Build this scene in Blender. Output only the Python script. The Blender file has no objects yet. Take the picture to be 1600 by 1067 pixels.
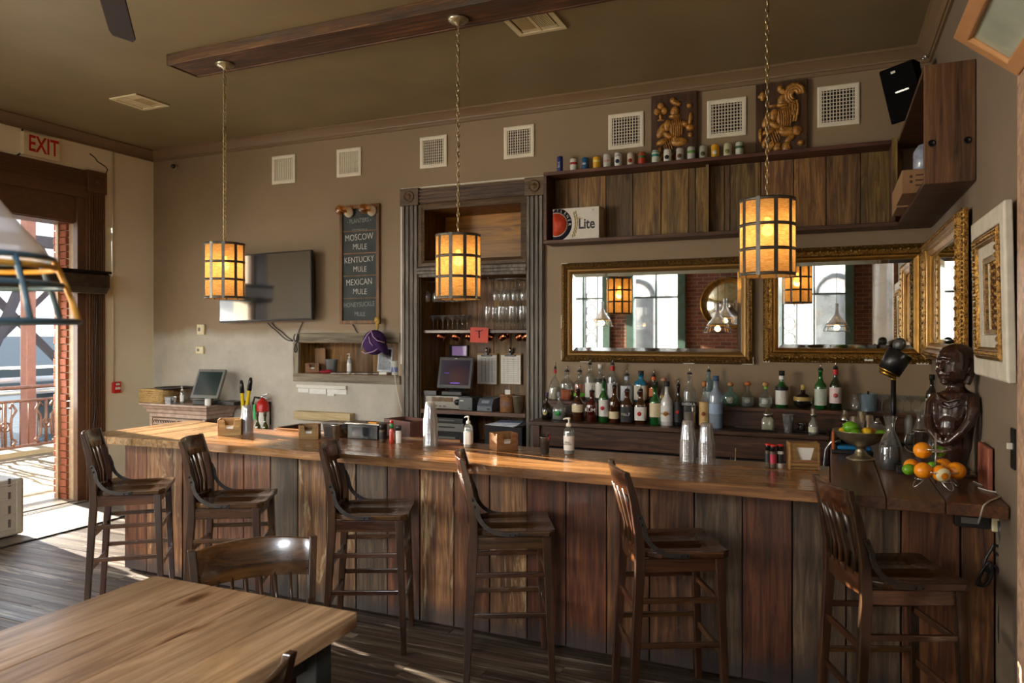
import bpy, bmesh, math, random
from mathutils import Vector, Matrix, Euler
R = math.radians
S = bpy.context.scene
COL = S.collection
random.seed(7)

EXPOSURE = 0.55
SKY = 1.5
SUN = 36.0
PEND = 2.8
BELL = 3
WL_DOOR = 30
WL_SIDE = 360
WL_FRONT = 420

# ---------------------------------------------------------------- camera
F, V0, CX, EYE = 1147.0, 522.0, 800.0, 1.8
YAW = R(23.43)
SN, CS = math.sin(YAW), math.cos(YAW)
cd = bpy.data.cameras.new('camera')
cd.sensor_width = 36.0
cd.lens = F / 1600 * 36
cd.shift_y = (V0 - 533.5) / 1600
cd.clip_start = 0.05
cd.clip_end = 300
cd.dof.use_dof = True
cd.dof.focus_distance = 5.0
cd.dof.aperture_fstop = 3.2
cam = bpy.data.objects.new('camera', cd)
COL.objects.link(cam)
cam.location = (0, 0, EYE)
cam.rotation_euler = (R(90), 0, YAW)
S.camera = cam

# ---------------------------------------------------------------- world, sun, exposure
S.view_settings.view_transform = 'Standard'
S.view_settings.look = 'None'
S.view_settings.gamma = 1
S.view_settings.use_curve_mapping = False
S.view_settings.exposure = EXPOSURE
w = bpy.data.worlds.new('sky')
S.world = w
w.use_nodes = True
wn = w.node_tree
bg = wn.nodes['Background']
tc = wn.nodes.new('ShaderNodeTexCoord')
nz = wn.nodes.new('ShaderNodeTexNoise')
nz.inputs['Scale'].default_value = 2.2
nz.inputs['Detail'].default_value = 5
cr = wn.nodes.new('ShaderNodeValToRGB')
cr.color_ramp.elements[0].color = (0.62, 0.76, 1.0, 1)
cr.color_ramp.elements[1].color = (0.95, 0.97, 1.0, 1)
cr.color_ramp.elements[0].position = 0.35
cr.color_ramp.elements[1].position = 0.6
wn.links.new(tc.outputs['Generated'], nz.inputs['Vector'])
wn.links.new(nz.outputs['Fac'], cr.inputs['Fac'])
wn.links.new(cr.outputs['Color'], bg.inputs['Color'])
bg.inputs['Strength'].default_value = SKY

sd = bpy.data.lights.new('sun', 'SUN')
sd.energy = SUN
sd.angle = R(0.7)
sd.color = (1.0, 0.89, 0.74)
so = bpy.data.objects.new('sun', sd)
COL.objects.link(so)
so.rotation_euler = Vector((-1, 0.2, 0.283)).to_track_quat('Z', 'Y').to_euler()
so.location = (-30, 5, 12)

S.cycles.use_denoising = True
S.cycles.max_bounces = 10
S.cycles.diffuse_bounces = 5
S.cycles.glossy_bounces = 5
S.cycles.transmission_bounces = 6
S.cycles.transparent_max_bounces = 24
S.cycles.sample_clamp_indirect = 6
S.cycles.caustics_reflective = False
S.cycles.caustics_refractive = False

def window_light(name, loc, direction, sx, sy, power, color=(0.86, 0.93, 1.0)):
    """area lamp added at or outside an opening to fill in for daylight"""
    ld = bpy.data.lights.new(name, 'AREA')
    ld.shape = 'RECTANGLE'
    ld.size, ld.size_y = sx, sy
    ld.energy = power
    ld.color = color
    lo = bpy.data.objects.new(name, ld)
    COL.objects.link(lo)
    lo.location = loc
    lo.rotation_euler = Vector(direction).to_track_quat('-Z', 'Z').to_euler()
    return lo

# ---------------------------------------------------------------- geometry helpers
def at(u, v=None, X=None, Y=None, Z=None):
    """pixel of the photograph -> point on the real plane X, Y or Z = const"""
    a = (u - CX) / F
    b = None if v is None else (V0 - v) / F
    if Z is not None:
        d = (Z - EYE) / b
    elif Y is not None:
        d = Y / (CS + a * SN)
    else:
        d = X / (a * CS - SN)
    z = EYE + (0 if b is None else b * d)
    return Vector((d * (a * CS - SN), d * (CS + a * SN), z if Z is None else Z))
def dep(u, Y):
    return Y / (CS + (u - CX) / F * SN)

class MB:
    def __init__(s):
        s.v, s.f, s.sm = [], [], []
    def add(s, vs, fs, smooth=False, M=None):
        n = len(s.v)
        s.v += [tuple(M @ Vector(p)) if M is not None else tuple(p) for p in vs]
        s.f += [tuple(i + n for i in f) for f in fs]
        s.sm += [smooth] * len(fs)
        return s
    def box(s, x0, x1, y0, y1, z0, z1, M=None):
        vs = [(x, y, z) for x in (x0, x1) for y in (y0, y1) for z in (z0, z1)]
        fs = [(0, 1, 3, 2), (4, 6, 7, 5), (0, 4, 5, 1), (2, 3, 7, 6), (0, 2, 6, 4), (1, 5, 7, 3)]
        return s.add(vs, fs, False, M)
    def cbox(s, c, size, rot=None):
        M = Matrix.Translation(c)
        if rot is not None:
            M = M @ Euler(rot).to_matrix().to_4x4()
        a, b, d = [q / 2 for q in size]
        return s.box(-a, a, -b, b, -d, d, M)
    def hexa(s, bot, top):
        """prism from 4 bottom + 4 top points"""
        return s.add(list(bot) + list(top), [(3, 2, 1, 0), (4, 5, 6, 7), (0, 1, 5, 4), (1, 2, 6, 5), (2, 3, 7, 6), (3, 0, 4, 7)])
    def lathe(s, prof, n=20, c=(0, 0, 0), M=None, smooth=True, sq=None, cap=True):
        """prof [(r,z)]; sq = super-ellipse exponent for squarish bodies"""
        vs = []
        for r, z in prof:
            for k in range(n):
                t = 2 * math.pi * k / n
                ct, st = math.cos(t), math.sin(t)
                q = 1.0
                if sq:
                    q = 1 / (abs(ct) ** sq + abs(st) ** sq) ** (1 / sq)
                vs.append((c[0] + r * ct * q, c[1] + r * st * q, c[2] + z))
        fs = []
        for j in range(len(prof) - 1):
            for k in range(n):
                k2 = (k + 1) % n
                fs.append((j * n + k, j * n + k2, (j + 1) * n + k2, (j + 1) * n + k))
        if cap:
            fs.append(tuple(range(n))[::-1])
            m = (len(prof) - 1) * n
            fs.append(tuple(range(m, m + n)))
        return s.add(vs, fs, smooth, M)
    def tube(s, pts, r, n=8, closed=False, smooth=True, flat=1.0):
        pts = [Vector(p) for p in pts]
        m = len(pts)
        rr = r if isinstance(r, (list, tuple)) else [r] * m
        vs, fs = [], []
        up = None
        for i, p in enumerate(pts):
            if closed:
                t = pts[(i + 1) % m] - pts[i - 1]
            else:
                t = pts[min(i + 1, m - 1)] - pts[max(i - 1, 0)]
            t = t.normalized() if t.length > 1e-9 else Vector((0, 0, 1))
            if up is None:
                up = Vector((0, 0, 1)) if abs(t.z) < 0.9 else Vector((1, 0, 0))
            a = (up - t * up.dot(t))
            a = a.normalized() if a.length > 1e-6 else t.orthogonal().normalized()
            b = t.cross(a)
            up = a
            for k in range(n):
                q = 2 * math.pi * k / n
                vs.append(p + a * (rr[i] * math.cos(q)) + b * (rr[i] * flat * math.sin(q)))
        for i in range(m if closed else m - 1):
            j = (i + 1) % m
            for k in range(n):
                k2 = (k + 1) % n
                fs.append((i * n + k, i * n + k2, j * n + k2, j * n + k))
        if not closed:
            fs.append(tuple(range(n))[::-1])
            fs.append(tuple(range((m - 1) * n, m * n)))
        return s.add(vs, fs, smooth)
    def prism(s, poly, h, M=None, smooth=False):
        """poly in xy, extruded 0..h in z, then M"""
        n = len(poly)
        vs = [(x, y, 0) for x, y in poly] + [(x, y, h) for x, y in poly]
        fs = [tuple(range(n))[::-1], tuple(range(n, 2 * n))]
        for k in range(n):
            k2 = (k + 1) % n
            fs.append((k, k2, n + k2, n + k))
        return s.add(vs, fs, smooth, M)
    def sphere(s, c, r, n=14, M=None, m=8):
        rx, ry, rz = r if isinstance(r, (list, tuple)) else (r, r, r)
        vs, fs = [], []
        for j in range(m + 1):
            t = math.pi * j / m
            for k in range(n):
                q = 2 * math.pi * k / n
                vs.append((c[0] + rx * math.sin(t) * math.cos(q), c[1] + ry * math.sin(t) * math.sin(q), c[2] - rz * math.cos(t)))
        for j in range(m):
            for k in range(n):
                k2 = (k + 1) % n
                fs.append((j * n + k, j * n + k2, (j + 1) * n + k2, (j + 1) * n + k))
        return s.add(vs, fs, True, M)
    def bar(s, a, b, w, h=None, up=(0, 0, 1)):
        """rectangular bar between two points"""
        a, b = Vector(a), Vector(b)
        t = (b - a).normalized()
        u = Vector(up)
        u = u - t * u.dot(t)
        u = u.normalized() if u.length > 1e-4 else t.orthogonal().normalized()
        sd_ = t.cross(u)
        h = h or w
        cs = [(-w / 2, -h / 2), (w / 2, -h / 2), (w / 2, h / 2), (-w / 2, h / 2)]
        return s.hexa([a + sd_ * x + u * y for x, y in cs], [b + sd_ * x + u * y for x, y in cs])
    def make(s, name, mat, parent=None, bev=0, W=False, seg=2, loc=None, rot=None, label=None, fix=True):
        me = bpy.data.meshes.new(name)
        off = Vector(parent.location) if (W and parent is not None) else Vector((0, 0, 0))
        me.from_pydata([tuple(Vector(p) - off) for p in s.v], [], s.f)
        me.polygons.foreach_set('use_smooth', s.sm)
        if fix:
            b = bmesh.new()
            b.from_mesh(me)
            bmesh.ops.remove_doubles(b, verts=b.verts, dist=1e-5)
            bmesh.ops.recalc_face_normals(b, faces=b.faces)
            b.to_mesh(me)
            b.free()
        for m_ in (mat if isinstance(mat, (list, tuple)) else [mat]):
            me.materials.append(m_)
        o = bpy.data.objects.new(name, me)
        COL.objects.link(o)
        if parent is not None:
            o.parent = parent
        if bev:
            mo = o.modifiers.new('bevel', 'BEVEL')
            mo.width = bev
            mo.segments = seg
            mo.limit_method = 'ANGLE'
            mo.angle_limit = R(40)
        if loc is not None:
            o.location = loc
        if rot is not None:
            o.rotation_euler = rot
        if label:
            o['label'] = label
        return o

def thing(name, label, cat, loc=(0, 0, 0), rz=0, group=None):
    o = bpy.data.objects.new(name, None)
    COL.objects.link(o)
    o.empty_display_size = 0.05
    o.location = loc
    o.rotation_euler = (0, 0, rz)
    return tag(o, label, cat, group)
def tag(o, label, cat, group=None):
    o['label'] = label
    o['category'] = cat
    if group:
        o['group'] = group
    return o
def struct(o, label=None, cat=None):
    o['kind'] = 'structure'
    if label:
        o['label'] = label
        o['category'] = cat or 'structure'
    return o
def copy_part(o, parent, loc=None, rot=None, name=None):
    c = o.copy()
    COL.objects.link(c)
    c.parent = parent
    if loc is not None:
        c.location = loc
    if rot is not None:
        c.rotation_euler = rot
    return c
def kids(o):
    return [c for c in COL.objects if c.parent == o]
KIDS = {}
def dup(root, loc, rz=None, label=None, group=None, scale=None):
    if root.name not in KIDS:
        KIDS[root.name] = [(c, kids(c)) for c in kids(root)]
    r = root.copy()
    COL.objects.link(r)
    r.location = loc
    if rz is not None:
        r.rotation_euler = (0, 0, rz)
    if label:
        r['label'] = label
    if group:
        r['group'] = group
    if scale:
        r.scale = scale
    for c, g in KIDS[root.name]:
        d = c.copy()
        COL.objects.link(d)
        d.parent = r
        for e in g:
            h = e.copy()
            COL.objects.link(h)
            h.parent = d
    return r
TEXTS = []
def text(name, body, size, mat, parent, loc, rot=(R(90), 0, 0), ext=0.0006, sx=1.0, align='CENTER', shear=0, bold=0):
    c = bpy.data.curves.new(name, 'FONT')
    c.body = body
    c.size = size
    c.extrude = ext
    c.align_x = align
    c.align_y = 'CENTER'
    c.shear = shear
    c.offset = bold
    c.resolution_u = 3
    c.materials.append(mat)
    TEXTS.append((name, c, parent, loc, rot, sx))

# ---------------------------------------------------------------- materials
def new_mat(name):
    m = bpy.data.materials.new(name)
    m.use_nodes = True
    nt = m.node_tree
    return m, nt, nt.nodes['Principled BSDF'], nt.nodes['Material Output']
def rgb(c):
    """sRGB 0-255 -> linear"""
    return tuple(((x / 255) / 12.92 if x / 255 <= 0.04045 else ((x / 255 + 0.055) / 1.055) ** 2.4) for x in c) + (1,)
def N(nt, t, **kw):
    n = nt.nodes.new(t)
    for k, v in kw.items():
        if k in n.inputs:
            n.inputs[k].default_value = v
        else:
            setattr(n, k, v)
    return n
def ramp(nt, stops):
    n = nt.nodes.new('ShaderNodeValToRGB')
    e = n.color_ramp.elements
    e[0].position, e[0].color = stops[0]
    e[1].position, e[1].color = stops[-1]
    for p, c in stops[1:-1]:
        x = e.new(p)
        x.color = c
    return n
def plain(name, c, rough=0.5, metal=0, spec=0.5, noise=0.0, nscale=20, bump=0.0, emit=None, coat=0):
    m, nt, b, o = new_mat(name)
    c = rgb(c)
    b.inputs['Roughness'].default_value = rough
    b.inputs['Metallic'].default_value = metal
    b.inputs['Specular IOR Level'].default_value = spec
    if coat:
        b.inputs['Coat Weight'].default_value = coat
    tx = N(nt, 'ShaderNodeTexCoord')
    nn = N(nt, 'ShaderNodeTexNoise', Scale=nscale, Detail=4.0)
    nt.links.new(tx.outputs['Object'], nn.inputs['Vector'])
    k = noise if noise else 0.06
    r = ramp(nt, [(0.3, tuple(x * (1 - k) for x in c[:3]) + (1,)), (0.7, tuple(min(1, x * (1 + k)) for x in c[:3]) + (1,))])
    nt.links.new(nn.outputs['Fac'], r.inputs['Fac'])
    nt.links.new(r.outputs['Color'], b.inputs['Base Color'])
    if bump:
        bp = N(nt, 'ShaderNodeBump', Strength=bump, Distance=0.01)
        nt.links.new(nn.outputs['Fac'], bp.inputs['Height'])
        nt.links.new(bp.outputs['Normal'], b.inputs['Normal'])
    if emit:
        b.inputs['Emission Color'].default_value = rgb(emit[0])
        b.inputs['Emission Strength'].default_value = emit[1]
    return m
def wood(name, cols, axis='Z', rough=0.4, bump=0.4, scale=1.0, vary=0.35, patch=None, patch_amt=0.0, grey=None, coat=0.0, knots=False, hue=0.02, foot=False):
    """cols: dark, mid, light (0-255). Every object gets its own offset and tone."""
    m, nt, b, o = new_mat(name)
    L = nt.links.new
    tx = N(nt, 'ShaderNodeTexCoord')
    oi = N(nt, 'ShaderNodeObjectInfo')
    sc = {'X': (1.4, 22, 22), 'Y': (22, 1.4, 22), 'Z': (22, 22, 1.4)}[axis]
    off = N(nt, 'ShaderNodeVectorMath', operation='SCALE')
    off.inputs[0].default_value = (37.1, 53.7, 71.3)
    L(oi.outputs['Random'], off.inputs['Scale'])
    ad = N(nt, 'ShaderNodeVectorMath', operation='ADD')
    L(tx.outputs['Object'], ad.inputs[0])
    L(off.outputs[0], ad.inputs[1])
    mp = N(nt, 'ShaderNodeMapping')
    mp.inputs['Scale'].default_value = tuple(q * scale for q in sc)
    L(ad.outputs[0], mp.inputs['Vector'])
    n1 = N(nt, 'ShaderNodeTexNoise', Scale=1.6, Detail=9.0, Roughness=0.62, Distortion=0.8)
    L(mp.outputs[0], n1.inputs['Vector'])
    cl = [rgb(c) for c in cols]
    r1 = ramp(nt, [(0.3, cl[0]), (0.5, cl[1]), (0.72, cl[2])])
    L(n1.outputs['Fac'], r1.inputs['Fac'])
    col = r1.outputs['Color']
    n2 = N(nt, 'ShaderNodeTexNoise', Scale=2.3 * scale, Detail=5.0, Roughness=0.6)
    mp2 = N(nt, 'ShaderNodeMapping')
    mp2.inputs['Scale'].default_value = {'X': (0.4, 2.2, 2.2), 'Y': (2.2, 0.4, 2.2), 'Z': (2.2, 2.2, 0.4)}[axis]
    L(ad.outputs[0], mp2.inputs['Vector'])
    L(mp2.outputs[0], n2.inputs['Vector'])
    # broad tone blotches
    r2 = ramp(nt, [(0.32, (0.42, 0.40, 0.38, 1)), (0.68, (1.25, 1.25, 1.25, 1))])
    L(n2.outputs['Fac'], r2.inputs['Fac'])
    mx = N(nt, 'ShaderNodeMix', data_type='RGBA', blend_type='MULTIPLY')
    mx.inputs[0].default_value = 0.8
    L(col, mx.inputs[6])
    L(r2.outputs['Color'], mx.inputs[7])
    col = mx.outputs[2]
    if grey:
        wn_ = N(nt, 'ShaderNodeTexWhiteNoise', noise_dimensions='1D')
        L(oi.outputs['Random'], wn_.inputs['W'])
        gm = N(nt, 'ShaderNodeMix', data_type='RGBA')
        pw = N(nt, 'ShaderNodeMath', operation='POWER')
        pw.inputs[1].default_value = 2.0
        L(wn_.outputs['Value'], pw.inputs[0])
        ml = N(nt, 'ShaderNodeMath', operation='MULTIPLY')
        ml.inputs[1].default_value = 0.6
        L(pw.outputs[0], ml.inputs[0])
        L(ml.outputs[0], gm.inputs[0])
        L(col, gm.inputs[6])
        g2 = N(nt, 'ShaderNodeMix', data_type='RGBA', blend_type='MULTIPLY')
        g2.inputs[0].default_value = 1
        rg = ramp(nt, [(0.3, (0.35, 0.35, 0.35, 1)), (0.7, (1.4, 1.4, 1.4, 1))])
        L(n1.outputs['Fac'], rg.inputs['Fac'])
        L(rg.outputs['Color'], g2.inputs[6])
        g2.inputs[7].default_value = rgb(grey)
        L(g2.outputs[2], gm.inputs[7])
        col = gm.outputs[2]
    if patch:
        n3 = N(nt, 'ShaderNodeTexNoise', Scale=3.1, Detail=7.0, Roughness=0.7, Distortion=1.2)
        mp3 = N(nt, 'ShaderNodeMapping')
        mp3.inputs['Scale'].default_value = {'X': (0.45, 2.6, 2.6), 'Y': (2.6, 0.45, 2.6), 'Z': (2.6, 2.6, 0.45)}[axis]
        mp3.inputs['Location'].default_value = (9, 4, 2)
        L(ad.outputs[0], mp3.inputs['Vector'])
        L(mp3.outputs[0], n3.inputs['Vector'])
        r3 = ramp(nt, [(0.62 - patch_amt, (0, 0, 0, 1)), (0.70 - patch_amt, (1, 1, 1, 1))])
        L(n3.outputs['Fac'], r3.inputs['Fac'])
        pm = N(nt, 'ShaderNodeMix', data_type='RGBA')
        ml2 = N(nt, 'ShaderNodeMath', operation='MULTIPLY')
        L(r3.outputs['Color'], ml2.inputs[0])
        L(n1.outputs['Fac'], ml2.inputs[1])
        ml3 = N(nt, 'ShaderNodeMath', operation='MULTIPLY')
        ml3.inputs[1].default_value = 1.4
        ml3.use_clamp = True
        L(ml2.outputs[0], ml3.inputs[0])
        L(ml3.outputs[0], pm.inputs[0])
        L(col, pm.inputs[6])
        pm.inputs[7].default_value = rgb(patch)
        col = pm.outputs[2]
    if knots:
        vo = N(nt, 'ShaderNodeTexVoronoi', Scale=1.0)
        mp4 = N(nt, 'ShaderNodeMapping')
        mp4.inputs['Scale'].default_value = {'X': (1.6, 5, 5), 'Y': (5, 1.6, 5), 'Z': (5, 5, 1.6)}[axis]
        L(ad.outputs[0], mp4.inputs['Vector'])
        L(mp4.outputs[0], vo.inputs['Vector'])
        rk = ramp(nt, [(0.05, (0.16, 0.09, 0.05, 1)), (0.11, (0.5, 0.36, 0.26, 1)), (0.17, (1, 1, 1, 1))])
        L(vo.outputs['Distance'], rk.inputs['Fac'])
        km = N(nt, 'ShaderNodeMix', data_type='RGBA', blend_type='MULTIPLY')
        km.inputs[0].default_value = 0.9
        L(col, km.inputs[6])
        L(rk.outputs['Color'], km.inputs[7])
        col = km.outputs[2]
    if foot:      # scuffed, mop-stained foot of the boards
        sp = N(nt, 'ShaderNodeSeparateXYZ')
        L(tx.outputs['Object'], sp.inputs[0])
        fa_ = N(nt, 'ShaderNodeMath', operation='MULTIPLY_ADD')
        L(n2.outputs['Fac'], fa_.inputs[0])
        fa_.inputs[1].default_value = 0.22
        L(sp.outputs['Z'], fa_.inputs[2])
        fr_ = N(nt, 'ShaderNodeMapRange')
        fr_.inputs[1].default_value = 0.28
        fr_.inputs[2].default_value = 0.17
        fr_.inputs[4].default_value = 0.8
        L(fa_.outputs[0], fr_.inputs[0])
        fm = N(nt, 'ShaderNodeMix', data_type='RGBA')
        L(fr_.outputs[0], fm.inputs[0])
        L(col, fm.inputs[6])
        fm.inputs[7].default_value = rgb((44, 42, 44))
        col = fm.outputs[2]
    hs = N(nt, 'ShaderNodeHueSaturation')
    mr = N(nt, 'ShaderNodeMapRange')
    mr.inputs[3].default_value = 1 - vary
    mr.inputs[4].default_value = 1 + vary
    L(oi.outputs['Random'], mr.inputs[0])
    L(mr.outputs[0], hs.inputs['Value'])
    mh = N(nt, 'ShaderNodeMapRange')
    mh.inputs[3].default_value = 0.5
    mh.inputs[4].default_value = 0.5 + hue * 1.3
    wn2 = N(nt, 'ShaderNodeTexWhiteNoise', noise_dimensions='1D')
    L(oi.outputs['Random'], wn2.inputs['W'])
    L(wn2.outputs['Value'], mh.inputs[0])
    L(mh.outputs[0], hs.inputs['Hue'])
    L(col, hs.inputs['Color'])
    L(hs.outputs['Color'], b.inputs['Base Color'])
    rr = N(nt, 'ShaderNodeMapRange')
    rr.inputs[3].default_value = max(0.05, rough - 0.12)
    rr.inputs[4].default_value = min(1, rough + 0.22)
    L(n2.outputs['Fac'], rr.inputs[0])
    L(rr.outputs[0], b.inputs['Roughness'])
    if coat:
        b.inputs['Coat Weight'].default_value = coat
        b.inputs['Coat Roughness'].default_value = 0.12
    if bump:
        bp = N(nt, 'ShaderNodeBump', Strength=bump, Distance=0.004)
        L(n1.outputs['Fac'], bp.inputs['Height'])
        L(bp.outputs['Normal'], b.inputs['Normal'])
    return m
def glass(name, tint=(255, 255, 255), gloss=0.12, rough=0.02, body=0.0):
    """thin glass: tinted see-through with a fresnel gloss; body = share of the tint that scatters"""
    m, nt, b, o = new_mat(name)
    nt.nodes.remove(b)
    L = nt.links.new
    t = N(nt, 'ShaderNodeBsdfTransparent', Color=rgb(tint))
    g = N(nt, 'ShaderNodeBsdfGlossy', Color=(1, 1, 1, 1), Roughness=rough)
    lw = N(nt, 'ShaderNodeLayerWeight', Blend=0.25)
    mr = N(nt, 'ShaderNodeMapRange')
    mr.inputs[3].default_value = gloss * 0.5
    mr.inputs[4].default_value = min(1, gloss * 5)
    L(lw.outputs['Facing'], mr.inputs[0])
    base = t.outputs[0]
    if body:
        d = N(nt, 'ShaderNodeBsdfDiffuse', Color=rgb(tint))
        mb_ = N(nt, 'ShaderNodeMixShader', Fac=body)
        L(t.outputs[0], mb_.inputs[1])
        L(d.outputs[0], mb_.inputs[2])
        base = mb_.outputs[0]
    mx = N(nt, 'ShaderNodeMixShader')
    L(mr.outputs[0], mx.inputs[0])
    L(base, mx.inputs[1])
    L(g.outputs[0], mx.inputs[2])
    L(mx.outputs[0], o.inputs['Surface'])
    return m
def paint(name, c, rough=0.6, low=None, low_z=1.9, var=0.10, bump=0.12):
    """old wall paint with uneven tone; optional paler bare plaster below low_z"""
    m, nt, b, o = new_mat(name)
    L = nt.links.new
    tx = N(nt, 'ShaderNodeTexCoord')
    n1 = N(nt, 'ShaderNodeTexNoise', Scale=1.3, Detail=6.0, Roughness=0.6)
    n2 = N(nt, 'ShaderNodeTexNoise', Scale=38.0, Detail=5.0)
    L(tx.outputs['Object'], n1.inputs['Vector'])
    L(tx.outputs['Object'], n2.inputs['Vector'])
    cc = rgb(c)
    r = ramp(nt, [(0.3, tuple(x * (1 - var) for x in cc[:3]) + (1,)), (0.7, tuple(min(1, x * (1 + var)) for x in cc[:3]) + (1,))])
    L(n1.outputs['Fac'], r.inputs['Fac'])
    col = r.outputs['Color']
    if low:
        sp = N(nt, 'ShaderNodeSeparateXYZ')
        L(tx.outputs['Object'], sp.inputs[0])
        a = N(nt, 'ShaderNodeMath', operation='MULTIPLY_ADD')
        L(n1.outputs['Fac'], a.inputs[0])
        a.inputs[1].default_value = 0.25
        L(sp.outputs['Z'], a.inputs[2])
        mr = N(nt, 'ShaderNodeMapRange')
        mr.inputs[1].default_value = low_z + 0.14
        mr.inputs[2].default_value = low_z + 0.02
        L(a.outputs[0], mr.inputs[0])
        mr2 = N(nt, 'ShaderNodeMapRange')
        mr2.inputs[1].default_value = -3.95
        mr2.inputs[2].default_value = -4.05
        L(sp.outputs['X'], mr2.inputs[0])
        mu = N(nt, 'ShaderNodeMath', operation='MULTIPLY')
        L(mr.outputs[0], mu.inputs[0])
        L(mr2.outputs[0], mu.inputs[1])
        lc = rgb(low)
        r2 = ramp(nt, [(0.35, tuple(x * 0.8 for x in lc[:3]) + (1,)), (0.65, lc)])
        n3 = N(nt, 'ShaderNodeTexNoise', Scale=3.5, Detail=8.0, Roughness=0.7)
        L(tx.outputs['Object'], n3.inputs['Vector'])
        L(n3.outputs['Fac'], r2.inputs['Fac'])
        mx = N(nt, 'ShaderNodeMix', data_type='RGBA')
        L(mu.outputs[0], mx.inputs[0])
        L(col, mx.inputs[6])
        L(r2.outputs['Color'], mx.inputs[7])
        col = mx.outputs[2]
    L(col, b.inputs['Base Color'])
    b.inputs['Roughness'].default_value = rough
    bp = N(nt, 'ShaderNodeBump', Strength=bump, Distance=0.003)
    L(n2.outputs['Fac'], bp.inputs['Height'])
    L(bp.outputs['Normal'], b.inputs['Normal'])
    return m
def gilt(name, dark, light, scale=60, rough=0.35, bump=0.8, metal=0.75):
    m, nt, b, o = new_mat(name)
    L = nt.links.new
    tx = N(nt, 'ShaderNodeTexCoord')
    vo = N(nt, 'ShaderNodeTexVoronoi', Scale=scale)
    n1 = N(nt, 'ShaderNodeTexNoise', Scale=scale * 0.8, Detail=4.0, Distortion=2.0)
    L(tx.outputs['Object'], vo.inputs['Vector'])
    L(tx.outputs['Object'], n1.inputs['Vector'])
    r = ramp(nt, [(0.35, rgb(dark)), (0.62, rgb(light))])
    L(n1.outputs['Fac'], r.inputs['Fac'])
    L(r.outputs['Color'], b.inputs['Base Color'])
    b.inputs['Metallic'].default_value = metal
    b.inputs['Roughness'].default_value = rough
    bp = N(nt, 'ShaderNodeBump', Strength=bump, Distance=0.006)
    L(n1.outputs['Fac'], bp.inputs['Height'])
    L(bp.outputs['Normal'], b.inputs['Normal'])
    return m
def mirror_mat(name):
    m, nt, b, o = new_mat(name)
    L = nt.links.new
    tx = N(nt, 'ShaderNodeTexCoord')
    n1 = N(nt, 'ShaderNodeTexNoise', Scale=9.0, Detail=8.0, Roughness=0.75)
    L(tx.outputs['Object'], n1.inputs['Vector'])
    r = ramp(nt, [(0.5, (0.9, 0.92, 0.9, 1)), (0.75, (0.55, 0.52, 0.45, 1))])
    L(n1.outputs['Fac'], r.inputs['Fac'])
    L(r.outputs['Color'], b.inputs['Base Color'])
    b.inputs['Metallic'].default_value = 1
    b.inputs['Roughness'].default_value = 0.015
    return m
def bricks(name):
    m, nt, b, o = new_mat(name)
    L = nt.links.new
    tx = N(nt, 'ShaderNodeTexCoord')
    sp = N(nt, 'ShaderNodeSeparateXYZ')
    cb = N(nt, 'ShaderNodeCombineXYZ')
    L(tx.outputs['Object'], sp.inputs[0])
    L(sp.outputs['X'], cb.inputs['X'])
    L(sp.outputs['Z'], cb.inputs['Y'])
    br = N(nt, 'ShaderNodeTexBrick', Scale=1.0, **{'Mortar Size': 0.006, 'Brick Width': 0.22, 'Row Height': 0.075})
    br.inputs['Color1'].default_value = rgb((120, 66, 48))
    br.inputs['Color2'].default_value = rgb((88, 50, 40))
    br.inputs['Mortar'].default_value = rgb((130, 115, 100))
    L(cb.outputs[0], br.inputs['Vector'])
    L(br.outputs['Color'], b.inputs['Base Color'])
    b.inputs['Roughness'].default_value = 0.85
    return m

def flush_text():
    """turn the lettering curves into plain meshes"""
    tmp = []
    for name, c, parent, loc, rot, sx in TEXTS:
        o = bpy.data.objects.new('lettering_curve', c)
        COL.objects.link(o)
        tmp.append(o)
    dg = bpy.context.evaluated_depsgraph_get()
    dg.update()
    for o, (name, c, parent, loc, rot, sx) in zip(tmp, TEXTS):
        me = bpy.data.meshes.new_from_object(o.evaluated_get(dg))
        me.name = name
        q = bpy.data.objects.new(name, me)
        COL.objects.link(q)
        q.parent = parent
        q.location = loc
        q.rotation_euler = rot
        q.scale = (sx, 1, 1)
    for o in tmp:
        bpy.data.objects.remove(o)

# ---------------------------------------------------------------- palette
BW, LW, RW, FW, CH = 6.33, -7.40, 0.70, -2.2, 3.96
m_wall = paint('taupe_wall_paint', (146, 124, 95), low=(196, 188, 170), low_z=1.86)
m_wall_r = paint('shaded_taupe_wall_paint', (128, 112, 94))  # same paint as the back wall; its greyer lighting put into the colour
m_cream = paint('cream_wall_paint', (238, 226, 194), var=0.06)
m_ceil = paint('olive_brown_ceiling_paint', (142, 126, 92), rough=0.5, var=0.12)
m_crown = paint('tan_crown_paint', (130, 106, 78), rough=0.45, var=0.05)
m_trimdark = plain('brown_gloss_trim', (98, 66, 42), rough=0.3, noise=0.12)
m_trimgrey = wood('weathered_grey_brown_trim', [(58, 48, 40), (116, 104, 94), (156, 146, 136)], 'Z', rough=0.45, bump=0.3, vary=0.08)
m_trimgreyx = wood('weathered_brown_header', [(48, 30, 20), (96, 66, 42), (128, 96, 66)], 'X', rough=0.45, bump=0.3, vary=0.08)
m_floor = wood('dark_worn_floor_boards', [(30, 20, 15), (62, 46, 37), (112, 96, 82)], 'X', rough=0.38, bump=0.9, vary=0.25, patch=(150, 138, 124), patch_amt=0.08)
m_bar = wood('reclaimed_bar_boards', [(40, 19, 11), (96, 54, 32), (150, 98, 60)], 'Z', rough=0.42, bump=0.5, vary=0.22, patch=(176, 130, 84), patch_amt=0.02, hue=0.01, coat=0.15, foot=True)
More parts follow.
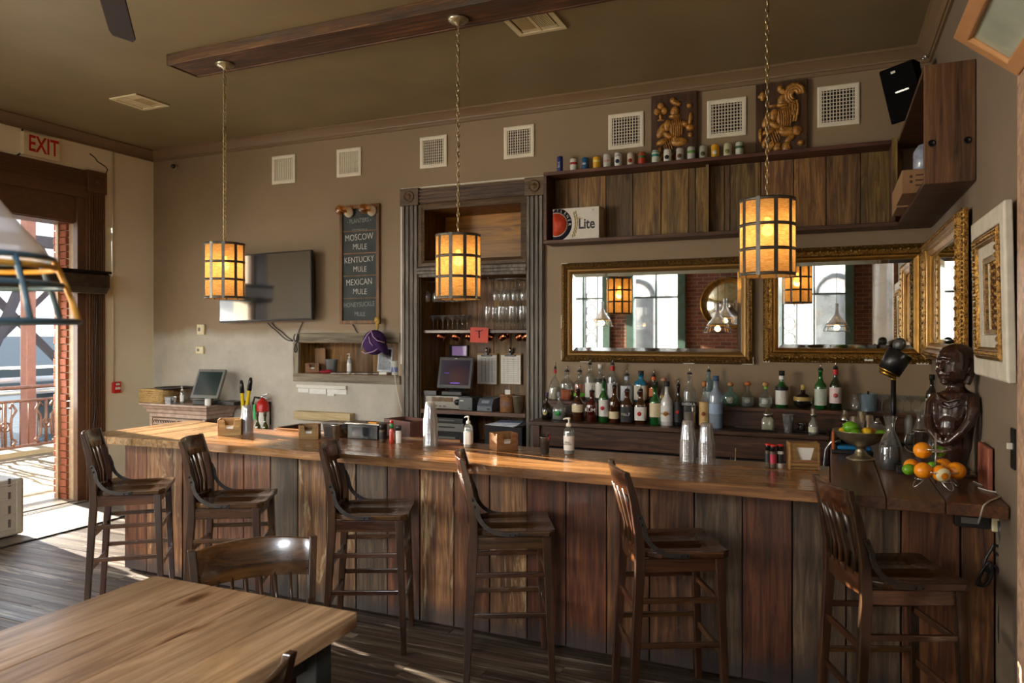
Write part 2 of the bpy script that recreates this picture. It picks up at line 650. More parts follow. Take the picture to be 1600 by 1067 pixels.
m_bar_red = wood('red_brown_bar_boards', [(34, 18, 11), (86, 46, 29), (132, 78, 47)], 'Z', rough=0.36, bump=0.5, vary=0.2, patch=(150, 100, 62), patch_amt=-0.02, hue=0.006, coat=0.2, foot=True)
m_bar_pale = wood('pale_streaked_bar_boards', [(52, 30, 18), (120, 80, 50), (176, 130, 84)], 'Z', rough=0.42, bump=0.7, vary=0.12, patch=(198, 172, 130), patch_amt=0.07, hue=0.006, coat=0.15, foot=True)
m_bar_grey = wood('grey_brown_bar_boards', [(40, 30, 24), (88, 68, 52), (136, 112, 88)], 'Z', rough=0.45, bump=0.6, vary=0.2, patch=(60, 58, 62), patch_amt=0.04, hue=0.006, coat=0.1, foot=True)
m_stooly = wood('mahogany_rail_wood', [(36, 18, 11), (72, 38, 22), (108, 62, 35)], 'Y', rough=0.2, bump=0.05, vary=0.12, coat=0.6, scale=0.6)
m_top = wood('varnished_counter_boards', [(84, 50, 26), (142, 92, 52), (182, 130, 80)], 'X', rough=0.22, bump=0.25, vary=0.12, coat=0.5, hue=0.008)
m_topy = wood('varnished_counter_end_boards', [(104, 70, 42), (160, 118, 76), (200, 160, 112)], 'Y', rough=0.24, bump=0.25, vary=0.12, coat=0.5, hue=0.008)
m_topr = wood('dark_varnished_return_boards', [(52, 28, 16), (98, 58, 32), (128, 82, 48)], 'Y', rough=0.3, bump=0.25, vary=0.12, coat=0.3, hue=0.008)
m_back = wood('dark_backbar_wood', [(40, 20, 14), (80, 46, 30), (122, 78, 50)], 'X', rough=0.35, bump=0.3, vary=0.15, coat=0.2)
m_shelfb = wood('brown_shelf_boards', [(58, 36, 17), (128, 90, 48), (176, 132, 78)], 'Z', rough=0.5, bump=0.5, vary=0.4, patch=(70, 40, 24), patch_amt=0.06, knots=True)
m_shelf = wood('dark_red_brown_shelf_frame', [(44, 22, 16), (84, 48, 34), (112, 70, 50)], 'X', rough=0.45, bump=0.4, vary=0.1)
m_cab = wood('chestnut_cabinet_wood', [(58, 36, 20), (104, 70, 43), (134, 96, 62)], 'Z', rough=0.45, bump=0.3, vary=0.06)
m_niche = wood('dark_niche_boards', [(64, 36, 15), (128, 82, 40), (170, 116, 62)], 'Z', rough=0.5, bump=0.4, vary=0.2, knots=True)
m_burl = wood('golden_niche_board', [(104, 58, 14), (176, 108, 34), (208, 138, 54)], 'X', rough=0.35, bump=0.1, scale=0.7, vary=0.02)
m_driftx = wood('weathered_grey_frame_wood', [(96, 80, 66), (142, 126, 108), (172, 156, 136)], 'X', rough=0.7, bump=0.8, vary=0.06)
m_driftz = wood('weathered_grey_frame_upright', [(96, 80, 66), (142, 126, 108), (172, 156, 136)], 'Z', rough=0.7, bump=0.8, vary=0.06)
m_stool = wood('mahogany_stool_wood', [(30, 15, 9), (58, 31, 19), (88, 52, 31)], 'Z', rough=0.26, bump=0.08, vary=0.12, coat=0.5, scale=0.6)
m_stoolx = wood('mahogany_seat_wood', [(36, 18, 11), (68, 37, 22), (102, 60, 34)], 'X', rough=0.2, bump=0.05, vary=0.12, coat=0.6, scale=0.6)
m_table = wood('sealed_pine_table_boards', [(132, 98, 70), (176, 140, 106), (206, 172, 136)], 'Y', rough=0.3, bump=0.2, vary=0.06, coat=0.25, scale=0.8, knots=True, hue=0.004)
m_beam = wood('reclaimed_ceiling_beam', [(44, 28, 18), (92, 58, 34), (150, 100, 60)], 'X', rough=0.5, bump=0.6, vary=0.03, patch=(70, 64, 60), patch_amt=0.08)
m_carve = wood('carved_walnut', [(46, 28, 18), (78, 50, 32), (104, 70, 44)], 'Z', rough=0.35, bump=0.3, vary=0.05, coat=0.2)
m_carvelt = gilt('carved_golden_wood', (120, 76, 30), (206, 150, 70), scale=40, metal=0.1, rough=0.35, bump=0.5)
m_lightwood = wood('light_oak_box_wood', [(120, 76, 44), (158, 108, 66), (184, 134, 88)], 'X', rough=0.5, bump=0.1, vary=0.05)
m_pinex = wood('pine_offcut', [(168, 138, 100), (198, 170, 130), (212, 188, 150)], 'X', rough=0.7, bump=0.1, vary=0.05)
m_black = plain('black_plastic', (22, 22, 23), rough=0.35)
m_blackm = plain('black_matte', (16, 15, 15), rough=0.7)
m_dkgrey = plain('dark_grey_plastic', (58, 58, 56), rough=0.4)
m_grey = plain('mid_grey_plastic', (112, 110, 102), rough=0.45)
m_white = plain('off_white_paint', (226, 222, 206), rough=0.5, noise=0.04)
m_vent = plain('cream_vent_paint', (228, 214, 172), rough=0.45, noise=0.05)
m_paper = plain('white_paper', (235, 232, 222), rough=0.8)
m_red = plain('red_plastic', (196, 34, 28), rough=0.35)
m_steel = plain('brushed_steel', (196, 196, 194), rough=0.22, metal=1, noise=0.06, nscale=60)
m_iron = plain('dark_iron_strap', (70, 66, 62), rough=0.42, metal=0.8, noise=0.25, nscale=25)
m_ironb = plain('black_iron', (30, 28, 27), rough=0.4, metal=0.6)
m_brass = plain('brass', (186, 148, 70), rough=0.3, metal=1)
m_copper = plain('polished_copper', (200, 120, 84), rough=0.2, metal=1)
m_pewter = plain('tarnished_silver', (176, 166, 140), rough=0.3, metal=.8, noise=0.25, nscale=18)
m_gold = gilt('aged_gilt', (74, 50, 20), (176, 132, 60), scale=70)
m_golddk = gilt('dark_aged_gilt', (58, 42, 20), (150, 112, 54), scale=90)
m_goldsm = plain('smooth_gilt', (168, 124, 58), rough=0.35, metal=0.8, noise=0.2)
m_mirror = mirror_mat('foxed_mirror_glass')
m_bevelg = plain('bevelled_mirror_edge', (215, 225, 222), rough=0.06, metal=1)
m_pane = glass('clear_window_pane', gloss=0.07)
m_clear = glass('clear_bottle_glass', (232, 236, 234), gloss=0.14, body=0.06)
m_gware = glass('sparkling_stem_glass', (236, 240, 240), gloss=0.3, body=0.10)
m_cup = glass('silvery_clear_plastic', (222, 222, 222), gloss=0.3, rough=0.12, body=0.22)
m_bulbg = glass('amber_bulb_glass', (255, 214, 150), gloss=0.15)
m_brick = bricks('old_red_brick')
m_green = plain('dark_green_frame_paint', (62, 82, 74), rough=0.4)
m_facade = plain('white_stucco', (236, 238, 240), rough=0.8)
m_pipe = plain('cream_conduit', (220, 206, 172), rough=0.45)

# ---------------------------------------------------------------- room shell
mb = MB()
mb.box(-12, 3.5, FW - 0.3, BW + 0.9, -0.18, -0.03)
floor = struct(mb.make('floor', m_blackm))
brng = random.Random(5)
y, fl = FW, []
base_pl = None
while y < BW:
    bwid = 0.098
    xs = LW
    first = True
    while xs < RW - 0.01:
        ln = brng.uniform(1.8, 3.6) if not first else brng.uniform(0.9, 3.2)
        first = False
        xe = min(RW, xs + ln)
        if RW - xe < 0.5:
            xe = RW
        if base_pl is None:
            b_ = MB()
            b_.box(0, 1, 0.0015, bwid - 0.0025, -0.03, 0)
            pl = b_.make('plank', m_floor, floor)
            base_pl = pl
        else:
            pl = copy_part(base_pl, floor)
        pl.location = (xs + 0.001, y, brng.uniform(-0.0015, 0))
        pl.scale = (xe - xs - 0.003, 1, 1)
        xs = xe
    y += bwid

mb = MB()
mb.box(LW - 0.4, RW + 0.3, FW - 0.3, BW + 0.6, CH, CH + 0.15)
struct(mb.make('ceiling', m_ceil))

# recess (former doorway) and pass-through niche in the back wall
RX0, RX1, RZ1, RY = at(656.5, Y=BW).x, at(824.3, Y=BW).x, 3.06, BW + 0.52
NX0, NX1 = at(468.5, Y=BW).x, at(622.4, Y=BW).x
NZ0, NZ1, NY = at(468.5, 583.3, Y=BW).z, at(468.5, 534.4, Y=BW).z, BW + 0.34
mb = MB()
T = 0.7
mb.box(LW - 0.4, NX0, BW, BW + T, -0.05, CH)
mb.box(NX0, NX1, BW, BW + T, -0.05, NZ0)
mb.box(NX0, NX1, BW, BW + T, NZ1, CH)
mb.box(NX0, NX1, NY, BW + T, NZ0, NZ1)
mb.box(NX1, RX0, BW, BW + T, -0.05, CH)
mb.box(RX0, RX1, BW, BW + T, RZ1, CH)
mb.box(RX0, RX1, RY, BW + T, -0.05, RZ1)
mb.box(RX1, RW + 0.3, BW, BW + T, -0.05, CH)
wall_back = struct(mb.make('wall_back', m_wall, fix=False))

# left wall with the street door and an unseen tall window added for its light
DY0, DY1, DZ = 4.35, 5.42, 3.02
WY0, WY1, WZ0, WZ1 = -1.9, 0.7, 0.75, 3.1
mb = MB()
LT = LW - 0.36
mb.box(LT, LW, FW - 0.3, WY0, -0.05, CH)
mb.box(LT, LW, WY0, WY1, -0.05, WZ0)
mb.box(LT, LW, WY0, WY1, WZ1, CH)
mb.box(LT, LW, WY1, DY0, -0.05, CH)
mb.box(LT, LW, DY0, DY1, 3.30, CH)
mb.box(LT, LW, DY1, BW + 0.05, -0.05, CH)
wall_left = struct(mb.make('wall_left', m_cream, fix=False))
# hairline cracks in the plaster
def crack(pts, r=0.004):
    c = MB()
    c.tube([Vector((LW + 0.001, p.y, p.z)) for p in pts], r, n=5, smooth=False)
    return c
pts = [at(u, v, X=LW) for u, v in ((140, 240), (148, 246), (152, 252), (158, 256), (164, 260), (168, 265), (165, 272), (163, 280))]
crack(pts, 0.007).make('crack', m_blackm, wall_left)
pts = [at(u, v, X=LW) for u, v in ((34.5, 199), (35, 212), (36, 222), (35, 234), (31, 240), (26, 243))]
crack(pts, 0.009).make('crack', m_blackm, wall_left)

mb = MB()
mb.box(RW, RW + 0.3, FW - 0.3, BW + 0.6, -0.05, CH)
wall_right = struct(mb.make('wall_right', m_wall_r))

# wall behind the photographer: brick piers between tall windows (seen in the mirrors)
fwin = [(-6.9, -5.75), (-5.3, -4.3), (-3.75, -2.75), (-0.85, 0.3)]
FZ0, FZ1 = 0.45, 3.35
mb = MB()
x = LW - 0.4
for a, b in fwin:
    mb.box(x, a, FW - 0.35, FW, -0.05, CH)
    mb.box(a, b, FW - 0.35, FW, -0.05, FZ0)
    mb.box(a, b, FW - 0.35, FW, FZ1, CH)
    x = b
mb.box(x, RW + 0.3, FW - 0.35, FW, -0.05, CH)
struct(mb.make('wall_front', m_brick, fix=False))
for i, (a, b) in enumerate(fwin):
    fr = MB()
    fr.box(a - 0.1, a + 0.05, FW - 0.12, FW + 0.06, FZ0 - 0.1, FZ1 + 0.1)
    fr.box(b - 0.05, b + 0.1, FW - 0.12, FW + 0.06, FZ0 - 0.1, FZ1 + 0.1)
    fr.box(a, b, FW - 0.12, FW + 0.06, FZ1 - 0.05, FZ1 + 0.1)
    fr.box(a, b, FW - 0.12, FW + 0.1, FZ0 - 0.1, FZ0 + 0.05)
    wv = struct(fr.make('window_%d' % (i + 1), m_green))
    mu = MB()
    xm = (a + b) / 2
    mu.box(xm - 0.018, xm + 0.018, FW - 0.1, FW - 0.04, FZ0, FZ1)
    for z in (1.42, 2.55):
        mu.box(a, b, FW - 0.1, FW - 0.04, z - 0.018, z + 0.018)
    mu.make('glazing_bar', m_green, wv)
    p = MB()
    p.box(a, b, FW - 0.075, FW - 0.07, FZ0, FZ1)
    p.make('pane', m_pane, wv)
# unseen left wall window, added for light, placed so its sun misses the table
fr = MB()
fr.box(LW - 0.2, LW + 0.05, WY0 - 0.1, WY0 + 0.05, WZ0 - 0.1, WZ1 + 0.1)
fr.box(LW - 0.2, LW + 0.05, WY1 - 0.05, WY1 + 0.1, WZ0 - 0.1, WZ1 + 0.1)
fr.box(LW - 0.2, LW + 0.05, WY0, WY1, WZ1 - 0.05, WZ1 + 0.1)
fr.box(LW - 0.2, LW + 0.08, WY0, WY1, WZ0 - 0.1, WZ0 + 0.05)
wv = struct(fr.make('window_5', m_trimdark))
mu = MB()
mu.box(LW - 0.16, LW - 0.1, (WY0 + WY1) / 2 - 0.03, (WY0 + WY1) / 2 + 0.03, WZ0, WZ1)
mu.make('glazing_bar', m_trimdark, wv)
p = MB()
p.box(LW - 0.135, LW - 0.13, WY0, WY1, WZ0, WZ1)
p.make('pane', m_pane, wv)

# crown moulding
prof = [(0, 0), (0.105, 0), (0.105, -0.016), (0.092, -0.022), (0.075, -0.034), (0.05, -0.055), (0.034, -0.072), (0.03, -0.082), (0.018, -0.084), (0.018, -0.112), (0, -0.112)]
def crown(name, p0, p1, nrm, i):
    c = MB()
    p0, p1, nrm = Vector(p0), Vector(p1), Vector(nrm)
    d = (p1 - p0).normalized()
    n = len(prof)
    vs = []
    for q, sgn in ((p0, 1), (p1, -1)):
        for a, z in prof:
            vs.append(q + nrm * a + d * (a * sgn) + Vector((0, 0, z)))
    fs = [tuple(range(n)), tuple(range(n, 2 * n))[::-1]]
    for k in range(n):
        k2 = (k + 1) % n
        fs.append((k, k2, n + k2, n + k))
    c.add(vs, fs)
    struct(c.make(name, m_crown))
crown('trim_1', (LW, BW, CH), (RW, BW, CH), (0, -1, 0), 1)
crown('trim_2', (LW, FW, CH), (LW, BW, CH), (1, 0, 0), 2)
crown('trim_3', (RW, FW, CH), (RW, BW, CH), (-1, 0, 0), 3)
# baseboards
for nm, bx in (('baseboard_back', (LW, RX0 - 0.2, BW - 0.02, BW, 0, 0.18)), ('baseboard_left', (LW, LW + 0.02, DY1 + 0.2, BW, 0, 0.18)), ('baseboard_right', (RW - 0.02, RW, 3.3, 3.9, 0, 0.18))):
    c = MB()
    c.box(*bx)
    struct(c.make(nm, m_crown, bev=0.004))

# ---------------------------------------------------------------- street door, casing, deck
d1 = struct(thing('door_1', 'open street doorway with brown fluted casing and glazed transom', 'door', (LW, DY1, 0)))
def jset(name, mat, boxes, parent, bev=0.004, label=None, W=True):
    if name in ('post', 'jamb', 'top_lining', 'lining', 'carcass', 'front_frame', 'side_board'):
        for q in boxes:
            o = MB().box(*q).make(name, mat, parent, bev=bev, W=W, label=label)
        return o
    c = MB()
    for q in boxes:
        c.box(*q)
    return c.make(name, mat, parent, bev=bev, W=W, label=label)
py0, py1 = at(133, X=LW).y, at(161.5, X=LW).y
hz0, hz1 = at(140, 301, X=LW).z, at(140, 267, X=LW).z
boxes = [(LW, LW + 0.03, py0, py1, 0, hz0)]
k = 7
for i in range(k):
    yy = py0 + 0.015 + (py1 - py0 - 0.03) * (i + 0.5) / k
    boxes.append((LW + 0.03, LW + 0.042, yy - 0.007, yy + 0.007, 0.2, hz0 - 0.02))
jset('casing', m_trimdark, boxes, d1, 0.002)
boxes = [(LW, LW + 0.03, 4.0, py0, 3.27, hz1 - 0.01)]
for i in range(6):
    zz = hz0 + 0.03 + (hz1 - hz0 - 0.06) * (i + 0.5) / 6
    boxes.append((LW + 0.03, LW + 0.042, 4.0, py0, zz - 0.007, zz + 0.007))
jset('header', m_trimdark, boxes, d1, 0.002)
rb = jset('rosette_block', m_trimdark, [(LW, LW + 0.055, py0 - 0.01, py1 + 0.005, hz0, hz1)], d1)
c = MB()
cyy, czz = (py0 + py1) / 2, (hz0 + hz1) / 2
c.lathe([(0.062, 0), (0.062, 0.01), (0.05, 0.016), (0.045, 0.008), (0.03, 0.008), (0.026, 0.02), (0.0, 0.026)], 24, M=Matrix.Translation((LW + 0.054, cyy, czz)) @ Matrix.Rotation(R(90), 4, 'Y'))
c.make('rosette', m_trimdark, d1, W=True)
jset('casing', m_trimdark, [(LW, LW + 0.04, DY0 - 0.22, DY0, 0, hz0)], d1)
jset('jamb', m_trimdark, [(LW - 0.06, LW + 0.01, DY1 - 0.06, DY1 + 0.05, 0, 3.3), (LW - 0.06, LW, DY0, DY0 + 0.05, 0, 3.3)], d1)
jset('jamb', plain('worn_tan_jamb', (176, 150, 118), rough=0.5, noise=0.15), [(LW - 0.34, LW - 0.06, DY1 - 0.035, DY1 + 0.02, 0, 3.0), (LW - 0.3, LW - 0.26, DY1 - 0.09, DY1 - 0.03, 0, 3.0)], d1)
jset('transom_panel', m_trimdark, [(LW - 0.05, LW - 0.02, DY0, DY1, 3.0, 3.31), (LW - 0.03, LW - 0.008, DY0, DY1, 3.28, 3.31)], d1)
jset('transom_bar', m_trimdark, [(LW - 0.34, LW - 0.05, DY0, DY1, 2.99, 3.05), (LW - 0.28, LW - 0.18, DY0, DY1, 2.26, 2.36)], d1)
jset('transom_pane', m_pane, [(LW - 0.235, LW - 0.23, DY0, DY1, 2.36, 2.99)], d1, 0)
jset('threshold', plain('worn_metal_threshold', (150, 142, 130), rough=0.35, metal=0.6, noise=0.2), [(LW - 0.34, LW - 0.02, DY0, DY1, -0.02, 0.02), (LW - 0.02, LW + 0.06, DY0 - 0.1, DY1 + 0.02, -0.001, 0.012)], d1, 0.003)
# strike plate on the jamb
jset('strike_plate', m_steel, [(LW - 0.2, LW - 0.14, DY1 - 0.04, DY1 - 0.034, 0.98, 1.12)], d1, 0.001)

ac = thing('air_curtain', 'dark brown air curtain unit mounted across the doorway', 'air curtain', (LW, 4.9, 2.2))
z0a, z1a = at(150, 459, X=LW + 0.1).z, at(150, 428, X=LW + 0.1).z
ye = at(166, X=LW + 0.16).y
c = MB()
prf = [(0.04, z0a), (0.17, z0a), (0.22, z0a + 0.06), (0.22, z1a - 0.02), (0.2, z1a), (0.04, z1a)]
c.add([(LW + a, y, z) for y in (4.2, ye) for a, z in prf], [tuple(range(6)), tuple(range(6, 12))[::-1]] + [(k, (k + 1) % 6, 6 + (k + 1) % 6, 6 + k) for k in range(6)])
c.make('housing', plain('mottled_brown_metal', (74, 60, 46), rough=0.3, metal=0.4, noise=0.45, nscale=9), ac, bev=0.006, W=True)
c = MB()
c.box(LW + 0.03, LW + 0.235, 4.2, ye + 0.012, z1a, z1a + 0.025)
c.make('top_plate', m_ironb, ac, W=True, bev=0.003)
c = MB()
c.box(LW + 0.02, LW + 0.06, ye, ye + 0.02, z0a, z1a)
c.make('bracket', m_ironb, ac, W=True, bev=0.003)

# exit sign
p0, p1 = at(37, 205, X=LW + 0.06), at(94, 250, X=LW + 0.06)
ex = thing('exit_sign', 'cream exit sign with red letters above the street door', 'sign', (LW + 0.0, (p0.y + p1.y) / 2, (at(65, 253, X=LW + .06).z)))
zt, zb = at(65, 211, X=LW + 0.06).z, at(65, 246, X=LW + 0.06).z
c = MB()
c.box(LW + 0.001, LW + 0.06, p0.y, p1.y, zb, zt)
c.make('housing', m_vent, ex, bev=0.005, W=True)
text('lettering', 'EXIT', (zt - zb) * 1.0, m_red, ex, (0.062, 0.015, (zb + zt) / 2 - ex.location.z), (R(90), 0, R(90)), sx=0.68, bold=0.004)
# fire pull station, conduit, switches on the left and back walls
pz = at(180, 605, X=LW)
fa = thing('fire_alarm_pull', 'small red fire alarm pull station on the cream wall', 'fire alarm', (LW, pz.y, pz.z - 0.06))
c = MB(); c.cbox((0.02, 0, 0.06), (0.04, 0.09, 0.125)); c.make('housing', m_red, fa, bev=0.004)
c = MB(); c.cbox((0.045, 0, 0.05), (0.012, 0.06, 0.025)); c.cbox((0.043, 0.0, 0.095), (0.006, 0.05, 0.02)); c.make('lever', m_white, fa, bev=0.002)
pt = at(177, 237, X=LW + 0.02)
cdt = MB()
cdt.tube([(LW + 0.012, pt.y, pz.z + 0.06), (LW + 0.012, pt.y, pt.z)], 0.011, n=10)
cd_ = cdt.make('wall_conduit', m_pipe)
tag(cd_, 'cream painted conduit running up the wall from the fire alarm', 'conduit')

mt = thing('door_mat', 'thin dark edged rubber mat on the boards inside the street door', 'mat', (-6.85, 4.9, 0.001))
MB().box(-.46, .46, -.95, .75, 0, .006).make('mat', plain('worn_rubber_mat', (92, 82, 68), rough=.6, noise=.5, nscale=9), mt)
for q in ((-.475, -.445, -.96, .76), (.445, .475, -.96, .76), (-.444, .444, -.96, -.93), (-.444, .444, .73, .76)):
    MB().box(*q, 0, .01).make('edging', m_blackm, mt, bev=.002)
# outside: deck, railing, brick pier, post, river, bridge
deck = struct(MB().box(-11.3, LT, 2.0, 13.0, -0.2, -0.05).make('deck_ground', plain('dark_deck_joists', (70, 60, 50), rough=0.9)))
m_deck = wood('grey_brown_deck_boards', [(70, 60, 48), (98, 85, 70), (116, 104, 88)], 'X', rough=0.7, bump=0.2, vary=0.08)  # the boards' own grey-brown
bd = None
for i in range(38):
    y = 4.2 + i * 0.145
    if bd is None:
        bd = MB().box(-11.25, LT, 0, 0.137, -0.045, -0.012).make('plank', m_deck, deck)
        bd.location = (0, y, 0)
    else:
        q = copy_part(bd, deck, (0, y, 0))
kb = struct(MB().box(-11.35, -11.0, 2.0, 13.0, -0.05, 0.06).make('deck_curb', plain('pale_stone_kerb', (128, 116, 94), rough=0.8), bev=0.01))
RXX = -11.12
rl = thing('deck_railing', 'rusty iron railing with ornate cast panels along the deck', 'railing', (RXX, 7, 0.06))
m_rust = plain('rusty_brown_iron', (92, 62, 50), rough=0.5, noise=0.3, nscale=12)
m_ltblue = plain('galvanised_pipe', (150, 160, 170), rough=0.35, metal=0.4)
for z, r in ((1.0, 0.028), (0.80, 0.022), (0.12, 0.024)):
    c = MB(); c.tube([(RXX, 3.0, z), (RXX, 12.5, z)], r, n=8); c.make('rail', m_rust, rl, W=True)
bal = None
for i in range(46):
    y = 5.2 + i * 0.13
    if bal is None:
        c = MB(); c.tube([(0, 0, 0.12 - 0.06), (0, 0, 0.8 - 0.06)], 0.009, n=6); bal = c.make('baluster', m_rust, rl); bal.location = (0, y - 7, 0)
    else:
        copy_part(bal, rl, (0, y - 7, 0))
c = MB()
pts = []
for sgn in (-1, 1):
    c.tube([(0, sgn * 0.1, 0.07), (0, sgn * 0.16, 0.14), (0, sgn * 0.09, 0.2), (0, sgn * 0.08, 0.36), (0, sgn * 0.09, 0.5), (0, sgn * 0.16, 0.6), (0, sgn * 0.1, 0.7), (0, sgn * 0.06, 0.64)], 0.022, n=6)
    c.tube([(0, 0.07 * math.cos(t / 8 * 6.283), 0.37 + 0.07 * math.sin(t / 8 * 6.283)) for t in range(8)], 0.016, n=6, closed=True)
c.tube([(0, 0, 0.06), (0, 0, 0.74)], 0.022, n=6)
c.sphere((0, 0, 0.37), 0.035, 8, m=6)
pan = c.make('cast_panel', m_rust, rl)
pan.location = (0, at(72, X=RXX).y - 7, 0)
for u in (8, -40, 120):
    copy_part(pan, rl, (0, at(u, X=RXX).y - 7, 0))
pl_ = MB()
yp = at(44, X=-11.6).y
pl_.box(-11.68, -11.52, yp - 0.075, yp + 0.075, -0.6, 5.5)
tag(pl_.make('porch_post', plain('brown_painted_post', (122, 84, 74), rough=0.5, noise=0.1), bev=0.01), 'tall square brown porch post behind the deck railing', 'post')
for k, (y0, y1, z) in enumerate(((yp - 0.3, 14, 1.06), (yp - 0.3, 14, 0.86))):
    c = MB(); c.tube([(-12.0, y0, -0.6), (-12.0, y0, z - 0.06), (-12.0, y0 + 0.06, z), (-12.0, y1, z)] if k == 0 else [(-12.0, y0 + .1, z), (-12.0, y1, z)], 0.045, n=8)
    tag(c.make('dock_pipe', m_ltblue), 'grey galvanised pipe rail behind the deck railing, ' + ('upper' if k == 0 else 'lower') + ' of two', 'pipe')
bp = struct(thing('brick_reveal', 'brick edge of the doorway outside the jamb', 'brickwork', (LT, DY1, 0)))
m_bk = plain('orange_brick', (150, 84, 58), rough=0.85, noise=0.2, nscale=30)
MB().box(LT - 0.01, LT + 0.2, DY1 - 0.012, DY1 + 0.0, 0, 3.0).make('mortar', plain('pale_mortar', (170, 140, 112), rough=0.9), bp, W=True)
b0 = None
for i in range(40):
    z = i * 0.077
    ins = 0.0 if i % 2 else 0.05
    if b0 is None:
        b0 = MB().box(0, 0.2, -0.06, 0.0, 0.003, 0.07).make('brick', m_bk, bp, bev=0.003)
        b0.location = (-0.005, -0.0, z)
    else:
        copy_part(b0, bp, (-0.005, brng.uniform(-0.012, 0.006), z))
# river and bridge
riv, nt, b, o = new_mat('grey_river_water')
b.inputs['Base Color'].default_value = rgb((70, 84, 92))
b.inputs['Roughness'].default_value = 0.18
nn = N(nt, 'ShaderNodeTexNoise', Scale=1.6, Detail=6.0)
tx = N(nt, 'ShaderNodeTexCoord')
nt.links.new(tx.outputs['Object'], nn.inputs['Vector'])
bpn = N(nt, 'ShaderNodeBump', Strength=0.6, Distance=0.2)
nt.links.new(nn.outputs['Fac'], bpn.inputs['Height'])
nt.links.new(bpn.outputs['Normal'], b.inputs['Normal'])
o = MB().box(-120, -12.2, -40, 120, -2.6, -2.5).make('river_water', riv)
o['kind'] = 'structure'
br = thing('railway_bridge', 'weathered steel truss bridge on a dark girder across the river', 'bridge', (-34, 26, -2.5))
m_truss = plain('weathered_bridge_steel', (84, 76, 78), rough=0.7, noise=0.2)
m_conc = plain('dark_bridge_girder', (78, 86, 88), rough=0.8, noise=0.15)
BX = -34
zb0 = 0.2
c = MB(); c.box(BX - 3, BX, -10, 90, zb0 - 1.0, zb0); c.make('girder', m_conc, br, W=True)
c = MB(); c.box(BX - 0.5, BX + 0.2, -10, 90, 5.9, 6.4); c.make('top_chord', m_truss, br, W=True)
for k in range(14):
    y = 2 + k * 4.6
    c = MB(); c.box(BX - 0.35, BX + 0.15, y - 0.2, y + 0.2, zb0, 6.0); c.make('post', m_truss, br, W=True)
    c = MB(); c.bar((BX, y, zb0 + 0.3), (BX, y + 2.3, 5.9), 0.34, 0.3, (1, 0, 0)); c.bar((BX, y + 4.6, zb0 + 0.3), (BX, y + 2.3, 5.9), 0.34, 0.3, (1, 0, 0)); c.make('diagonal', m_truss, br, W=True)
    c = MB(); c.bar((BX - 2.6, y + 1, zb0 + 0.3), (BX - 2.6, y + 5, 4.5), 0.3, 0.3, (1, 0, 0)); c.bar((BX - 2.6, y + 5, zb0 + 0.3), (BX - 2.6, y + 1, 4.5), 0.3, 0.3, (1, 0, 0)); c.box(BX-2.7, BX-2.5, y, y+4.6, 4.4, 4.6); c.make('cross_brace', m_truss, br, W=True)
    c = MB(); c.box(BX - 2.4, BX - 0.6, y - 0.8, y + 0.8, -2.6, zb0 - 1); c.make('pier', m_conc, br, W=True)
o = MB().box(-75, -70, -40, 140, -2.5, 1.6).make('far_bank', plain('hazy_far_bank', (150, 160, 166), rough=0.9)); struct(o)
# white building across the street, seen in the mirrors through the front windows
fc = struct(MB().box(-30, 14, FW - 9.4, FW - 9, -0.3, 9).make('street_facade', m_facade))
struct(MB().box(-30, 14, FW - 9.4, FW - 0.35, -0.3, -0.1).make('street_ground', plain('pale_pavement', (170, 168, 160), rough=0.9)))
m_iw = plain('grey_ironwork', (90, 96, 100), rough=0.5)
for xa in (-12.4, -9.4, -6.4, -3.4, -0.4, 2.6):
    c = MB()
    c.box(xa, xa + 1.1, FW - 9.0, FW - 8.95, 0, 3.0)
    c.tube([(xa + 0.55 + 0.55 * math.cos(R(t)), FW - 8.95, 3 + 0.55 * math.sin(R(t))) for t in range(0, 181, 20)], 0.08, n=6)
    c.make('shopfront_window', m_iw, fc)
    c = MB()
    for q in range(5):
        c.tube([(xa - 0.7 + 0.16 * math.cos(R(t)), FW - 8.0, 1.2 + 0.45 * q + 0.2 * math.sin(R(t))) for t in range(0, 360, 30)], 0.025, n=5, closed=True)
    c.tube([(xa - 0.9, FW - 8, 0), (xa - 0.9, FW - 8, 5)], 0.04, n=6)
    c.tube([(xa - 0.5, FW - 8, 0), (xa - 0.5, FW - 8, 5)], 0.04, n=6)
    c.make('balcony_ironwork', m_iw, fc)

# ---------------------------------------------------------------- bar counter
BF, CE, CB, CT = 3.98, 3.69, 4.42, 1.07     # board face, counter front edge, back edge, top
bar = thing('bar_counter', 'long wooden bar with reclaimed board front and thick varnished top', 'bar counter', (-2.4, BF, 0))
ju = [194, 229, 285, 340, 380, 422, 465, 510, 556, 605, 656, 709, 765, 823.5, 884.6, 948, 1015, 1085, 1160, 1238, 1322, 1408, 1501]
jx = [at(u, Y=BF).x for u in ju] + [RW - 0.005]
for i in range(len(jx) - 1):
    wd = jx[i + 1] - jx[i]
    c = MB(); c.box(-wd / 2 + 0.0035, wd / 2 - 0.0035, 0, 0.022, 0.012, CT - 0.055)
    o = c.make('board', {'b': m_bar, 'r': m_bar_red, 'p': m_bar_pale, 'g': m_bar_grey}['bpbbbgppgrpbprrbbgrggbb'[i]], bar, bev=0.003)
    o.location = ((jx[i] + jx[i + 1]) / 2 - bar.location.x, brng.uniform(-0.004, 0.004), 0)
jset('carcass', m_blackm, [(jx[0] + 0.02, RW - 0.01, BF + 0.024, BF + 0.07, 0, CT - 0.056), (0.02, 0.06, BF + 0.07, 5.75, 0, CT - 0.056), (jx[0] + 0.03, -4.2, BF + 0.07, 4.3, 0.0, CT - 0.056)], bar, 0)
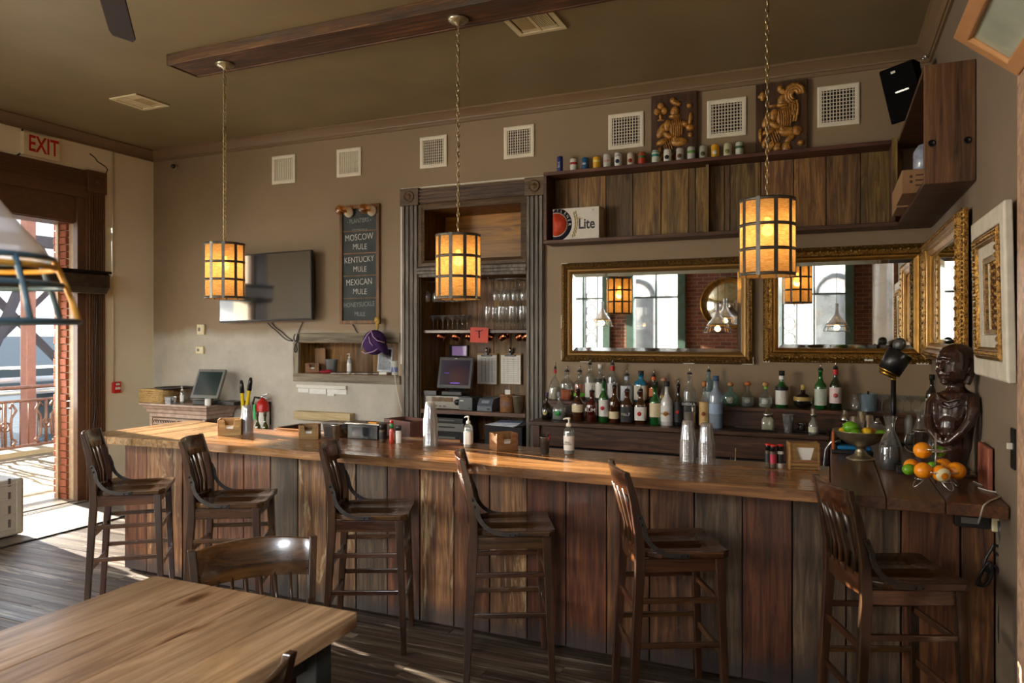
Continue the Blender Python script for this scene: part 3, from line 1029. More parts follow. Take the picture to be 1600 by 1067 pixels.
# end boards of the return at the street end
for k in range(3):
    c = MB(); c.box(0, 0.022, 0.004 + k * 0.2, 0.2 + k * 0.2 - 0.004, 0.01, CT - 0.055)
    o = c.make('board', m_bar, bar, bev=0.003)
    o.location = (jx[0] - bar.location.x, 0.025, 0)
def slab(poly, mat, z0=CT - 0.055, z1=CT, name='top_board', par=None, bev=0.006):
    c = MB()
    cx = sum(p[0] for p in poly) / len(poly); cy = sum(p[1] for p in poly) / len(poly)
    c.prism([(x - cx, y - cy) for x, y in poly], z1 - z0)
    o = c.make(name, mat, par, bev=bev)
    pl = par.location if par else Vector((0, 0, 0))
    o.location = (cx - pl.x, cy - pl.y, z0 - pl.z)
    return o
XL = -4.98
XB = -4.05
ys = [CE, 3.80, 3.99, 4.2, CB]
for i in range(4):
    slab([(XB + 0.0015, ys[i] + 0.0012), (-0.0025, ys[i] + 0.0012), (-0.0025, ys[i + 1] - 0.0012), (XB + 0.0015, ys[i + 1] - 0.0012)], m_top, par=bar, bev=0.004)
xs = [XL, -4.74, -4.5, -4.27, XB]
for i in range(4):
    ya = 4.64 - (xs[i] - XL) * 0.23
    yb = 4.64 - (xs[i + 1] - XL) * 0.23
    slab([(xs[i] + 0.0012, CE - 0.045 + 0.045 * (xs[i] - XL) / 0.93), (xs[i + 1] - 0.0012, CE - 0.045 + 0.045 * (xs[i + 1] - XL) / 0.93), (xs[i + 1] - 0.0012, yb), (xs[i] + 0.0012, ya)], m_topy, par=bar, bev=0.004)
xs = [0.0, 0.231, 0.462, RW - 0.004]
for i in range(3):
    slab([(xs[i] + 0.0015, CE - 0.01), (xs[i + 1] - 0.0015, CE - 0.01), (xs[i + 1] - 0.0015, 5.79), (xs[i] + 0.0015, 5.79)], m_topr, par=bar, bev=0.004)
# narrow raised lip on the bartender side
slab([(-3.9, CB), (-2.3, CB), (-2.3, CB + 0.035), (-3.9, CB + 0.035)], m_top, CT - 0.055, CT + 0.012, 'back_lip', bar, 0.003)

# working side: stainless ice bins, dark undercounter
uc = thing('undercounter_unit', 'dark undercounter sink unit behind the bar', 'bar unit', (-1.3, 4.7, 0))
jset('body', m_blackm, [(-3.3, -0.1, 4.46, 4.9, 0.02, 0.84)], uc, 0.01)
jset('steel_top', m_steel, [(-3.3, -0.1, 4.455, 4.95, 0.84, 0.87)], uc, 0.004)
# low fridges under the back bar
fr_ = thing('bottle_fridge', 'black undercounter fridge below the back bar shelf', 'fridge', (-1.2, 5.95, 0))
jset('body', plain('blue_black_fridge', (44, 50, 60), rough=0.4), [(-2.25, -0.15, 5.98, 6.3, 0.0, 0.86)], fr_, 0.006)
for k in range(3):
    jset('door', plain('fridge_door_%d' % k, (52, 58, 68), rough=0.35), [(-2.23 + k * 0.7, -1.57 + k * 0.7, 5.955, 5.978, 0.08, 0.84)], fr_, 0.004)

# ---------------------------------------------------------------- back bar with raised ledge
BBY, BZ, LY, LZ = 5.8, 1.06, 6.1, 1.215
bb = thing('back_bar', 'dark wooden back bar counter with a raised bottle ledge', 'back bar', (-1.2, BBY, 0))
slab([(-2.36, BBY), (-0.004, BBY), (-0.004, BW - 0.003), (-2.36, BW - 0.003)], m_back, BZ - 0.035, BZ, 'counter_board', bb)
jset('apron', m_back, [(-2.3, -0.01, BBY + 0.05, BBY + 0.075, BZ - 0.21, BZ - 0.037)], bb, 0.003)
jset('ledge_board', m_back, [(-2.34, RW - 0.01, LY, BW - 0.003, LZ - 0.03, LZ)], bb, 0.005)
jset('riser_board', m_back, [(-2.34, RW - 0.01, LY + 0.02, LY + 0.04, BZ, LZ - 0.031)], bb, 0.002)
jset('counter_board', m_back, [(0.0, RW - 0.01, 5.795, BW - 0.003, BZ - 0.035, BZ)], bb, 0.004)
jset('post', m_back, [(-2.33, -2.27, BBY + 0.02, BBY + 0.049, 0, BZ - 0.037), (0.0, 0.02, 5.80, 5.87, 0, BZ - 0.037), (-0.14, -0.04, BBY + 0.09, BBY + 0.16, 0, BZ - 0.037)], bb, 0.003)

# ---------------------------------------------------------------- wall shelf box wrapping the corner
SY, SZ0, SZ1 = 6.09, 2.60, 3.235
SX0, SX1 = -2.335, 0.46
sh = thing('wall_shelf', 'long dark wood open shelf box of upright boards below the wall vents', 'shelf', (-1, BW, SZ0))
jset('bottom_board', m_shelf, [(SX0, SX1, SY, BW - 0.002, SZ0, SZ0 + 0.03)], sh, 0.003)
jset('top_board', m_shelf, [(SX0, SX1, SY, BW - 0.002, SZ1 - 0.03, SZ1)], sh, 0.003)
jset('end_board', m_shelf, [(SX0, SX0 + 0.03, SY, BW - 0.002, SZ0 + 0.031, SZ1 - 0.031)], sh, 0.003)
ub = [866, 904, 947, 989, 1033, 1076, 1086.5, 1104, 1132, 1141, 1189, 1240, 1291, 1345, 1394]
bx = [SX0 + 0.032] + [at(u, Y=BW - 0.03).x for u in ub[1:]] + [SX1 + 0.05]
for i in range(len(bx) - 1):
    wd = bx[i + 1] - bx[i]
    c = MB(); c.box(-wd / 2 + 0.003, wd / 2 - 0.003, -0.012, 0, 0, SZ1 - SZ0 - 0.064)
    o = c.make('board', m_shelfb, sh, bev=0.002)
    o.location = ((bx[i] + bx[i + 1]) / 2 + 1, -0.02 + brng.uniform(-0.004, 0.003), 0.032)
jset('backing', m_blackm, [(SX0 + 0.03, SX1, BW - 0.018, BW - 0.002, SZ0 + 0.03, SZ1 - 0.03)], sh, 0)
xd = at(1103, Y=SY + 0.05).x
jset('divider', m_shelfb, [(xd - 0.012, xd + 0.012, SY + 0.12, BW - 0.04, SZ0 + 0.031, SZ1 - 0.031)], sh, 0.002)
xd = at(1392, Y=SY + 0.02).x
jset('divider', m_shelf, [(xd, xd + 0.03, SY + 0.01, BW - 0.04, SZ0 + 0.031, SZ1 - 0.031)], sh, 0.002)
jset('corner_post', m_shelfb, [(SX1 - 0.04, SX1 - 0.005, SY - 0.015, SY + 0.02, SZ0 + 0.2, SZ1 + 0.01)], sh, 0.002)
EY = 4.47
wc = thing('wall_cabinet', 'reddish brown open cabinet box on the wall beside the speaker', 'cabinet', (RW, 5.2, SZ0))
jset('side_panel', m_cab, [(SX1, RW - 0.003, EY, EY + 0.03, SZ0 + 0.0, SZ1)], wc, 0.004)
jset('top_board', m_shelf, [(SX1, RW - 0.003, EY + 0.031, BW - 0.01, SZ1 - 0.025, SZ1)], wc, 0.003)
jset('bottom_board', m_shelf, [(SX1, RW - 0.003, EY + 0.031, BW - 0.01, SZ0, SZ0 + 0.025)], wc, 0.003)
jset('back_board', m_shelf, [(RW - 0.02, RW - 0.003, EY + 0.031, BW - 0.01, SZ0 + 0.026, SZ1 - 0.026)], wc, 0.002)
for u, v in ((1456, 224), (1512, 219)):
    p = at(u, v, Y=EY)
    c = MB(); c.lathe([(0.019, 0), (0.019, 0.003), (0.012, 0.004), (0.011, -0.0), (0.0, 0.001)], 16, M=Matrix.Translation(p) @ Matrix.Rotation(R(90), 4, 'X'))
    c.make('bolt', m_ironb, wc, W=True)
# ---------------------------------------------------------------- picture-frame builder
def ring(x0, x1, z0, z1, prof, mb=None):
    """prof: (inset, depth toward -y). closed mitred frame"""
    c = mb or MB()
    vs, fs = [], []
    for i, d in prof:
        vs += [(x0 + i, -d, z0 + i), (x1 - i, -d, z0 + i), (x1 - i, -d, z1 - i), (x0 + i, -d, z1 - i)]
    n = len(prof)
    for j in range(n):
        j2 = (j + 1) % n
        for k in range(4):
            k2 = (k + 1) % 4
            fs.append((j * 4 + k, j * 4 + k2, j2 * 4 + k2, j2 * 4 + k))
    c.add(vs, fs)
    return c
def beads(c, x0, x1, z0, z1, inset, y, r, step):
    xa, xb, za, zb = x0 + inset, x1 - inset, z0 + inset, z1 - inset
    nx, nz_ = max(2, int((xb - xa) / step)), max(2, int((zb - za) / step))
    for i in range(nx + 1):
        x = xa + (xb - xa) * i / nx
        for z in (za, zb):
            c.sphere((x, y, z), (r, r * 0.8, r), 6, m=4)
    for i in range(1, nz_):
        z = za + (zb - za) * i / nz_
        for x in (xa, xb):
            c.sphere((x, y, z), (r, r * 0.8, r), 6, m=4)
    return c
# vents on the back wall
m_ventw = plain('white_wall_vent', (236, 228, 206), rough=0.5, noise=0.05)
def vent(u0, v0, u1, v1, dark, label):
    um = (u0 + u1) / 2
    a, b = at(u0, Y=BW).x, at(u1, Y=BW).x
    zt = at(um, v0, Y=BW).z; zb = at(um, v1, Y=BW).z
    w_, h_ = (b - a) / 2, (zt - zb)
    t = thing('wall_vent', label, 'vent', ((a + b) / 2, BW, zb), 0)
    ring(-w_, w_, 0, h_, [(0, 0), (0, 0.012), (0.012, 0.016), (0.035, 0.014), (0.035, 0)]).make('frame', m_ventw, t)
    MB().box(-w_ + 0.034, w_ - 0.034, -0.002, -0.0005, 0.034, h_ - 0.034).make('backing', m_blackm if dark else m_white, t)
    nv = 10
    for i in range(nv):
        x = -w_ + 0.035 + (2 * w_ - 0.07) * (i + 0.5) / nv
        q = MB().box(-0.0035, 0.0035, -0.013, -0.004, 0.034, h_ - 0.034).make('slat', m_ventw, t); q.location = (x, 0, 0)
    if dark:
        c = MB()
        for i in range(9):
            z = 0.034 + (h_ - 0.068) * (i + 0.5) / 9
            c.box(-w_ + 0.034, w_ - 0.034, -0.0038, -0.0024, z - 0.003, z + 0.003)
        c.make('cross_bar', m_ventw, t)
vl = ['white wall vent nearest the cream wall, above the television', 'white wall vent above the chalkboard', 'square black-backed wall vent between chalkboard and recess', 'square wall vent above the wooden recess casing', 'square wall vent just before the carved club panel', 'square wall vent between the two carved panels', 'square wall vent beside the black speaker']
for (q, lb) in zip([(426, 243, 462, 287, 0), (527, 232, 565, 276, 0), (657, 213, 699, 262, 1), (788, 197, 835, 247, 1), (951, 177, 1006, 232, 1), (1105, 155, 1166, 214, 1), (1277, 133, 1343, 197, 1)], vl):
    vent(q[0], q[1], q[2], q[3], q[4], lb)
# ceiling vents
def cvent(c0, c1, label, dark):
    p = [at(u, v, Z=CH) for u, v in (c0, c1)]
    x0, x1 = sorted((p[0].x, p[1].x)); y0, y1 = sorted((p[0].y, p[1].y))
    t = thing('ceiling_vent', label, 'vent', ((x0 + x1) / 2, (y0 + y1) / 2, CH))
    w_, h_ = (x1 - x0) / 2, (y1 - y0) / 2
    c = MB()
    for q in ((-w_, w_, -h_, -h_ + 0.04), (-w_, w_, h_ - 0.04, h_), (-w_, -w_ + 0.04, -h_ + 0.04, h_ - 0.04), (w_ - 0.04, w_, -h_ + 0.04, h_ - 0.04), (-0.01, 0.01, -h_ + .04, h_ - .04)):
        c.box(q[0], q[1], q[2], q[3], -0.014, -0.001)
    c.make('frame', m_vent, t, bev=0.003)
    MB().box(-w_ + 0.03, w_ - 0.03, -h_ + 0.03, h_ - 0.03, -0.003, -0.0005).make('backing', m_vent if not dark else m_blackm, t)
    MB().box(-w_ + 0.05, w_ - 0.05, h_ - 0.09, h_ - 0.05, -0.01, -0.004).box(-w_ + 0.05, w_ - 0.05, -h_ + 0.05, -h_ + 0.1, -0.01, -0.004).make('deflector', m_vent, t)
    n = 18
    for i in range(n):
        x = -w_ + 0.05 + (2 * w_ - 0.1) * (i + 0.5) / n
        q = MB().box(-0.005, 0.005, -h_ + 0.1, h_ - 0.09, -0.012, -0.003).make('slat', m_vent, t); q.location = (x, 0, 0); q.rotation_euler = (0, R(-25 if i < n / 2 else 25), 0)
cvent((170, 153), (266, 164), 'cream ceiling vent near the street door end', 0)
cvent((778, 22), (887, 42), 'cream slatted ceiling vent beside the reclaimed beam', 1)
# security camera
p = at(271, 259, Y=BW - 0.03)
sc_ = thing('security_camera', 'small white and black security camera in the corner below the crown', 'camera', (p.x, BW, p.z))
c = MB(); c.lathe([(0.03, 0), (0.032, 0.02), (0.02, 0.045), (0.0, 0.05)], 16, M=Matrix.Rotation(R(90), 4, 'X')); c.make('mount', m_white, sc_)
c = MB(); c.sphere((0.02, -0.05, -0.012), 0.028, 12); c.make('lens', m_black, sc_)
p = at(1445, 88.5, Y=BW - 0.09)
o = MB().lathe([(0.016, 0), (0.018, 0.012), (0.01, 0.013), (0.009, 0.004), (0, 0.004)], 14).make('round_bolt', m_steel, None, loc=(p.x, BW - 0.06, p.z), rot=(R(70), 0, 0))
tag(o, 'small ring bolt on the crown moulding in the corner by the cabinet', 'bolt')

# carved panels
def carved(u0, u1, v0, v1, label, seed, club):
    um = (u0 + u1) / 2
    a, b = at(u0, Y=BW - 0.02).x, at(u1, Y=BW - 0.02).x
    zt, zb = at(um, v0, Y=BW - 0.03).z, SZ1 + 0.002
    w_, h_ = (b - a) / 2, zt - zb
    t = thing('wood_carving', label, 'carving', ((a + b) / 2, BW - 0.04, zb))
    MB().box(-w_, w_, -0.0, 0.035, 0, h_).make('board', m_carve, t, bev=0.006)
    rr = random.Random(seed)
    def blob(n, pts, mat=m_carvelt):
        c = MB()
        for x, z, rx, rz, rot in pts:
            M = Matrix.Translation((x * w_, 0, z * h_)) @ Matrix.Rotation(R(rot), 4, 'Y')
            c.sphere((0, 0, 0), (rx * w_, 0.026, rz * w_), 12, M=M, m=8)
        o = c.make(n, mat, t)
        o['kind'] = 'stuff'
        return o
    if club:
        blob('club_emblem', [(-0.55, 0.84, .17, .17, 0), (-0.72, 0.77, .16, .16, 0), (-0.4, 0.77, .16, .16, 0), (-0.56, 0.69, .08, .17, 0), (-.56, .645, .15, .05, 0)])
    else:
        blob('diamond_emblem', [(-0.72, 0.83, .13, .2, 0), (-.72, .83, .2, .1, 0)])
    blob('figure_head', [(0.05, 0.74, .2, .25, 12), (0.1, 0.86, .26, .12, 25), (-.03, .9, .14, .14, 0), (0.05, .68, .28, .1, 0)])
    blob('figure_body', [(0.12, 0.52, .33, .42, 0), (-0.28, 0.56, .18, .26, 15), (0.2, 0.32, .42, .2, 0), (-.25, .42, .3, .13, 35), (0.05, .36, .14, .18, -20), (.45, .56, .2, .15, 20)])
    blob('figure_cloak', [(-0.52, 0.5, .18, .36, 30), (-0.5, 0.34, .3, .14, -20), (-0.4, 0.14, .3, .15, -50), (-.15, .12, .18, .22, 10), (0.2, 0.1, .2, .26, 0), (-.62, .2, .12, .25, 20)])
    c = MB()
    for k in range(6):
        x = -0.08 + k * 0.085
        c.tube([((x + 0.03 * math.sin(q)) * w_, -0.026, (0.38 + 0.06 * q) * h_) for q in range(5)], 0.0045, n=5)
    for k in range(4):
        c.tube([((-0.4 + k * 0.07 + 0.05 * q) * w_, -0.022, (0.28 + k * 0.03 - 0.05 * q) * h_) for q in range(4)], 0.005, n=5)
    c.make('carved_lines', m_carvelt, t)
    if club:
        blob('carved_ornament', [(0.72, 0.62, .1, .3, 8), (0.7, .5, .2, .14, 0), (.72, .4, .12, .12, 0), (.68, .8, .14, .1, 20)])
    else:
        c = MB()
        for s in range(3):
            c.tube([((0.52 + (0.34 - s * .1) * math.cos(q * 0.6)) * w_, -0.015, (0.8 + (0.13 - s * .035) * math.sin(q * 0.6)) * h_) for q in range(9)], [0.016, .018, .02, .02, .02, .018, .016, .012, .008], n=6)
        for s in range(4):
            c.tube([((0.3 + s * 0.1 + 0.05 * math.sin(q)) * w_, -0.01, (0.72 - 0.07 * q) * h_) for q in range(5)], 0.012, n=5)
        c.make('carved_scroll', m_carvelt, t)
        blob('carved_ornament', [(0.6, 0.32, .22, .2, 20), (0.35, .22, .25, .12, -30), (.75, .15, .15, .12, 0), (-.8, .3, .1, .3, 0), (-.3, .68, .22, .06, 0), (.3, .62, .16, .1, 0)])
carved(1018, 1090, 146, 240, 'carved wooden panel with a club emblem and a crowned figure', 3, True)
carved(1181, 1262, 128, 228, 'carved wooden panel with a diamond emblem and swirling scroll', 4, False)

# ---------------------------------------------------------------- casing and shelves of the recess
rc = thing('recess_casing', 'fluted dark wood casing with corner rosettes framing the bar recess', 'casing', ((RX0 + RX1) / 2, BW, 0))
cx0, cx1 = at(629, Y=BW).x, at(853, Y=BW).x
ztop = at(740, 287, Y=BW).z
zh = ztop - 0.17
def fluted(x0, x1, z0, z1, mat, name, horiz=False):
    c = MB(); c.box(x0, x1, BW - 0.03, BW, z0, z1)
    n = 4
    for i in range(n):
        if horiz:
            z = z0 + (z1 - z0) * (i + 0.5) / n
            c.box(x0, x1, BW - 0.045, BW - 0.03, z - (z1 - z0) / n * 0.3, z + (z1 - z0) / n * 0.3)
        else:
            x = x0 + (x1 - x0) * (i + 0.5) / n
            c.box(x - (x1 - x0) / n * 0.3, x + (x1 - x0) / n * 0.3, BW - 0.045, BW - 0.03, z0, z1)
    return c.make(name, mat, rc, bev=0.004, W=True)
fluted(cx0 + 0.01, RX0 + 0.0, 0.0, zh, m_trimgrey, 'upright')
fluted(RX1 + 0.0, cx1 - 0.01, 0.0, zh, m_trimgrey, 'upright')
fluted(RX0 + 0.0, RX1 - 0.0, zh + 0.015, ztop - 0.015, m_trimgreyx, 'header', True)
for xa, xb in ((cx0, RX0 + 0.01), (RX1 - 0.01, cx1)):
    bl = MB().box(xa, xb, BW - 0.055, BW, zh, ztop).make('corner_block', m_trimgreyx, rc, bev=0.004, W=True)
    c = MB(); c.lathe([(0.058, 0), (0.058, 0.01), (0.046, 0.014), (0.042, 0.006), (0.028, 0.006), (0.022, 0.016), (0.0, 0.02)], 20, M=Matrix.Translation(((xa + xb) / 2, BW - 0.055, (zh + ztop) / 2)) @ Matrix.Rotation(R(90), 4, 'X'))
    c.make('rosette', m_trimgreyx, rc, W=True)
jset('paint_edge', m_white, [(cx0 - 0.014, cx1, BW - 0.012, BW, ztop, ztop + 0.014), (cx0 - 0.016, cx0, BW - 0.012, BW, 1.5, ztop)], rc, 0)
# inner frame of the upper niche, moulded bar, inner lining
uz1, uz0 = at(740, 319, Y=BW).z, at(740, 404, Y=BW).z
ix0, ix1 = RX0 + 0.0, RX1
ring(ix0, ix1, uz0 - 0.06, zh + 0.01, [(0, 0), (0, 0.03), (0.03, 0.035), (0.06, 0.02), (0.06, -0.02), (0, -0.02)]).make('inner_frame', m_trimgreyx, rc, loc=(-rc.location.x, 0.0, 0))
zl0, zl1 = 2.36, uz0 - 0.065
jset('moulded_bar', m_trimgrey, [(ix0, ix1, BW - 0.03, BW + 0.02, zl0, zl1), (ix0 - 0.01, ix1 + 0.01, BW - 0.06, BW - 0.02, zl0 + 0.03, zl0 + 0.06), (ix0 - 0.01, ix1 + 0.01, BW - 0.055, BW - 0.02, zl1 - 0.04, zl1 - 0.01)], rc, 0.006)
jset('niche_back', m_burl, [(ix0, ix1, RY - 0.02, RY - 0.002, zl1, uz1 + 0.1)], rc, 0)
nb = 6
for i in range(nb):
    xa = ix0 + (ix1 - ix0) * i / nb; xb = ix0 + (ix1 - ix0) * (i + 1) / nb
    c = MB(); c.box(-(xb - xa) / 2 + 0.002, (xb - xa) / 2 - 0.002, 0, 0.016, 0, zl1 - 0.02)
    o = c.make('back_board', m_niche, rc, bev=0.002); o.location = ((xa + xb) / 2 - rc.location.x, RY - BW - 0.02 + brng.uniform(-.003, .002), 0)
jset('side_lining', m_niche, [(ix0 + 0.001, ix0 + 0.012, BW, RY - 0.02, 0, 3.05)], rc, 0)
jset('side_lining', m_niche, [(ix1 - 0.012, ix1 - 0.001, BW, RY - 0.02, 0, 3.05)], rc, 0)
jset('top_lining', m_niche, [(ix0 + 0.012, ix1 - 0.012, BW + .02, RY - 0.02, 3.03, 3.055), (ix0 + .012, ix1 - .012, BW + .02, RY - .02, zl1 - .1, zl1 - .02)], rc, 0)
GS, ES, LS = 1.84, 1.06, 0.72
jset('glass_shelf_board', m_back, [(ix0 + 0.012, ix1 - 0.012, BW + 0.04, RY - 0.022, GS - 0.03, GS)], rc, 0.003)
jset('equipment_shelf', m_back, [(ix0 + 0.012, ix1 - 0.012, BW - 0.02, RY - 0.022, ES - 0.04, ES)], rc, 0.003)
jset('lower_shelf', m_back, [(ix0 + 0.012, ix1 - 0.012, BW - 0.0, RY - 0.022, LS - 0.03, LS)], rc, 0.003)

# pass-through niche frame
pf = thing('niche_frame', 'weathered grey board frame around the small wall niche', 'frame', ((NX0 + NX1) / 2, BW, NZ0))
ox0, ox1 = at(458, Y=BW - .02).x, at(626, Y=BW - .02).x
zt_, zb_ = at(540, 520, Y=BW - .02).z, at(540, 598, Y=BW - .02).z
jset('top_board', m_driftx, [(ox0 + 0.05, cx0 - 0.02, BW - 0.025, BW, NZ1, zt_)], pf, 0.003)
jset('bottom_board', m_driftx, [(ox0, cx0 - 0.02, BW - 0.025, BW, zb_, NZ0)], pf, 0.003)
jset('upright_board', m_driftz, [(ox0, NX0, BW - 0.024, BW, NZ0 + 0.001, NZ1)], pf, 0.003)
jset('lining', m_niche, [(NX0 + 0.001, NX0 + 0.008, BW, NY - 0.01, NZ0, NZ1), (NX1 - 0.008, NX1 - 0.001, BW, NY - 0.01, NZ0, NZ1), (NX0, NX1, NY - 0.01, NY - 0.002, NZ0, NZ1), (NX0, NX1, BW, NY - .01, NZ1 - .008, NZ1 - .001), (NX0, NX1, BW - 0.03, NY - .01, NZ0 + 0.0005, NZ0 + .006)], pf, 0)

# ---------------------------------------------------------------- mirrors
def wall_mirror(name, label, loc, rz, w_, h_, kind, lean=0):
    t = thing(name, label, 'mirror', loc, rz)
    t.rotation_euler = (lean, 0, rz)
    if kind == 'gold':
        fw = 0.115
        ring(0, w_, 0, h_, [(0, 0), (0, 0.02), (0.012, 0.034), (0.04, 0.06), (0.07, 0.045), (0.082, 0.03), (0.082, 0)]).make('frame', m_gold, t)
        ring(0, w_, 0, h_, [(0.0825, 0.0), (0.0825, 0.036), (0.095, 0.032), (fw, 0.014), (fw, 0.0)]).make('inner_frame', m_goldsm, t, bev=0.002)
        beads(MB(), 0, w_, 0, h_, 0.01, -0.03, 0.009, 0.024).make('beading', m_golddk, t)['kind'] = 'stuff'
        beads(MB(), 0, w_, 0, h_, 0.04, -0.056, 0.013, 0.055).make('ornament', m_gold, t)['kind'] = 'stuff'
        c = MB()
        c.box(0.0, 0.05, -0.03, -0.002, -0.002, 0.012); c.box(w_ - 0.1, w_ - 0.02, -0.032, -0.002, -0.002, 0.012); c.box(w_ * 0.62, w_ * 0.62 + 0.06, -0.062, -0.05, 0.02, 0.035)
        c.make('chipped_gesso', m_white, t, label='bare white gesso where the gilt has chipped')
    elif kind == 'olive':
        fw = 0.098
        ring(0, w_, 0, h_, [(0, 0), (0, 0.03), (0.01, 0.045), (0.03, 0.055), (0.052, 0.04), (0.058, 0.03), (0.058, 0)]).make('frame', m_golddk, t)
        ring(0, w_, 0, h_, [(0.0585, 0.0), (0.0585, 0.034), (0.075, 0.03), (fw, 0.012), (fw, 0.0)]).make('inner_frame', plain('olive_gilt', (140, 106, 56), rough=0.4, metal=0.6), t, bev=0.002)
        beads(MB(), 0, w_, 0, h_, 0.028, -0.052, 0.011, 0.034).make('ornament', m_golddk, t)['kind'] = 'stuff'
        c = MB()
        for a, b_, e, f in ((0, 0.06, h_ - 0.01, h_ + 0.002), (-.002, .01, .02, .1), (-.002, .01, .3, .42), (.18, .26, -.002, .012), (w_ * .66, w_ * .66 + .09, -.002, .012), (w_ - .09, w_ - .01, -.002, .012), (w_ - .012, w_ + .002, .0, .06)):
            c.box(a, b_, -0.036, -0.002, e, f)
        c.make('chipped_gesso', m_white, t, label='bare white gesso where the gilt has chipped')
    # bevel ring and glass
    ring(0, w_, 0, h_, [(fw, 0.0), (fw, 0.006), (fw + 0.03, 0.010), (fw + 0.03, 0.0)]).make('bevel', m_bevelg, t)
    MB().box(fw + 0.03, w_ - fw - 0.03, -0.0102, -0.004, fw + 0.03, h_ - fw - 0.03).make('mirror_glass', m_mirror, t)
    return t
mx0, mx1 = at(877, Y=BW - .04).x, at(1177, Y=BW - .04).x
mz0, mz1 = at(1020, 567, Y=BW - .04).z, at(1020, 406, Y=BW - .04).z
wall_mirror('wall_mirror', 'wide mirror with olive gilt frame above the back row of bottles', (mx0, BW - 0.004, mz0), 0, mx1 - mx0, mz1 - mz0, 'olive')
mx0, mx1 = at(1192, Y=BW - .04).x, at(1456, Y=BW - .04).x
mz0, mz1 = at(1330, 567.5, Y=BW - .04).z, at(1330, 384, Y=BW - .04).z
wall_mirror('wall_mirror', 'ornate bright gilt mirror on the back wall in the corner', (mx0, BW - 0.004, mz0), 0, mx1 - mx0, mz1 - mz0, 'gold')
# right wall gilt mirror: local x runs from far (corner) to near
wall_mirror('wall_mirror', 'ornate gilt mirror on the side wall behind the statue', (RW - 0.02, 6.2, 1.62), R(-90), 1.62, 0.86, 'gold', lean=0)
# white framed mirror
t = thing('framed_mirror', 'small mirror with chunky white frame and gilt inner band on side wall', 'mirror', (RW - 0.004, 4.30, 1.60), R(-90))
t.rotation_euler = (R(1.1), 0, R(-90))
W_, H_ = 0.75, 0.75
ring(0, W_, 0, H_, [(0, 0), (0, 0.028), (0.01, 0.034), (0.08, 0.034), (0.085, 0.024), (0.085, 0)]).make('frame', plain('chalky_white_frame', (212, 204, 186), rough=0.6, noise=0.12, nscale=14), t, bev=0.004)
ring(0, W_, 0, H_, [(0.0855, 0), (0.0855, 0.036), (0.1, 0.046), (0.13, 0.04), (0.14, 0.024), (0.14, 0)]).make('gilt_band', m_gold, t)
beads(MB(), 0, W_, 0, H_, 0.115, -0.044, 0.012, 0.032).make('ornament', m_gold, t)['kind'] = 'stuff'
ring(0, W_, 0, H_, [(0.1405, 0), (0.1405, 0.026), (0.195, 0.024), (0.2, 0.01), (0.2, 0)]).make('inner_frame', plain('chalky_white_inner', (204, 196, 178), rough=0.6, noise=0.12), t)
ring(0, W_, 0, H_, [(0.2005, 0), (0.2005, 0.02), (0.22, 0.014), (0.22, 0)]).make('sight_edge', m_golddk, t)
MB().box(0.22, W_ - 0.22, -0.008, -0.002, 0.22, H_ - 0.22).make('mirror_glass', m_mirror, t)

# side door casing and the transom tilted open above it
m_flaky = plain('flaking_copper_paint', (196, 160, 134), rough=0.35, noise=0.35, nscale=30, bump=0.3)
d2 = struct(thing('door_2', 'side wall door casing with flaking paint', 'door', (RW, 3.1, 0)))
jset('casing', m_flaky, [(RW - 0.045, RW, 3.22, 3.34, 0, 2.74), (RW - 0.03, RW, 3.19, 3.22, 0, 2.74)], d2, 0.004)
jset('header', m_flaky, [(RW - 0.045, RW, 1.8, 3.34, 2.741, 2.8)], d2, 0.004)
jset('leaf', plain('dark_door_leaf', (60, 40, 30), rough=0.4), [(RW - 0.02, RW - 0.002, 1.9, 3.19, 0, 2.7)], d2, 0.004)
pT, pB = at(1499, 47.6, X=0.46), Vector((RW - 0.03, 3.2, 2.80))
hang = thing('tilted_transom', 'copper edged glass transom tilted out from the side wall near the ceiling', 'transom window', (RW - 0.03, pT.y, pB.z))
dx, dz = pT.x - hang.location.x, pT.z - hang.location.z
ln = math.hypot(dx, dz)
hang.rotation_euler = (0, 0, R(-90))
ang = math.atan2(-dx, dz)
c = ring(0, 1.2, 0, ln, [(0, 0), (0, 0.035), (0.055, 0.035), (0.06, 0.02), (0.06, 0)])
c.make('frame', plain('copper_toned_frame', (206, 150, 96), rough=0.3, metal=0.3, noise=0.15, nscale=6), hang, bev=0.004, rot=(ang, 0, 0))
MB().box(0.06, 1.14, -0.016, -0.01, 0.06, ln - 0.06).make('pane', plain('greenish_textured_glass', (168, 176, 156), rough=0.12, noise=0.15, nscale=5), hang, rot=(ang, 0, 0))
c = MB(); c.box(0.0, 0.02, 0.002, 0.02, 0.0, ln * 0.5); c.make('stay', m_ironb, hang, rot=(ang * 0.2, 0, 0))
# switch plate
p = at(1585, 701, X=RW)
sw = thing('light_switch', 'dark switch plate with a white toggle on the side wall', 'switch', (RW, p.y, p.z))
MB().cbox((-0.004, 0, 0), (0.008, 0.07, 0.17)).make('plate', m_ironb, sw, bev=0.002)
MB().cbox((-0.016, 0, 0.01), (0.022, 0.012, 0.026)).make('toggle', m_white, sw, bev=0.002)

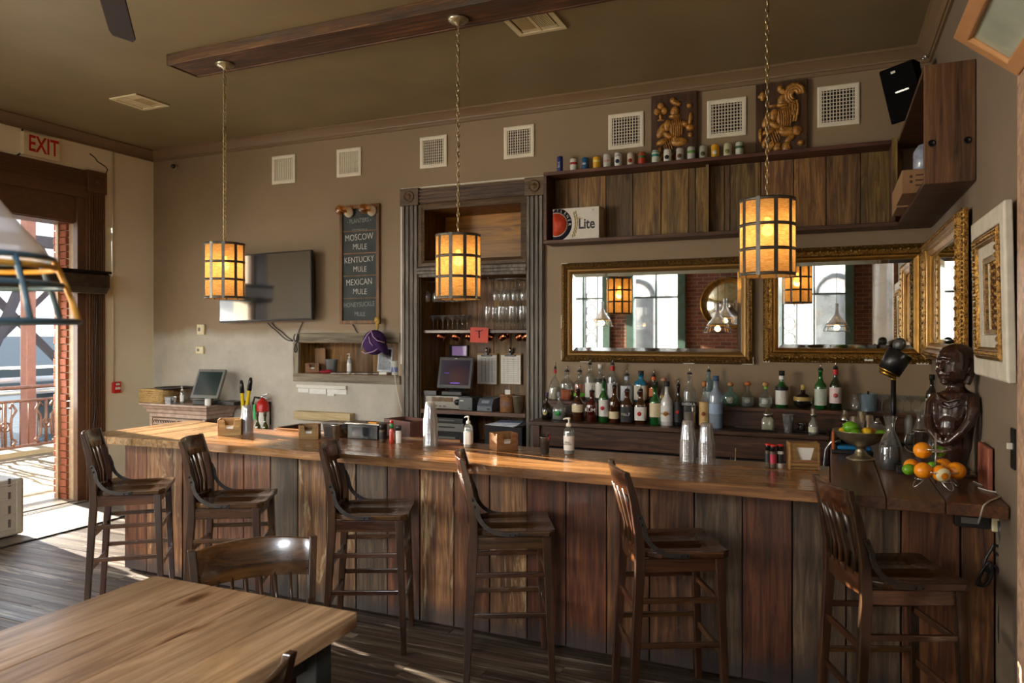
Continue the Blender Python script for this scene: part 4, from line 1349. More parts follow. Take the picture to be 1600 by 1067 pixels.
# ---------------------------------------------------------------- ceiling beam, pendants, fan
BZ0 = 3.88
bm_ = thing('ceiling_beam', 'reclaimed timber plank box fixed under the ceiling carrying the pendants', 'beam', (-2.2, 4.3, BZ0))
jset('underside_board', m_beam, [(-4.68, 0.2, 4.17, 4.42, BZ0, BZ0 + 0.02)], bm_, 0.002)
jset('side_board', m_beam, [(-4.69, 0.2, 4.14, 4.168, BZ0 - 0.004, CH - 0.001)], bm_, 0.003)
jset('side_board', m_beam, [(-4.69, 0.2, 4.422, 4.45, BZ0 - 0.004, CH - 0.001)], bm_, 0.003)
jset('end_board', m_beam, [(-4.705, -4.691, 4.14, 4.45, BZ0 - 0.004, CH - 0.001)], bm_, 0.003)

m_strap = plain('galvanised_strap', (96, 92, 84), rough=0.4, metal=0.6, noise=0.2, nscale=20)
shm, nt, b, o = new_mat('amber_mesh_shade')
nt.nodes.remove(b)
tx = N(nt, 'ShaderNodeTexCoord')
n1 = N(nt, 'ShaderNodeTexNoise', Scale=40.0, Detail=6.0)
mp = N(nt, 'ShaderNodeMapping'); mp.inputs['Scale'].default_value = (1, 1, 5)
nt.links.new(tx.outputs['Object'], mp.inputs[0]); nt.links.new(mp.outputs[0], n1.inputs['Vector'])
rp = ramp(nt, [(0.3, rgb((204, 152, 84))), (0.7, rgb((240, 202, 136)))])
nt.links.new(n1.outputs['Fac'], rp.inputs['Fac'])
tr = N(nt, 'ShaderNodeBsdfTranslucent'); df = N(nt, 'ShaderNodeBsdfDiffuse'); tp = N(nt, 'ShaderNodeBsdfTransparent', Color=rgb((255, 200, 120)))
nt.links.new(rp.outputs['Color'], tr.inputs['Color']); nt.links.new(rp.outputs['Color'], df.inputs['Color'])
m1 = N(nt, 'ShaderNodeMixShader', Fac=0.4); m2 = N(nt, 'ShaderNodeMixShader', Fac=0.2)
nt.links.new(tr.outputs[0], m1.inputs[1]); nt.links.new(df.outputs[0], m1.inputs[2])
nt.links.new(m1.outputs[0], m2.inputs[1]); nt.links.new(tp.outputs[0], m2.inputs[2])
nt.links.new(m2.outputs[0], o.inputs['Surface'])
m_shade = shm
m_bulb = plain('lit_bulb', (255, 220, 160), emit=((255, 206, 130), 14))
m_chain = plain('pale_metal_chain', (186, 172, 140), rough=0.3, metal=0.9, noise=0.1)
def link(c, z, k, r=0.0035, a=0.011, h=0.021, x=0, y=0):
    pts = []
    for t in range(10):
        q = t / 10 * 2 * math.pi
        px, pz = a * math.cos(q), h * math.sin(q)
        pts.append((x + (px if k % 2 else 0.35 * px), y + (0.35 * px if k % 2 else px), z + pz))
    c.tube(pts, r, n=5, closed=True)
def make_pendant(label, x, zt, rz):
    rs, hs = 0.146, 0.425
    t = thing('pendant_lamp', label, 'pendant lamp', (x, 4.3, zt), rz, 'caged amber drum pendants over the bar')
    c = MB(); c.lathe([(0.07, BZ0 - zt), (0.07, BZ0 - zt - 0.012), (0.05, BZ0 - zt - 0.028), (0.02, BZ0 - zt - 0.034), (0.012, BZ0 - zt - 0.05), (0, BZ0 - zt - 0.05)], 24); c.make('canopy', m_pewter, t)
    c = MB()
    z = 0.035; k = 0
    while z < BZ0 - zt - 0.05:
        link(c, z, k); z += 0.033; k += 1
    c.make('chain', m_chain, t)
    c = MB(); c.tube([(0.006 * math.sin(q * 1.3), 0.006 * math.cos(q * 1.1), 0.0 + q * (BZ0 - zt - 0.04) / 24) for q in range(25)], 0.0028, n=5); c.make('cord', m_goldsm, t)
    c = MB(); c.lathe([(rs, -hs), (rs, -0.0)], 40, cap=False); c.make('shade', m_shade, t)
    st = None
    for i in range(10):
        a = 2 * math.pi * (i + 0.3) / 10
        if st is None:
            c = MB(); c.box(-0.011, 0.011, -0.0025, 0.0015, -hs, 0); st = c.make('vertical_strap', m_strap, t); q = st
        else:
            q = copy_part(st, t)
        q.location = ((rs + 0.001) * math.cos(a), (rs + 0.001) * math.sin(a), 0); q.rotation_euler = (0, 0, a + R(90))
    for zz in (-0.009, -hs * 0.345, -hs * 0.66, -hs + 0.009):
        c = MB(); c.lathe([(rs + 0.0005, zz - 0.009), (rs + 0.0035, zz - 0.009), (rs + 0.0035, zz + 0.009), (rs + 0.0005, zz + 0.009)], 40, cap=False); c.make('hoop', m_strap, t)
    c = MB()
    for a in (0, R(120), R(240)):
        c.tube([(0, 0, 0.0), (rs * math.cos(a), rs * math.sin(a), -0.01)], 0.003, n=5)
    c.lathe([(0.02, -0.1), (0.022, -0.02), (0.012, 0.0)], 12)
    c.make('socket', m_brass, t)
    c = MB(); c.sphere((0, 0, -0.17), 0.032, 14, m=10); c.lathe([(0.014, -0.14), (0.013, -0.1)], 10); c.make('bulb', m_bulb, t)
    ld = bpy.data.lights.new('pendant_light', 'POINT'); ld.energy = PEND; ld.color = (1.0, 0.72, 0.4); ld.shadow_soft_size = 0.04
    lo = bpy.data.objects.new('bulb_light', ld); COL.objects.link(lo); lo.parent = t; lo.location = (0, 0, -0.2)
    return t
make_pendant('caged amber drum pendant hanging before the television', -4.27, at(358, 380, Y=4.3).z, 0.2)
make_pendant('caged amber drum pendant hanging before the wooden recess', -2.25, at(715, 367, Y=4.3).z, 0.9)
make_pendant('caged amber drum pendant hanging between the two back wall mirrors', at(1199, Y=4.3).x, at(1199, 312, Y=4.3).z, 0.5)

fan = thing('ceiling_fan', 'dark brown bladed ceiling fan above the tables', 'ceiling fan', (-3.05, 2.33, 3.5))
m_fan = plain('dark_bronze_fan_blade', (50, 40, 36), rough=0.75, spec=0.2)
c = MB(); c.lathe([(0.0, -0.1), (0.09, -0.08), (0.11, 0.0), (0.09, 0.08), (0.02, 0.1), (0.015, CH - 3.5), ], 20); c.make('motor', m_fan, fan)
for k in range(3):
    a = math.atan2(0.67, -0.70) + k * R(120)
    M = Matrix.Rotation(a, 4, 'Z') @ Matrix.Rotation(R(14), 4, 'X')
    c = MB(); c.prism([(0.09, -0.045), (0.25, -0.065), (0.9, -0.07), (0.95, -0.055), (0.96, 0.055), (0.9, 0.068), (0.25, 0.065), (0.09, 0.045)], 0.012, M=M); c.make('blade', m_fan, fan, bev=0.003)

# glass bell pendants with wire cage
m_bell = glass('smoky_white_bell_glass', (214, 216, 224), gloss=0.12, rough=0.08, body=0.5)
m_cagey = plain('yellow_lit_cage_wire', (214, 160, 70), rough=0.4)  # struts lit yellow; that light is put into the wire colour
m_cageb = plain('slate_blue_cage_ring', (74, 100, 116), rough=0.4)
def bell(label, loc, s=1.0):
    t = thing('bell_pendant', label, 'pendant lamp', loc, 0, 'bell shaped glass pendants with cage bases')
    c = MB(); c.lathe([(0.022, 0.46), (0.03, 0.45), (0.034, 0.42), (0.028, 0.38), (0.03, 0.32), (0.05, 0.26), (0.095, 0.20), (0.13, 0.16), (0.15, 0.13)], 36, cap=False); c.make('glass_bell', m_bell, t)
    for r_, z_, m_ in ((0.153, 0.13, m_cageb), (0.17, 0.075, m_cageb), (0.2, 0.0, m_cageb), (0.157, 0.112, m_cagey)):
        c = MB(); c.tube([(r_ * math.cos(q * math.pi / 18), r_ * math.sin(q * math.pi / 18), z_) for q in range(36)], 0.006, n=6, closed=True); c.make('cage_ring', m_, t)
    for k in range(8):
        a = k * math.pi / 4
        c = MB(); c.tube([((0.153 + 0.047 * q / 4) * math.cos(a), (0.153 + 0.047 * q / 4) * math.sin(a), 0.13 * (1 - q / 4) + 0.008 * math.sin(q / 4 * 3.14)) for q in range(5)], 0.006, n=6); c.make('cage_wire', m_cagey if k % 2 else m_cageb, t)
    c = MB(); c.sphere((0, 0, 0.06), (0.035, 0.035, 0.045), 12); c.make('bulb', m_bulb, t)
    c = MB(); c.lathe([(0.018, 0.1), (0.018, 0.16), (0.006, 0.18), (0.003, 0.2), (0.003, 0.46)], 10); c.make('socket', m_brass, t)
    c = MB(); c.tube([(0, 0, 0.46), (0, 0, CH - loc[2] - 0.02)], 0.004, n=6); c.make('cord', m_black, t)
    c = MB(); c.lathe([(0.06, CH - loc[2] - 0.001), (0.06, CH - loc[2] - 0.02), (0.0, CH - loc[2] - 0.03)], 16); c.make('canopy', m_pewter, t)
    ld = bpy.data.lights.new('bell_light', 'POINT'); ld.energy = BELL; ld.color = (1, 0.75, 0.45); ld.shadow_soft_size = 0.04
    lo = bpy.data.objects.new('bulb_light', ld); COL.objects.link(lo); lo.parent = t; lo.location = (0, 0, 0.06)
    return t
bell('large bell shaped glass pendant with caged base, beside the exit sign', (-1.60, 0.92, 1.826))
bell('bell pendant reflected near the window side of the wide mirror', (-3.9, -0.6, 1.95))
bell('bell pendant reflected in front of the round mirror', (-1.72, -0.9, 1.98))
bell('bell pendant reflected in the bright gilt corner mirror', (0.1, -0.7, 1.85))
rm = thing('round_mirror', 'large round mirror on the brick pier, seen in reflection', 'mirror', (-1.85, FW, 2.4))
c = MB(); c.tube([(0.5 * math.cos(q * math.pi / 24), 0.012, 0.5 * math.sin(q * math.pi / 24)) for q in range(48)], 0.012, n=6, closed=True); c.make('rim', m_goldsm, rm)
c = MB(); c.lathe([(0.5, 0.0), (0.5, 0.01)], 48, M=Matrix.Rotation(R(-90), 4, 'X')); c.make('mirror_glass', m_mirror, rm)

# ---------------------------------------------------------------- bar stools (face +x)
def make_stool(label, loc, rz):
    t = thing('bar_stool', label, 'bar stool', loc, rz, 'dark wood bar stools lined up along the bar')
    # saddle seat
    c = MB()
    n, m = 12, 10
    vs, fs = [], []
    def half(x):      # half width along depth
        if x > 0.19: return 0.222 - (x - 0.19) * 0.9
        if x < -0.12: return 0.205 - (-0.12 - x) * 0.5
        return 0.205 + (x + 0.12) * 0.055
    for i in range(n + 1):
        x = -0.215 + 0.435 * i / n
        for j in range(m + 1):
            s_ = -1 + 2 * j / m
            y = s_ * half(x)
            dip = -0.014 * math.exp(-((abs(s_) - 0.45) / 0.3) ** 2) * (1 if x < 0.12 else 0.4) - 0.006 * (1 - abs(s_) ** 2)
            vs.append((x, y, 0.785 + dip + (0.004 if x > 0.19 else 0)))
    k = len(vs)
    vs += [(x * 0.985, y * 0.985, 0.752) for x, y, z in vs]
    for i in range(n):
        for j in range(m):
            a = i * (m + 1) + j
            fs.append((a, a + m + 1, a + m + 2, a + 1))
            fs.append((k + a, k + a + 1, k + a + m + 2, k + a + m + 1))
    for j in range(m):
        fs.append((j, j + 1, k + j + 1, k + j)); a = n * (m + 1) + j; fs.append((a, k + a, k + a + 1, a + 1))
    for i in range(n):
        a = i * (m + 1); fs.append((a, k + a, k + a + m + 1, a + m + 1)); a += m; fs.append((a, a + m + 1, k + a + m + 1, k + a))
    c.add(vs, fs, False)
    c.make('seat', m_stoolx, t, bev=0.007, seg=3)
    for s_ in (-1, 1):
        c = MB()
        y0, y1 = s_ * 0.205, s_ * 0.185
        c.hexa([(0.185, y0 - 0.016, 0), (0.215, y0 - 0.016, 0), (0.215, y0 + 0.016, 0), (0.185, y0 + 0.016, 0)],
               [(0.150, y1 - 0.021, 0.752), (0.193, y1 - 0.021, 0.752), (0.193, y1 + 0.021, 0.752), (0.150, y1 + 0.021, 0.752)])
        c.make('leg', m_stool, t, bev=0.003)
        # rear leg and back post in one sweep
        pts = [(-0.245, 0, 0.034), (-0.225, 0.35, 0.040), (-0.205, 0.7, 0.046), (-0.208, 0.86, 0.044), (-0.233, 1.02, 0.038), (-0.268, 1.155, 0.026)]
        c = MB()
        vs, fs = [], []
        for x, z, d_ in pts:
            yy = s_ * (0.195 - 0.012 * z)
            w_ = 0.0155
            vs += [(x - d_ / 2, yy - w_, z), (x + d_ / 2, yy - w_, z), (x + d_ / 2, yy + w_, z), (x - d_ / 2, yy + w_, z)]
        for i in range(len(pts) - 1):
            for j in range(4):
                j2 = (j + 1) % 4
                fs.append((i * 4 + j, i * 4 + j2, i * 4 + 4 + j2, i * 4 + 4 + j))
        fs += [(3, 2, 1, 0), tuple(range(len(vs) - 4, len(vs)))]
        c.add(vs, fs); c.make('leg', m_stool, t, bev=0.004)
        # side stretchers and apron
        for z in (0.345, 0.555):
            c = MB(); c.bar((-0.222, s_ * 0.192, z), (0.185, s_ * 0.196, z), 0.018, 0.026); c.make('stretcher', m_stoolx, t, bev=0.003)
        c = MB(); c.bar((-0.2, s_ * 0.185, 0.718), (0.16, s_ * 0.185, 0.718), 0.02, 0.062); c.make('apron', m_stoolx, t, bev=0.003)
        # curved iron brace
        c = MB()
        ps = []
        for q in range(9):
            a = R(90) * q / 8
            ps.append((-0.19 + 0.15 * (1 - math.cos(a)), 0.905 - 0.135 * math.sin(a)))
        ps = [(-0.212, 0.96)] + ps + [(0.02, 0.769)]
        yy = s_ * 0.197
        vs, fs = [], []
        for i, (x, z) in enumerate(ps):
            a0 = ps[max(0, i - 1)]; a1 = ps[min(len(ps) - 1, i + 1)]
            dx, dz = a1[0] - a0[0], a1[1] - a0[1]; L_ = math.hypot(dx, dz); nx, nz_ = -dz / L_, dx / L_
            w2 = 0.011
            yo = yy + s_ * (0.006 + 0.014 * i / (len(ps) - 1))
            vs += [(x - nx * w2, yo, z - nz_ * w2), (x + nx * w2, yo, z + nz_ * w2), (x + nx * w2, yo + s_ * 0.006, z + nz_ * w2), (x - nx * w2, yo + s_ * 0.006, z - nz_ * w2)]
        for i in range(len(ps) - 1):
            for j in range(4):
                j2 = (j + 1) % 4
                fs.append((i * 4 + j, i * 4 + j2, i * 4 + 4 + j2, i * 4 + 4 + j))
        fs += [(3, 2, 1, 0), tuple(range(len(vs) - 4, len(vs)))]
        c.add(vs, fs)
        br_ = c.make('iron_brace', m_iron, t, bev=0.001)
        c = MB()
        for x, z, f in ((-0.211, 0.945, 0.1), (-0.200, 0.915, 0.2), (-0.02, 0.768, 0.9), (0.008, 0.768, 1)):
            c.lathe([(0.006, 0), (0.006, 0.003), (0, 0.004)], 8, M=Matrix.Translation((x, yy + s_ * (0.012 + 0.014 * f), z)) @ Matrix.Rotation(R(-90 * s_), 4, 'X'))
        c.make('bolts', m_ironb, br_)
    for x, z in ((0.196, 0.29), (0.185, 0.53), (-0.222, 0.29), (-0.214, 0.5)):
        c = MB(); c.bar((x, -0.185, z), (x, 0.185, z), 0.018, 0.03); c.make('stretcher', m_stooly, t, bev=0.003)
    c = MB(); c.bar((0.172, -0.17, 0.718), (0.172, 0.17, 0.718), 0.02, 0.062); c.make('apron', m_stoolx, t, bev=0.003)
    # lower back rail and crest rail, both bowed
    def rail(z0, z1, x0, x1, bow, th, name):
        c = MB(); vs, fs = [], []
        n_ = 10
        for i in range(n_ + 1):
            s_ = -1 + 2 * i / n_
            y = s_ * 0.172
            b_ = -bow * (1 - s_ * s_)
            for x, z, dd in ((x0, z0, 0), (x0, z0, th), (x1, z1, th), (x1, z1, 0)):
                vs.append((x + b_ + dd - th / 2, y, z + (0.008 * (1 - s_ * s_) if z == z1 else 0)))
        for i in range(n_):
            for j in range(4):
                j2 = (j + 1) % 4
                fs.append((i * 4 + j, i * 4 + j2, i * 4 + 4 + j2, i * 4 + 4 + j))
        fs += [(3, 2, 1, 0), tuple(range(len(vs) - 4, len(vs)))]
        c.add(vs, fs, True)
        return c.make(name, m_stooly, t, bev=0.003)
    rail(0.72, 0.80, -0.207, -0.207, 0.018, 0.02, 'lower_rail')
    rail(1.042, 1.152, -0.24, -0.266, 0.034, 0.022, 'crest_rail')
    for i in range(5):
        s_ = (-2 + i) / 2.9
        y = s_ * 0.17
        b_ = (1 - s_ * s_)
        c = MB()
        c.tube([(-0.207 - 0.018 * b_, y, 0.79), (-0.208 - 0.02 * b_, y, 0.88), (-0.226 - 0.028 * b_, y, 0.98), (-0.247 - 0.034 * b_, y, 1.07)], 0.013, n=6, flat=0.7)
        c.make('back_slat', m_stool, t)
    c = MB()
    for x in (0.2, -0.245):
        for y in (-0.2, 0.2):
            c.lathe([(0.012, 0), (0.012, 0.004)], 8, c=(x, y, 0))
    return t
stools = [  # near front corner, far front corner pixels of the seat
    ('stool at the street end of the bar, sunlight on its seat', (250, 765), (278, 744)),
    ('stool second along from the street door, dark glossy seat', (404, 788), (438, 760)),
    ('stool beyond the dining chair, third along from the street door', (636, 805), (645, 778)),
    ('stool in front of the pale stained board, seen side on', (866, 829), (853.6, 798)),
    ('stool with orange lit crest rail before the tall cup stacks', (1140, 863), (1094, 823)),
    ('stool closest to the side wall, below the napkin box', (1517, 914), (1436, 862))]
st0 = None
for i, (lb, a, b) in enumerate(stools):
    A, B = at(*a, Z=0.785), at(*b, Z=0.785)
    ang = [39, 29, 25, 27, 27, 22][i]
    mid = (A + B) / 2
    q = mid - Vector((math.cos(R(ang)), math.sin(R(ang)), 0)) * 0.212
    q.z = 0
    lab = 'dark wood bar ' + lb
    if st0 is None:
        st0 = make_stool(lab, q, R(ang))
    else:
        dup(st0, q, R(ang), lab)

# ---------------------------------------------------------------- dining table and chairs
tb = thing('dining_table', 'knotty pine plank dining table on dark legs in front of the bar', 'table', (-2.16, 1.45, 0))
TX0, TX1, TY0, TY1, TH = -2.70, -1.64, 0.55, 2.315, 0.75
tx_ = [TX0, -2.375, -2.08, -1.86, TX1]
for i in range(4):
    slab([(tx_[i] + 0.001, TY0), (tx_[i + 1] - 0.001, TY0), (tx_[i + 1] - 0.001, TY1 + brng.uniform(-.003, .003)), (tx_[i] + 0.001, TY1)], m_table, TH - 0.062, TH, 'top_plank', tb, 0.005)
m_tleg = plain('blackened_table_base', (44, 46, 44), rough=0.5, noise=0.3, nscale=10)
jset('apron', m_tleg, [(TX0 + 0.14, TX1 - 0.14, TY1 - 0.14, TY1 - 0.11, TH - 0.17, TH - 0.063)], tb, 0.003)
jset('apron', m_tleg, [(TX1 - 0.13, TX1 - 0.1, TY0 + 0.16, TY1 - 0.16, TH - 0.17, TH - 0.063)], tb, 0.003)
for x in (TX0 + 0.1, TX1 - 0.1):
    for y in (TY0 + 0.1, TY1 - 0.13):
        jset('leg', m_tleg, [(x - 0.045, x + 0.045, y - 0.045, y + 0.045, 0, TH - 0.063)], tb, 0.004)
def make_chair(label, loc, rz):
    """schoolhouse chair facing +x, origin below the seat centre"""
    t = thing('dining_chair', label, 'chair', loc, rz, 'dark wood chairs around the pine table')
    c = MB(); c.prism([(-0.2, -0.19), (0.17, -0.22), (0.21, -0.2), (0.21, 0.2), (0.17, 0.22), (-0.2, 0.19)], 0.03, M=Matrix.Translation((0, 0, 0.43))); c.make('seat', m_stoolx, t, bev=0.006)
    for s_ in (-1, 1):
        c = MB(); c.bar((0.18, s_ * 0.19, 0), (0.16, s_ * 0.175, 0.43), 0.034); c.make('leg', m_stool, t, bev=0.003)
        c = MB()
        pts = [(-0.24, 0, .036), (-0.205, 0.43, .042), (-0.215, 0.6, .04), (-0.275, CHH, .03)]
        vs, fs = [], []
        for x, z, d_ in pts:
            yy = s_ * (0.19 + 0.07 * z / CHH)
            vs += [(x - d_ / 2, yy - 0.017, z), (x + d_ / 2, yy - 0.017, z), (x + d_ / 2, yy + 0.017, z), (x - d_ / 2, yy + 0.017, z)]
        for i in range(3):
            for j in range(4):
                fs.append((i * 4 + j, i * 4 + (j + 1) % 4, i * 4 + 4 + (j + 1) % 4, i * 4 + 4 + j))
        fs += [(3, 2, 1, 0), (12, 13, 14, 15)]
        c.add(vs, fs); c.make('leg', m_stool, t, bev=0.004)
        c = MB(); c.bar((-0.22, s_ * 0.19, 0.2), (0.17, s_ * 0.185, 0.2), 0.018, 0.026); c.make('stretcher', m_stoolx, t, bev=0.003)
    c = MB(); c.bar((0.165, -0.17, 0.4), (0.165, 0.17, 0.4), 0.02, 0.06); c.make('apron', m_stoolx, t)
    c = MB(); vs, fs = [], []
    for i in range(13):
        s_ = -1 + i / 6
        y = s_ * 0.246
        b_ = -0.075 * (1 - s_ * s_)
        up_ = 0.012 * (1 - s_ * s_)
        for x, z in ((-0.25, CHH - 0.165), (-0.228, CHH - 0.165), (-0.264, CHH - 0.008 + up_), (-0.286, CHH - 0.008 + up_)):
            vs.append((x + b_, y, z))
    for i in range(12):
        for j in range(4):
            fs.append((i * 4 + j, i * 4 + (j + 1) % 4, i * 4 + 4 + (j + 1) % 4, i * 4 + 4 + j))
    fs += [(3, 2, 1, 0), tuple(range(48, 52))]
    c.add(vs, fs, True); c.make('crest_rail', m_stooly, t, bev=0.003)
    for i in range(6):
        s_ = (-2.5 + i) / 3.4
        y = s_ * 0.21; b_ = -(1 - s_ * s_)
        c = MB(); c.tube([(-0.205 + 0.02 * b_, y, 0.45), (-0.215 + 0.045 * b_, y, 0.6), (-0.248 + 0.073 * b_, y, CHH - 0.155)], 0.014, n=6, flat=0.6); c.make('back_slat', m_stool, t)
    return t
CHH = 0.86
# chair beyond the table, turned towards its corner
A, B = Vector((-2.545, 2.36, 0)), Vector((-2.195, 2.77, 0))
mid = (A + B) / 2
dr = (B - A).normalized(); fcv = Vector((dr.y, -dr.x, 0))
ch = make_chair('dark wood dining chair with curved crest rail beyond the pine table', mid + fcv * 0.262, math.atan2(fcv.y, fcv.x))
CHH = 0.85
make_chair('dark wood dining chair barely in view at the table side facing it', (-1.755, 1.49, 0), R(180))
# more tables behind, seen only in mirrors
pt_ = thing('pub_table', 'tall pub table by the front windows, seen in reflection', 'table', (-3.6, -0.9, 0))
jset('top', m_table, [(-4.0, -3.2, -1.3, -0.5, 1.02, 1.06)], pt_, 0.004)
jset('pedestal', m_tleg, [(-3.65, -3.55, -0.95, -0.85, 0.03, 1.02), (-3.85, -3.35, -1.15, -0.65, 0, 0.03)], pt_, 0.004)
dup(st0, (-4.35, -0.9, 0), R(0), 'dark wood stool at the tall pub table, seen in reflection', 'stools at the pub table')

# grey folding crate by the door
p = at(38, 836, Z=0)
cr_ = thing('plastic_crate', 'grey collapsible plastic crate standing by the street door', 'crate', (p.x - 0.3, p.y - 0.25, 0), 0)
m_cr = plain('grey_crate_plastic', (168, 166, 152), rough=0.5, noise=0.05)
m_crd = plain('crate_recess', (84, 82, 76), rough=0.7)
MB().box(-0.3, 0.3, -0.25, 0.25, 0.02, 0.52).make('body', m_cr, cr_, bev=0.02)
c = MB()
for k in range(4):
    c.box(0.3, 0.306, -0.22, 0.23, 0.08 + k * 0.13, 0.09 + k * 0.13)
for y in (-0.19, 0.2):
    c.box(0.3, 0.308, y - 0.02, y + 0.02, 0.04, 0.5)
c.box(-0.28, 0.28, -0.262, -0.25, 0.46, 0.5); c.box(-0.28, 0.28, -0.262, -0.25, 0.06, 0.1)
c.make('ribs', m_cr, cr_, bev=0.002)
c = MB()
for k in range(4):
    for y in (-0.05, 0.12):
        c.box(0.3, 0.3015, y - 0.012, y + 0.012, 0.1 + k * 0.12, 0.17 + k * 0.12)
c.make('slots', m_crd, cr_)
c = MB(); c.tube([(0.306, -0.17, 0.22), (0.32, -0.165, 0.3), (0.32, -0.165, 0.36), (0.306, -0.17, 0.42)], 0.01, n=6); c.make('handle', m_crd, cr_)
MB().box(-0.25, 0.2, -0.2505, -0.2503, 0.12, 0.44).make('red_liner', plain('brick_red_liner', (120, 50, 36), rough=0.7), cr_)

# ---------------------------------------------------------------- corner cabinet with terminal
CX0, CX1, CY0, CY1, CZ = -7.06, -6.055, 5.84, 6.30, 1.035
m_cabw = plain('washed_carved_wood', (176, 150, 132), rough=0.45, noise=0.22, nscale=14)
m_cabd = wood('dark_red_cabinet_side', [(50, 28, 20), (92, 54, 38), (120, 76, 54)], 'Y', rough=0.4, vary=0.05)
cb_ = thing('carved_cabinet', 'carved wooden cabinet in the corner with moulded cornice top', 'cabinet', ((CX0 + CX1) / 2, (CY0 + CY1) / 2, 0))
jset('body', m_cabd, [(CX0 + 0.1, CX1 - 0.08, CY0 + 0.08, CY1, 0.05, CZ - 0.15)], cb_, 0.004)
prf = [(0.0, CZ), (0.0, CZ - 0.018), (0.02, CZ - 0.03), (0.035, CZ - 0.055), (0.055, CZ - 0.07), (0.06, CZ - 0.1), (0.08, CZ - 0.115), (0.08, CZ - 0.15)]
c = MB(); vs, fs = [], []
for i_, z in prf:
    vs += [(CX0 + i_, CY0 + i_, z), (CX1 - i_, CY0 + i_, z), (CX1 - i_, CY1, z), (CX0 + i_, CY1, z)]
for j in range(len(prf) - 1):
    for k in range(4):
        fs.append((j * 4 + k, j * 4 + (k + 1) % 4, j * 4 + 4 + (k + 1) % 4, j * 4 + 4 + k))
fs += [(0, 1, 2, 3), tuple(range(len(vs) - 4, len(vs)))]
c.add(vs, fs); c.make('cornice', m_cabw, cb_, W=True)
dz0, dz1 = 0.1, CZ - 0.165
jset('front_frame', m_cabw, [(CX0 + 0.1, CX0 + 0.14, CY0 + 0.06, CY0 + 0.08, 0.05, dz1 + .01), (CX1 - 0.12, CX1 - 0.08, CY0 + 0.06, CY0 + 0.08, 0.05, dz1 + .01), (CX0 + .14, CX1 - .12, CY0 + .06, CY0 + .08, .05, dz0)], cb_, 0.002)
xm = (CX0 + CX1) / 2
for a, b_ in ((CX0 + 0.145, xm - 0.003), (xm + 0.003, CX1 - 0.125)):
    dr_ = MB().box(a, b_, CY0 + 0.066, CY0 + 0.079, dz0 + 0.003, dz1).make('door', m_cabw, cb_, W=True, bev=0.002)
    c = MB()
    for k in range(9):
        x = a + 0.03 + (b_ - a - 0.06) * k / 8
        for z in (dz1 - 0.035, dz1 - 0.085):
            c.tube([(x + 0.018 * math.cos(q), CY0 + 0.063, z + 0.016 * math.sin(q)) for q in (0.3, 1.2, 2.2, 3.2, 4.2)], 0.0045, n=5)
    ca = c.make('carving', m_cabd, dr_, W=False)
    ca.location = -Vector(cb_.location)
def terminal(label, u, vb, Y, z, w_, h_, tilt, scr, rz=0.0):
    x = at(u, Y=Y).x
    t = thing('sales_terminal', label, 'terminal', (x, Y, z), rz)
    MB().box(-0.11, 0.11, -0.09, 0.11, 0, 0.045).make('base', m_dkgrey, t, bev=0.01)
    MB().bar((0, 0.06, 0.04), (0, 0.02, 0.17), 0.09, 0.03, (0, 1, 0)).make('stand', m_black, t, bev=0.004)
    M = Matrix.Translation((0, -0.04, 0.07)) @ Matrix.Rotation(tilt, 4, 'X')
    MB().box(-w_ / 2, w_ / 2, 0, 0.035, 0, h_, M=M).make('bezel', m_grey if scr == 0 else m_dkgrey, t, bev=0.008)
    MB().box(-w_ / 2 + 0.028, w_ / 2 - 0.028, -0.002, 0, 0.035, h_ - 0.035, M=M).make('screen', m_scr0 if scr == 0 else m_scr1, t)
    MB().box(-0.014, 0.014, -0.002, 0, h_ - 0.022, h_ - 0.013, M=M).make('badge', m_steel, t)
    if scr:
        MB().box(-0.04, 0.06, -0.003, -0.002, 0.05, 0.057, M=M).make('screen_text', plain('violet_screen_text', (110, 80, 190), emit=((110, 80, 200), 0.9)), t)
        MB().box(-0.11, -0.06, -0.003, -0.002, 0.15, 0.158, M=M).make('screen_text', plain('blue_screen_text', (50, 40, 140), emit=((60, 50, 160), 0.5)), t)
    return t
m_scr0 = plain('dim_green_screen', (40, 52, 50), rough=0.15)
m_scr1 = plain('dark_blue_screen', (18, 18, 34), rough=0.15, emit=((20, 20, 44), 0.4))
terminal('grey touchscreen terminal standing on the corner cabinet', 322, 634, 6.02, CZ, 0.36, 0.34, R(-24), 0, R(6))
# woven basket and round tray
x0, x1 = at(216, Y=5.93).x, at(249, Y=5.93).x
bk = thing('woven_basket', 'woven seagrass basket on the corner cabinet', 'basket', ((x0 + x1) / 2 + 0.07, 6.02, CZ))
m_bas = gilt('woven_seagrass', (150, 112, 60), (214, 182, 118), scale=70, metal=0, rough=0.7, bump=1)
ring(0, 0.36, 0, 0.24, [(0, 0), (0, 0.15), (0.012, 0.15), (0.012, 0)]).make('walls', m_bas, bk, rot=(R(-90), 0, 0), loc=(-0.18, -0.12, 0.0), bev=0.004)
c = MB(); c.box(-0.18, 0.18, -0.12, 0.12, 0, 0.01); c.make('base', m_bas, bk)
MB().box(-0.05, 0.03, -0.1215, -0.12, 0.1, 0.125).make('handle_slot', m_blackm, bk)
for k in range(7):
    z = 0.008 + k * 0.021
    c = MB(); c.tube([(-0.18, -0.122, z), (0.18, -0.122, z), (0.182, 0.12, z)], 0.009, n=5, smooth=True); c.make('weave', m_bas, bk)
tr_ = thing('round_tray', 'black round tray lying on the woven basket', 'tray', (bk.location.x + 0.16, 6.07, CZ + 0.152))
c = MB(); c.lathe([(0.17, 0), (0.2, 0.018), (0.205, 0.018), (0.175, -0.0), (0.0, 0.003)], 32); c.make('dish', m_black, tr_)
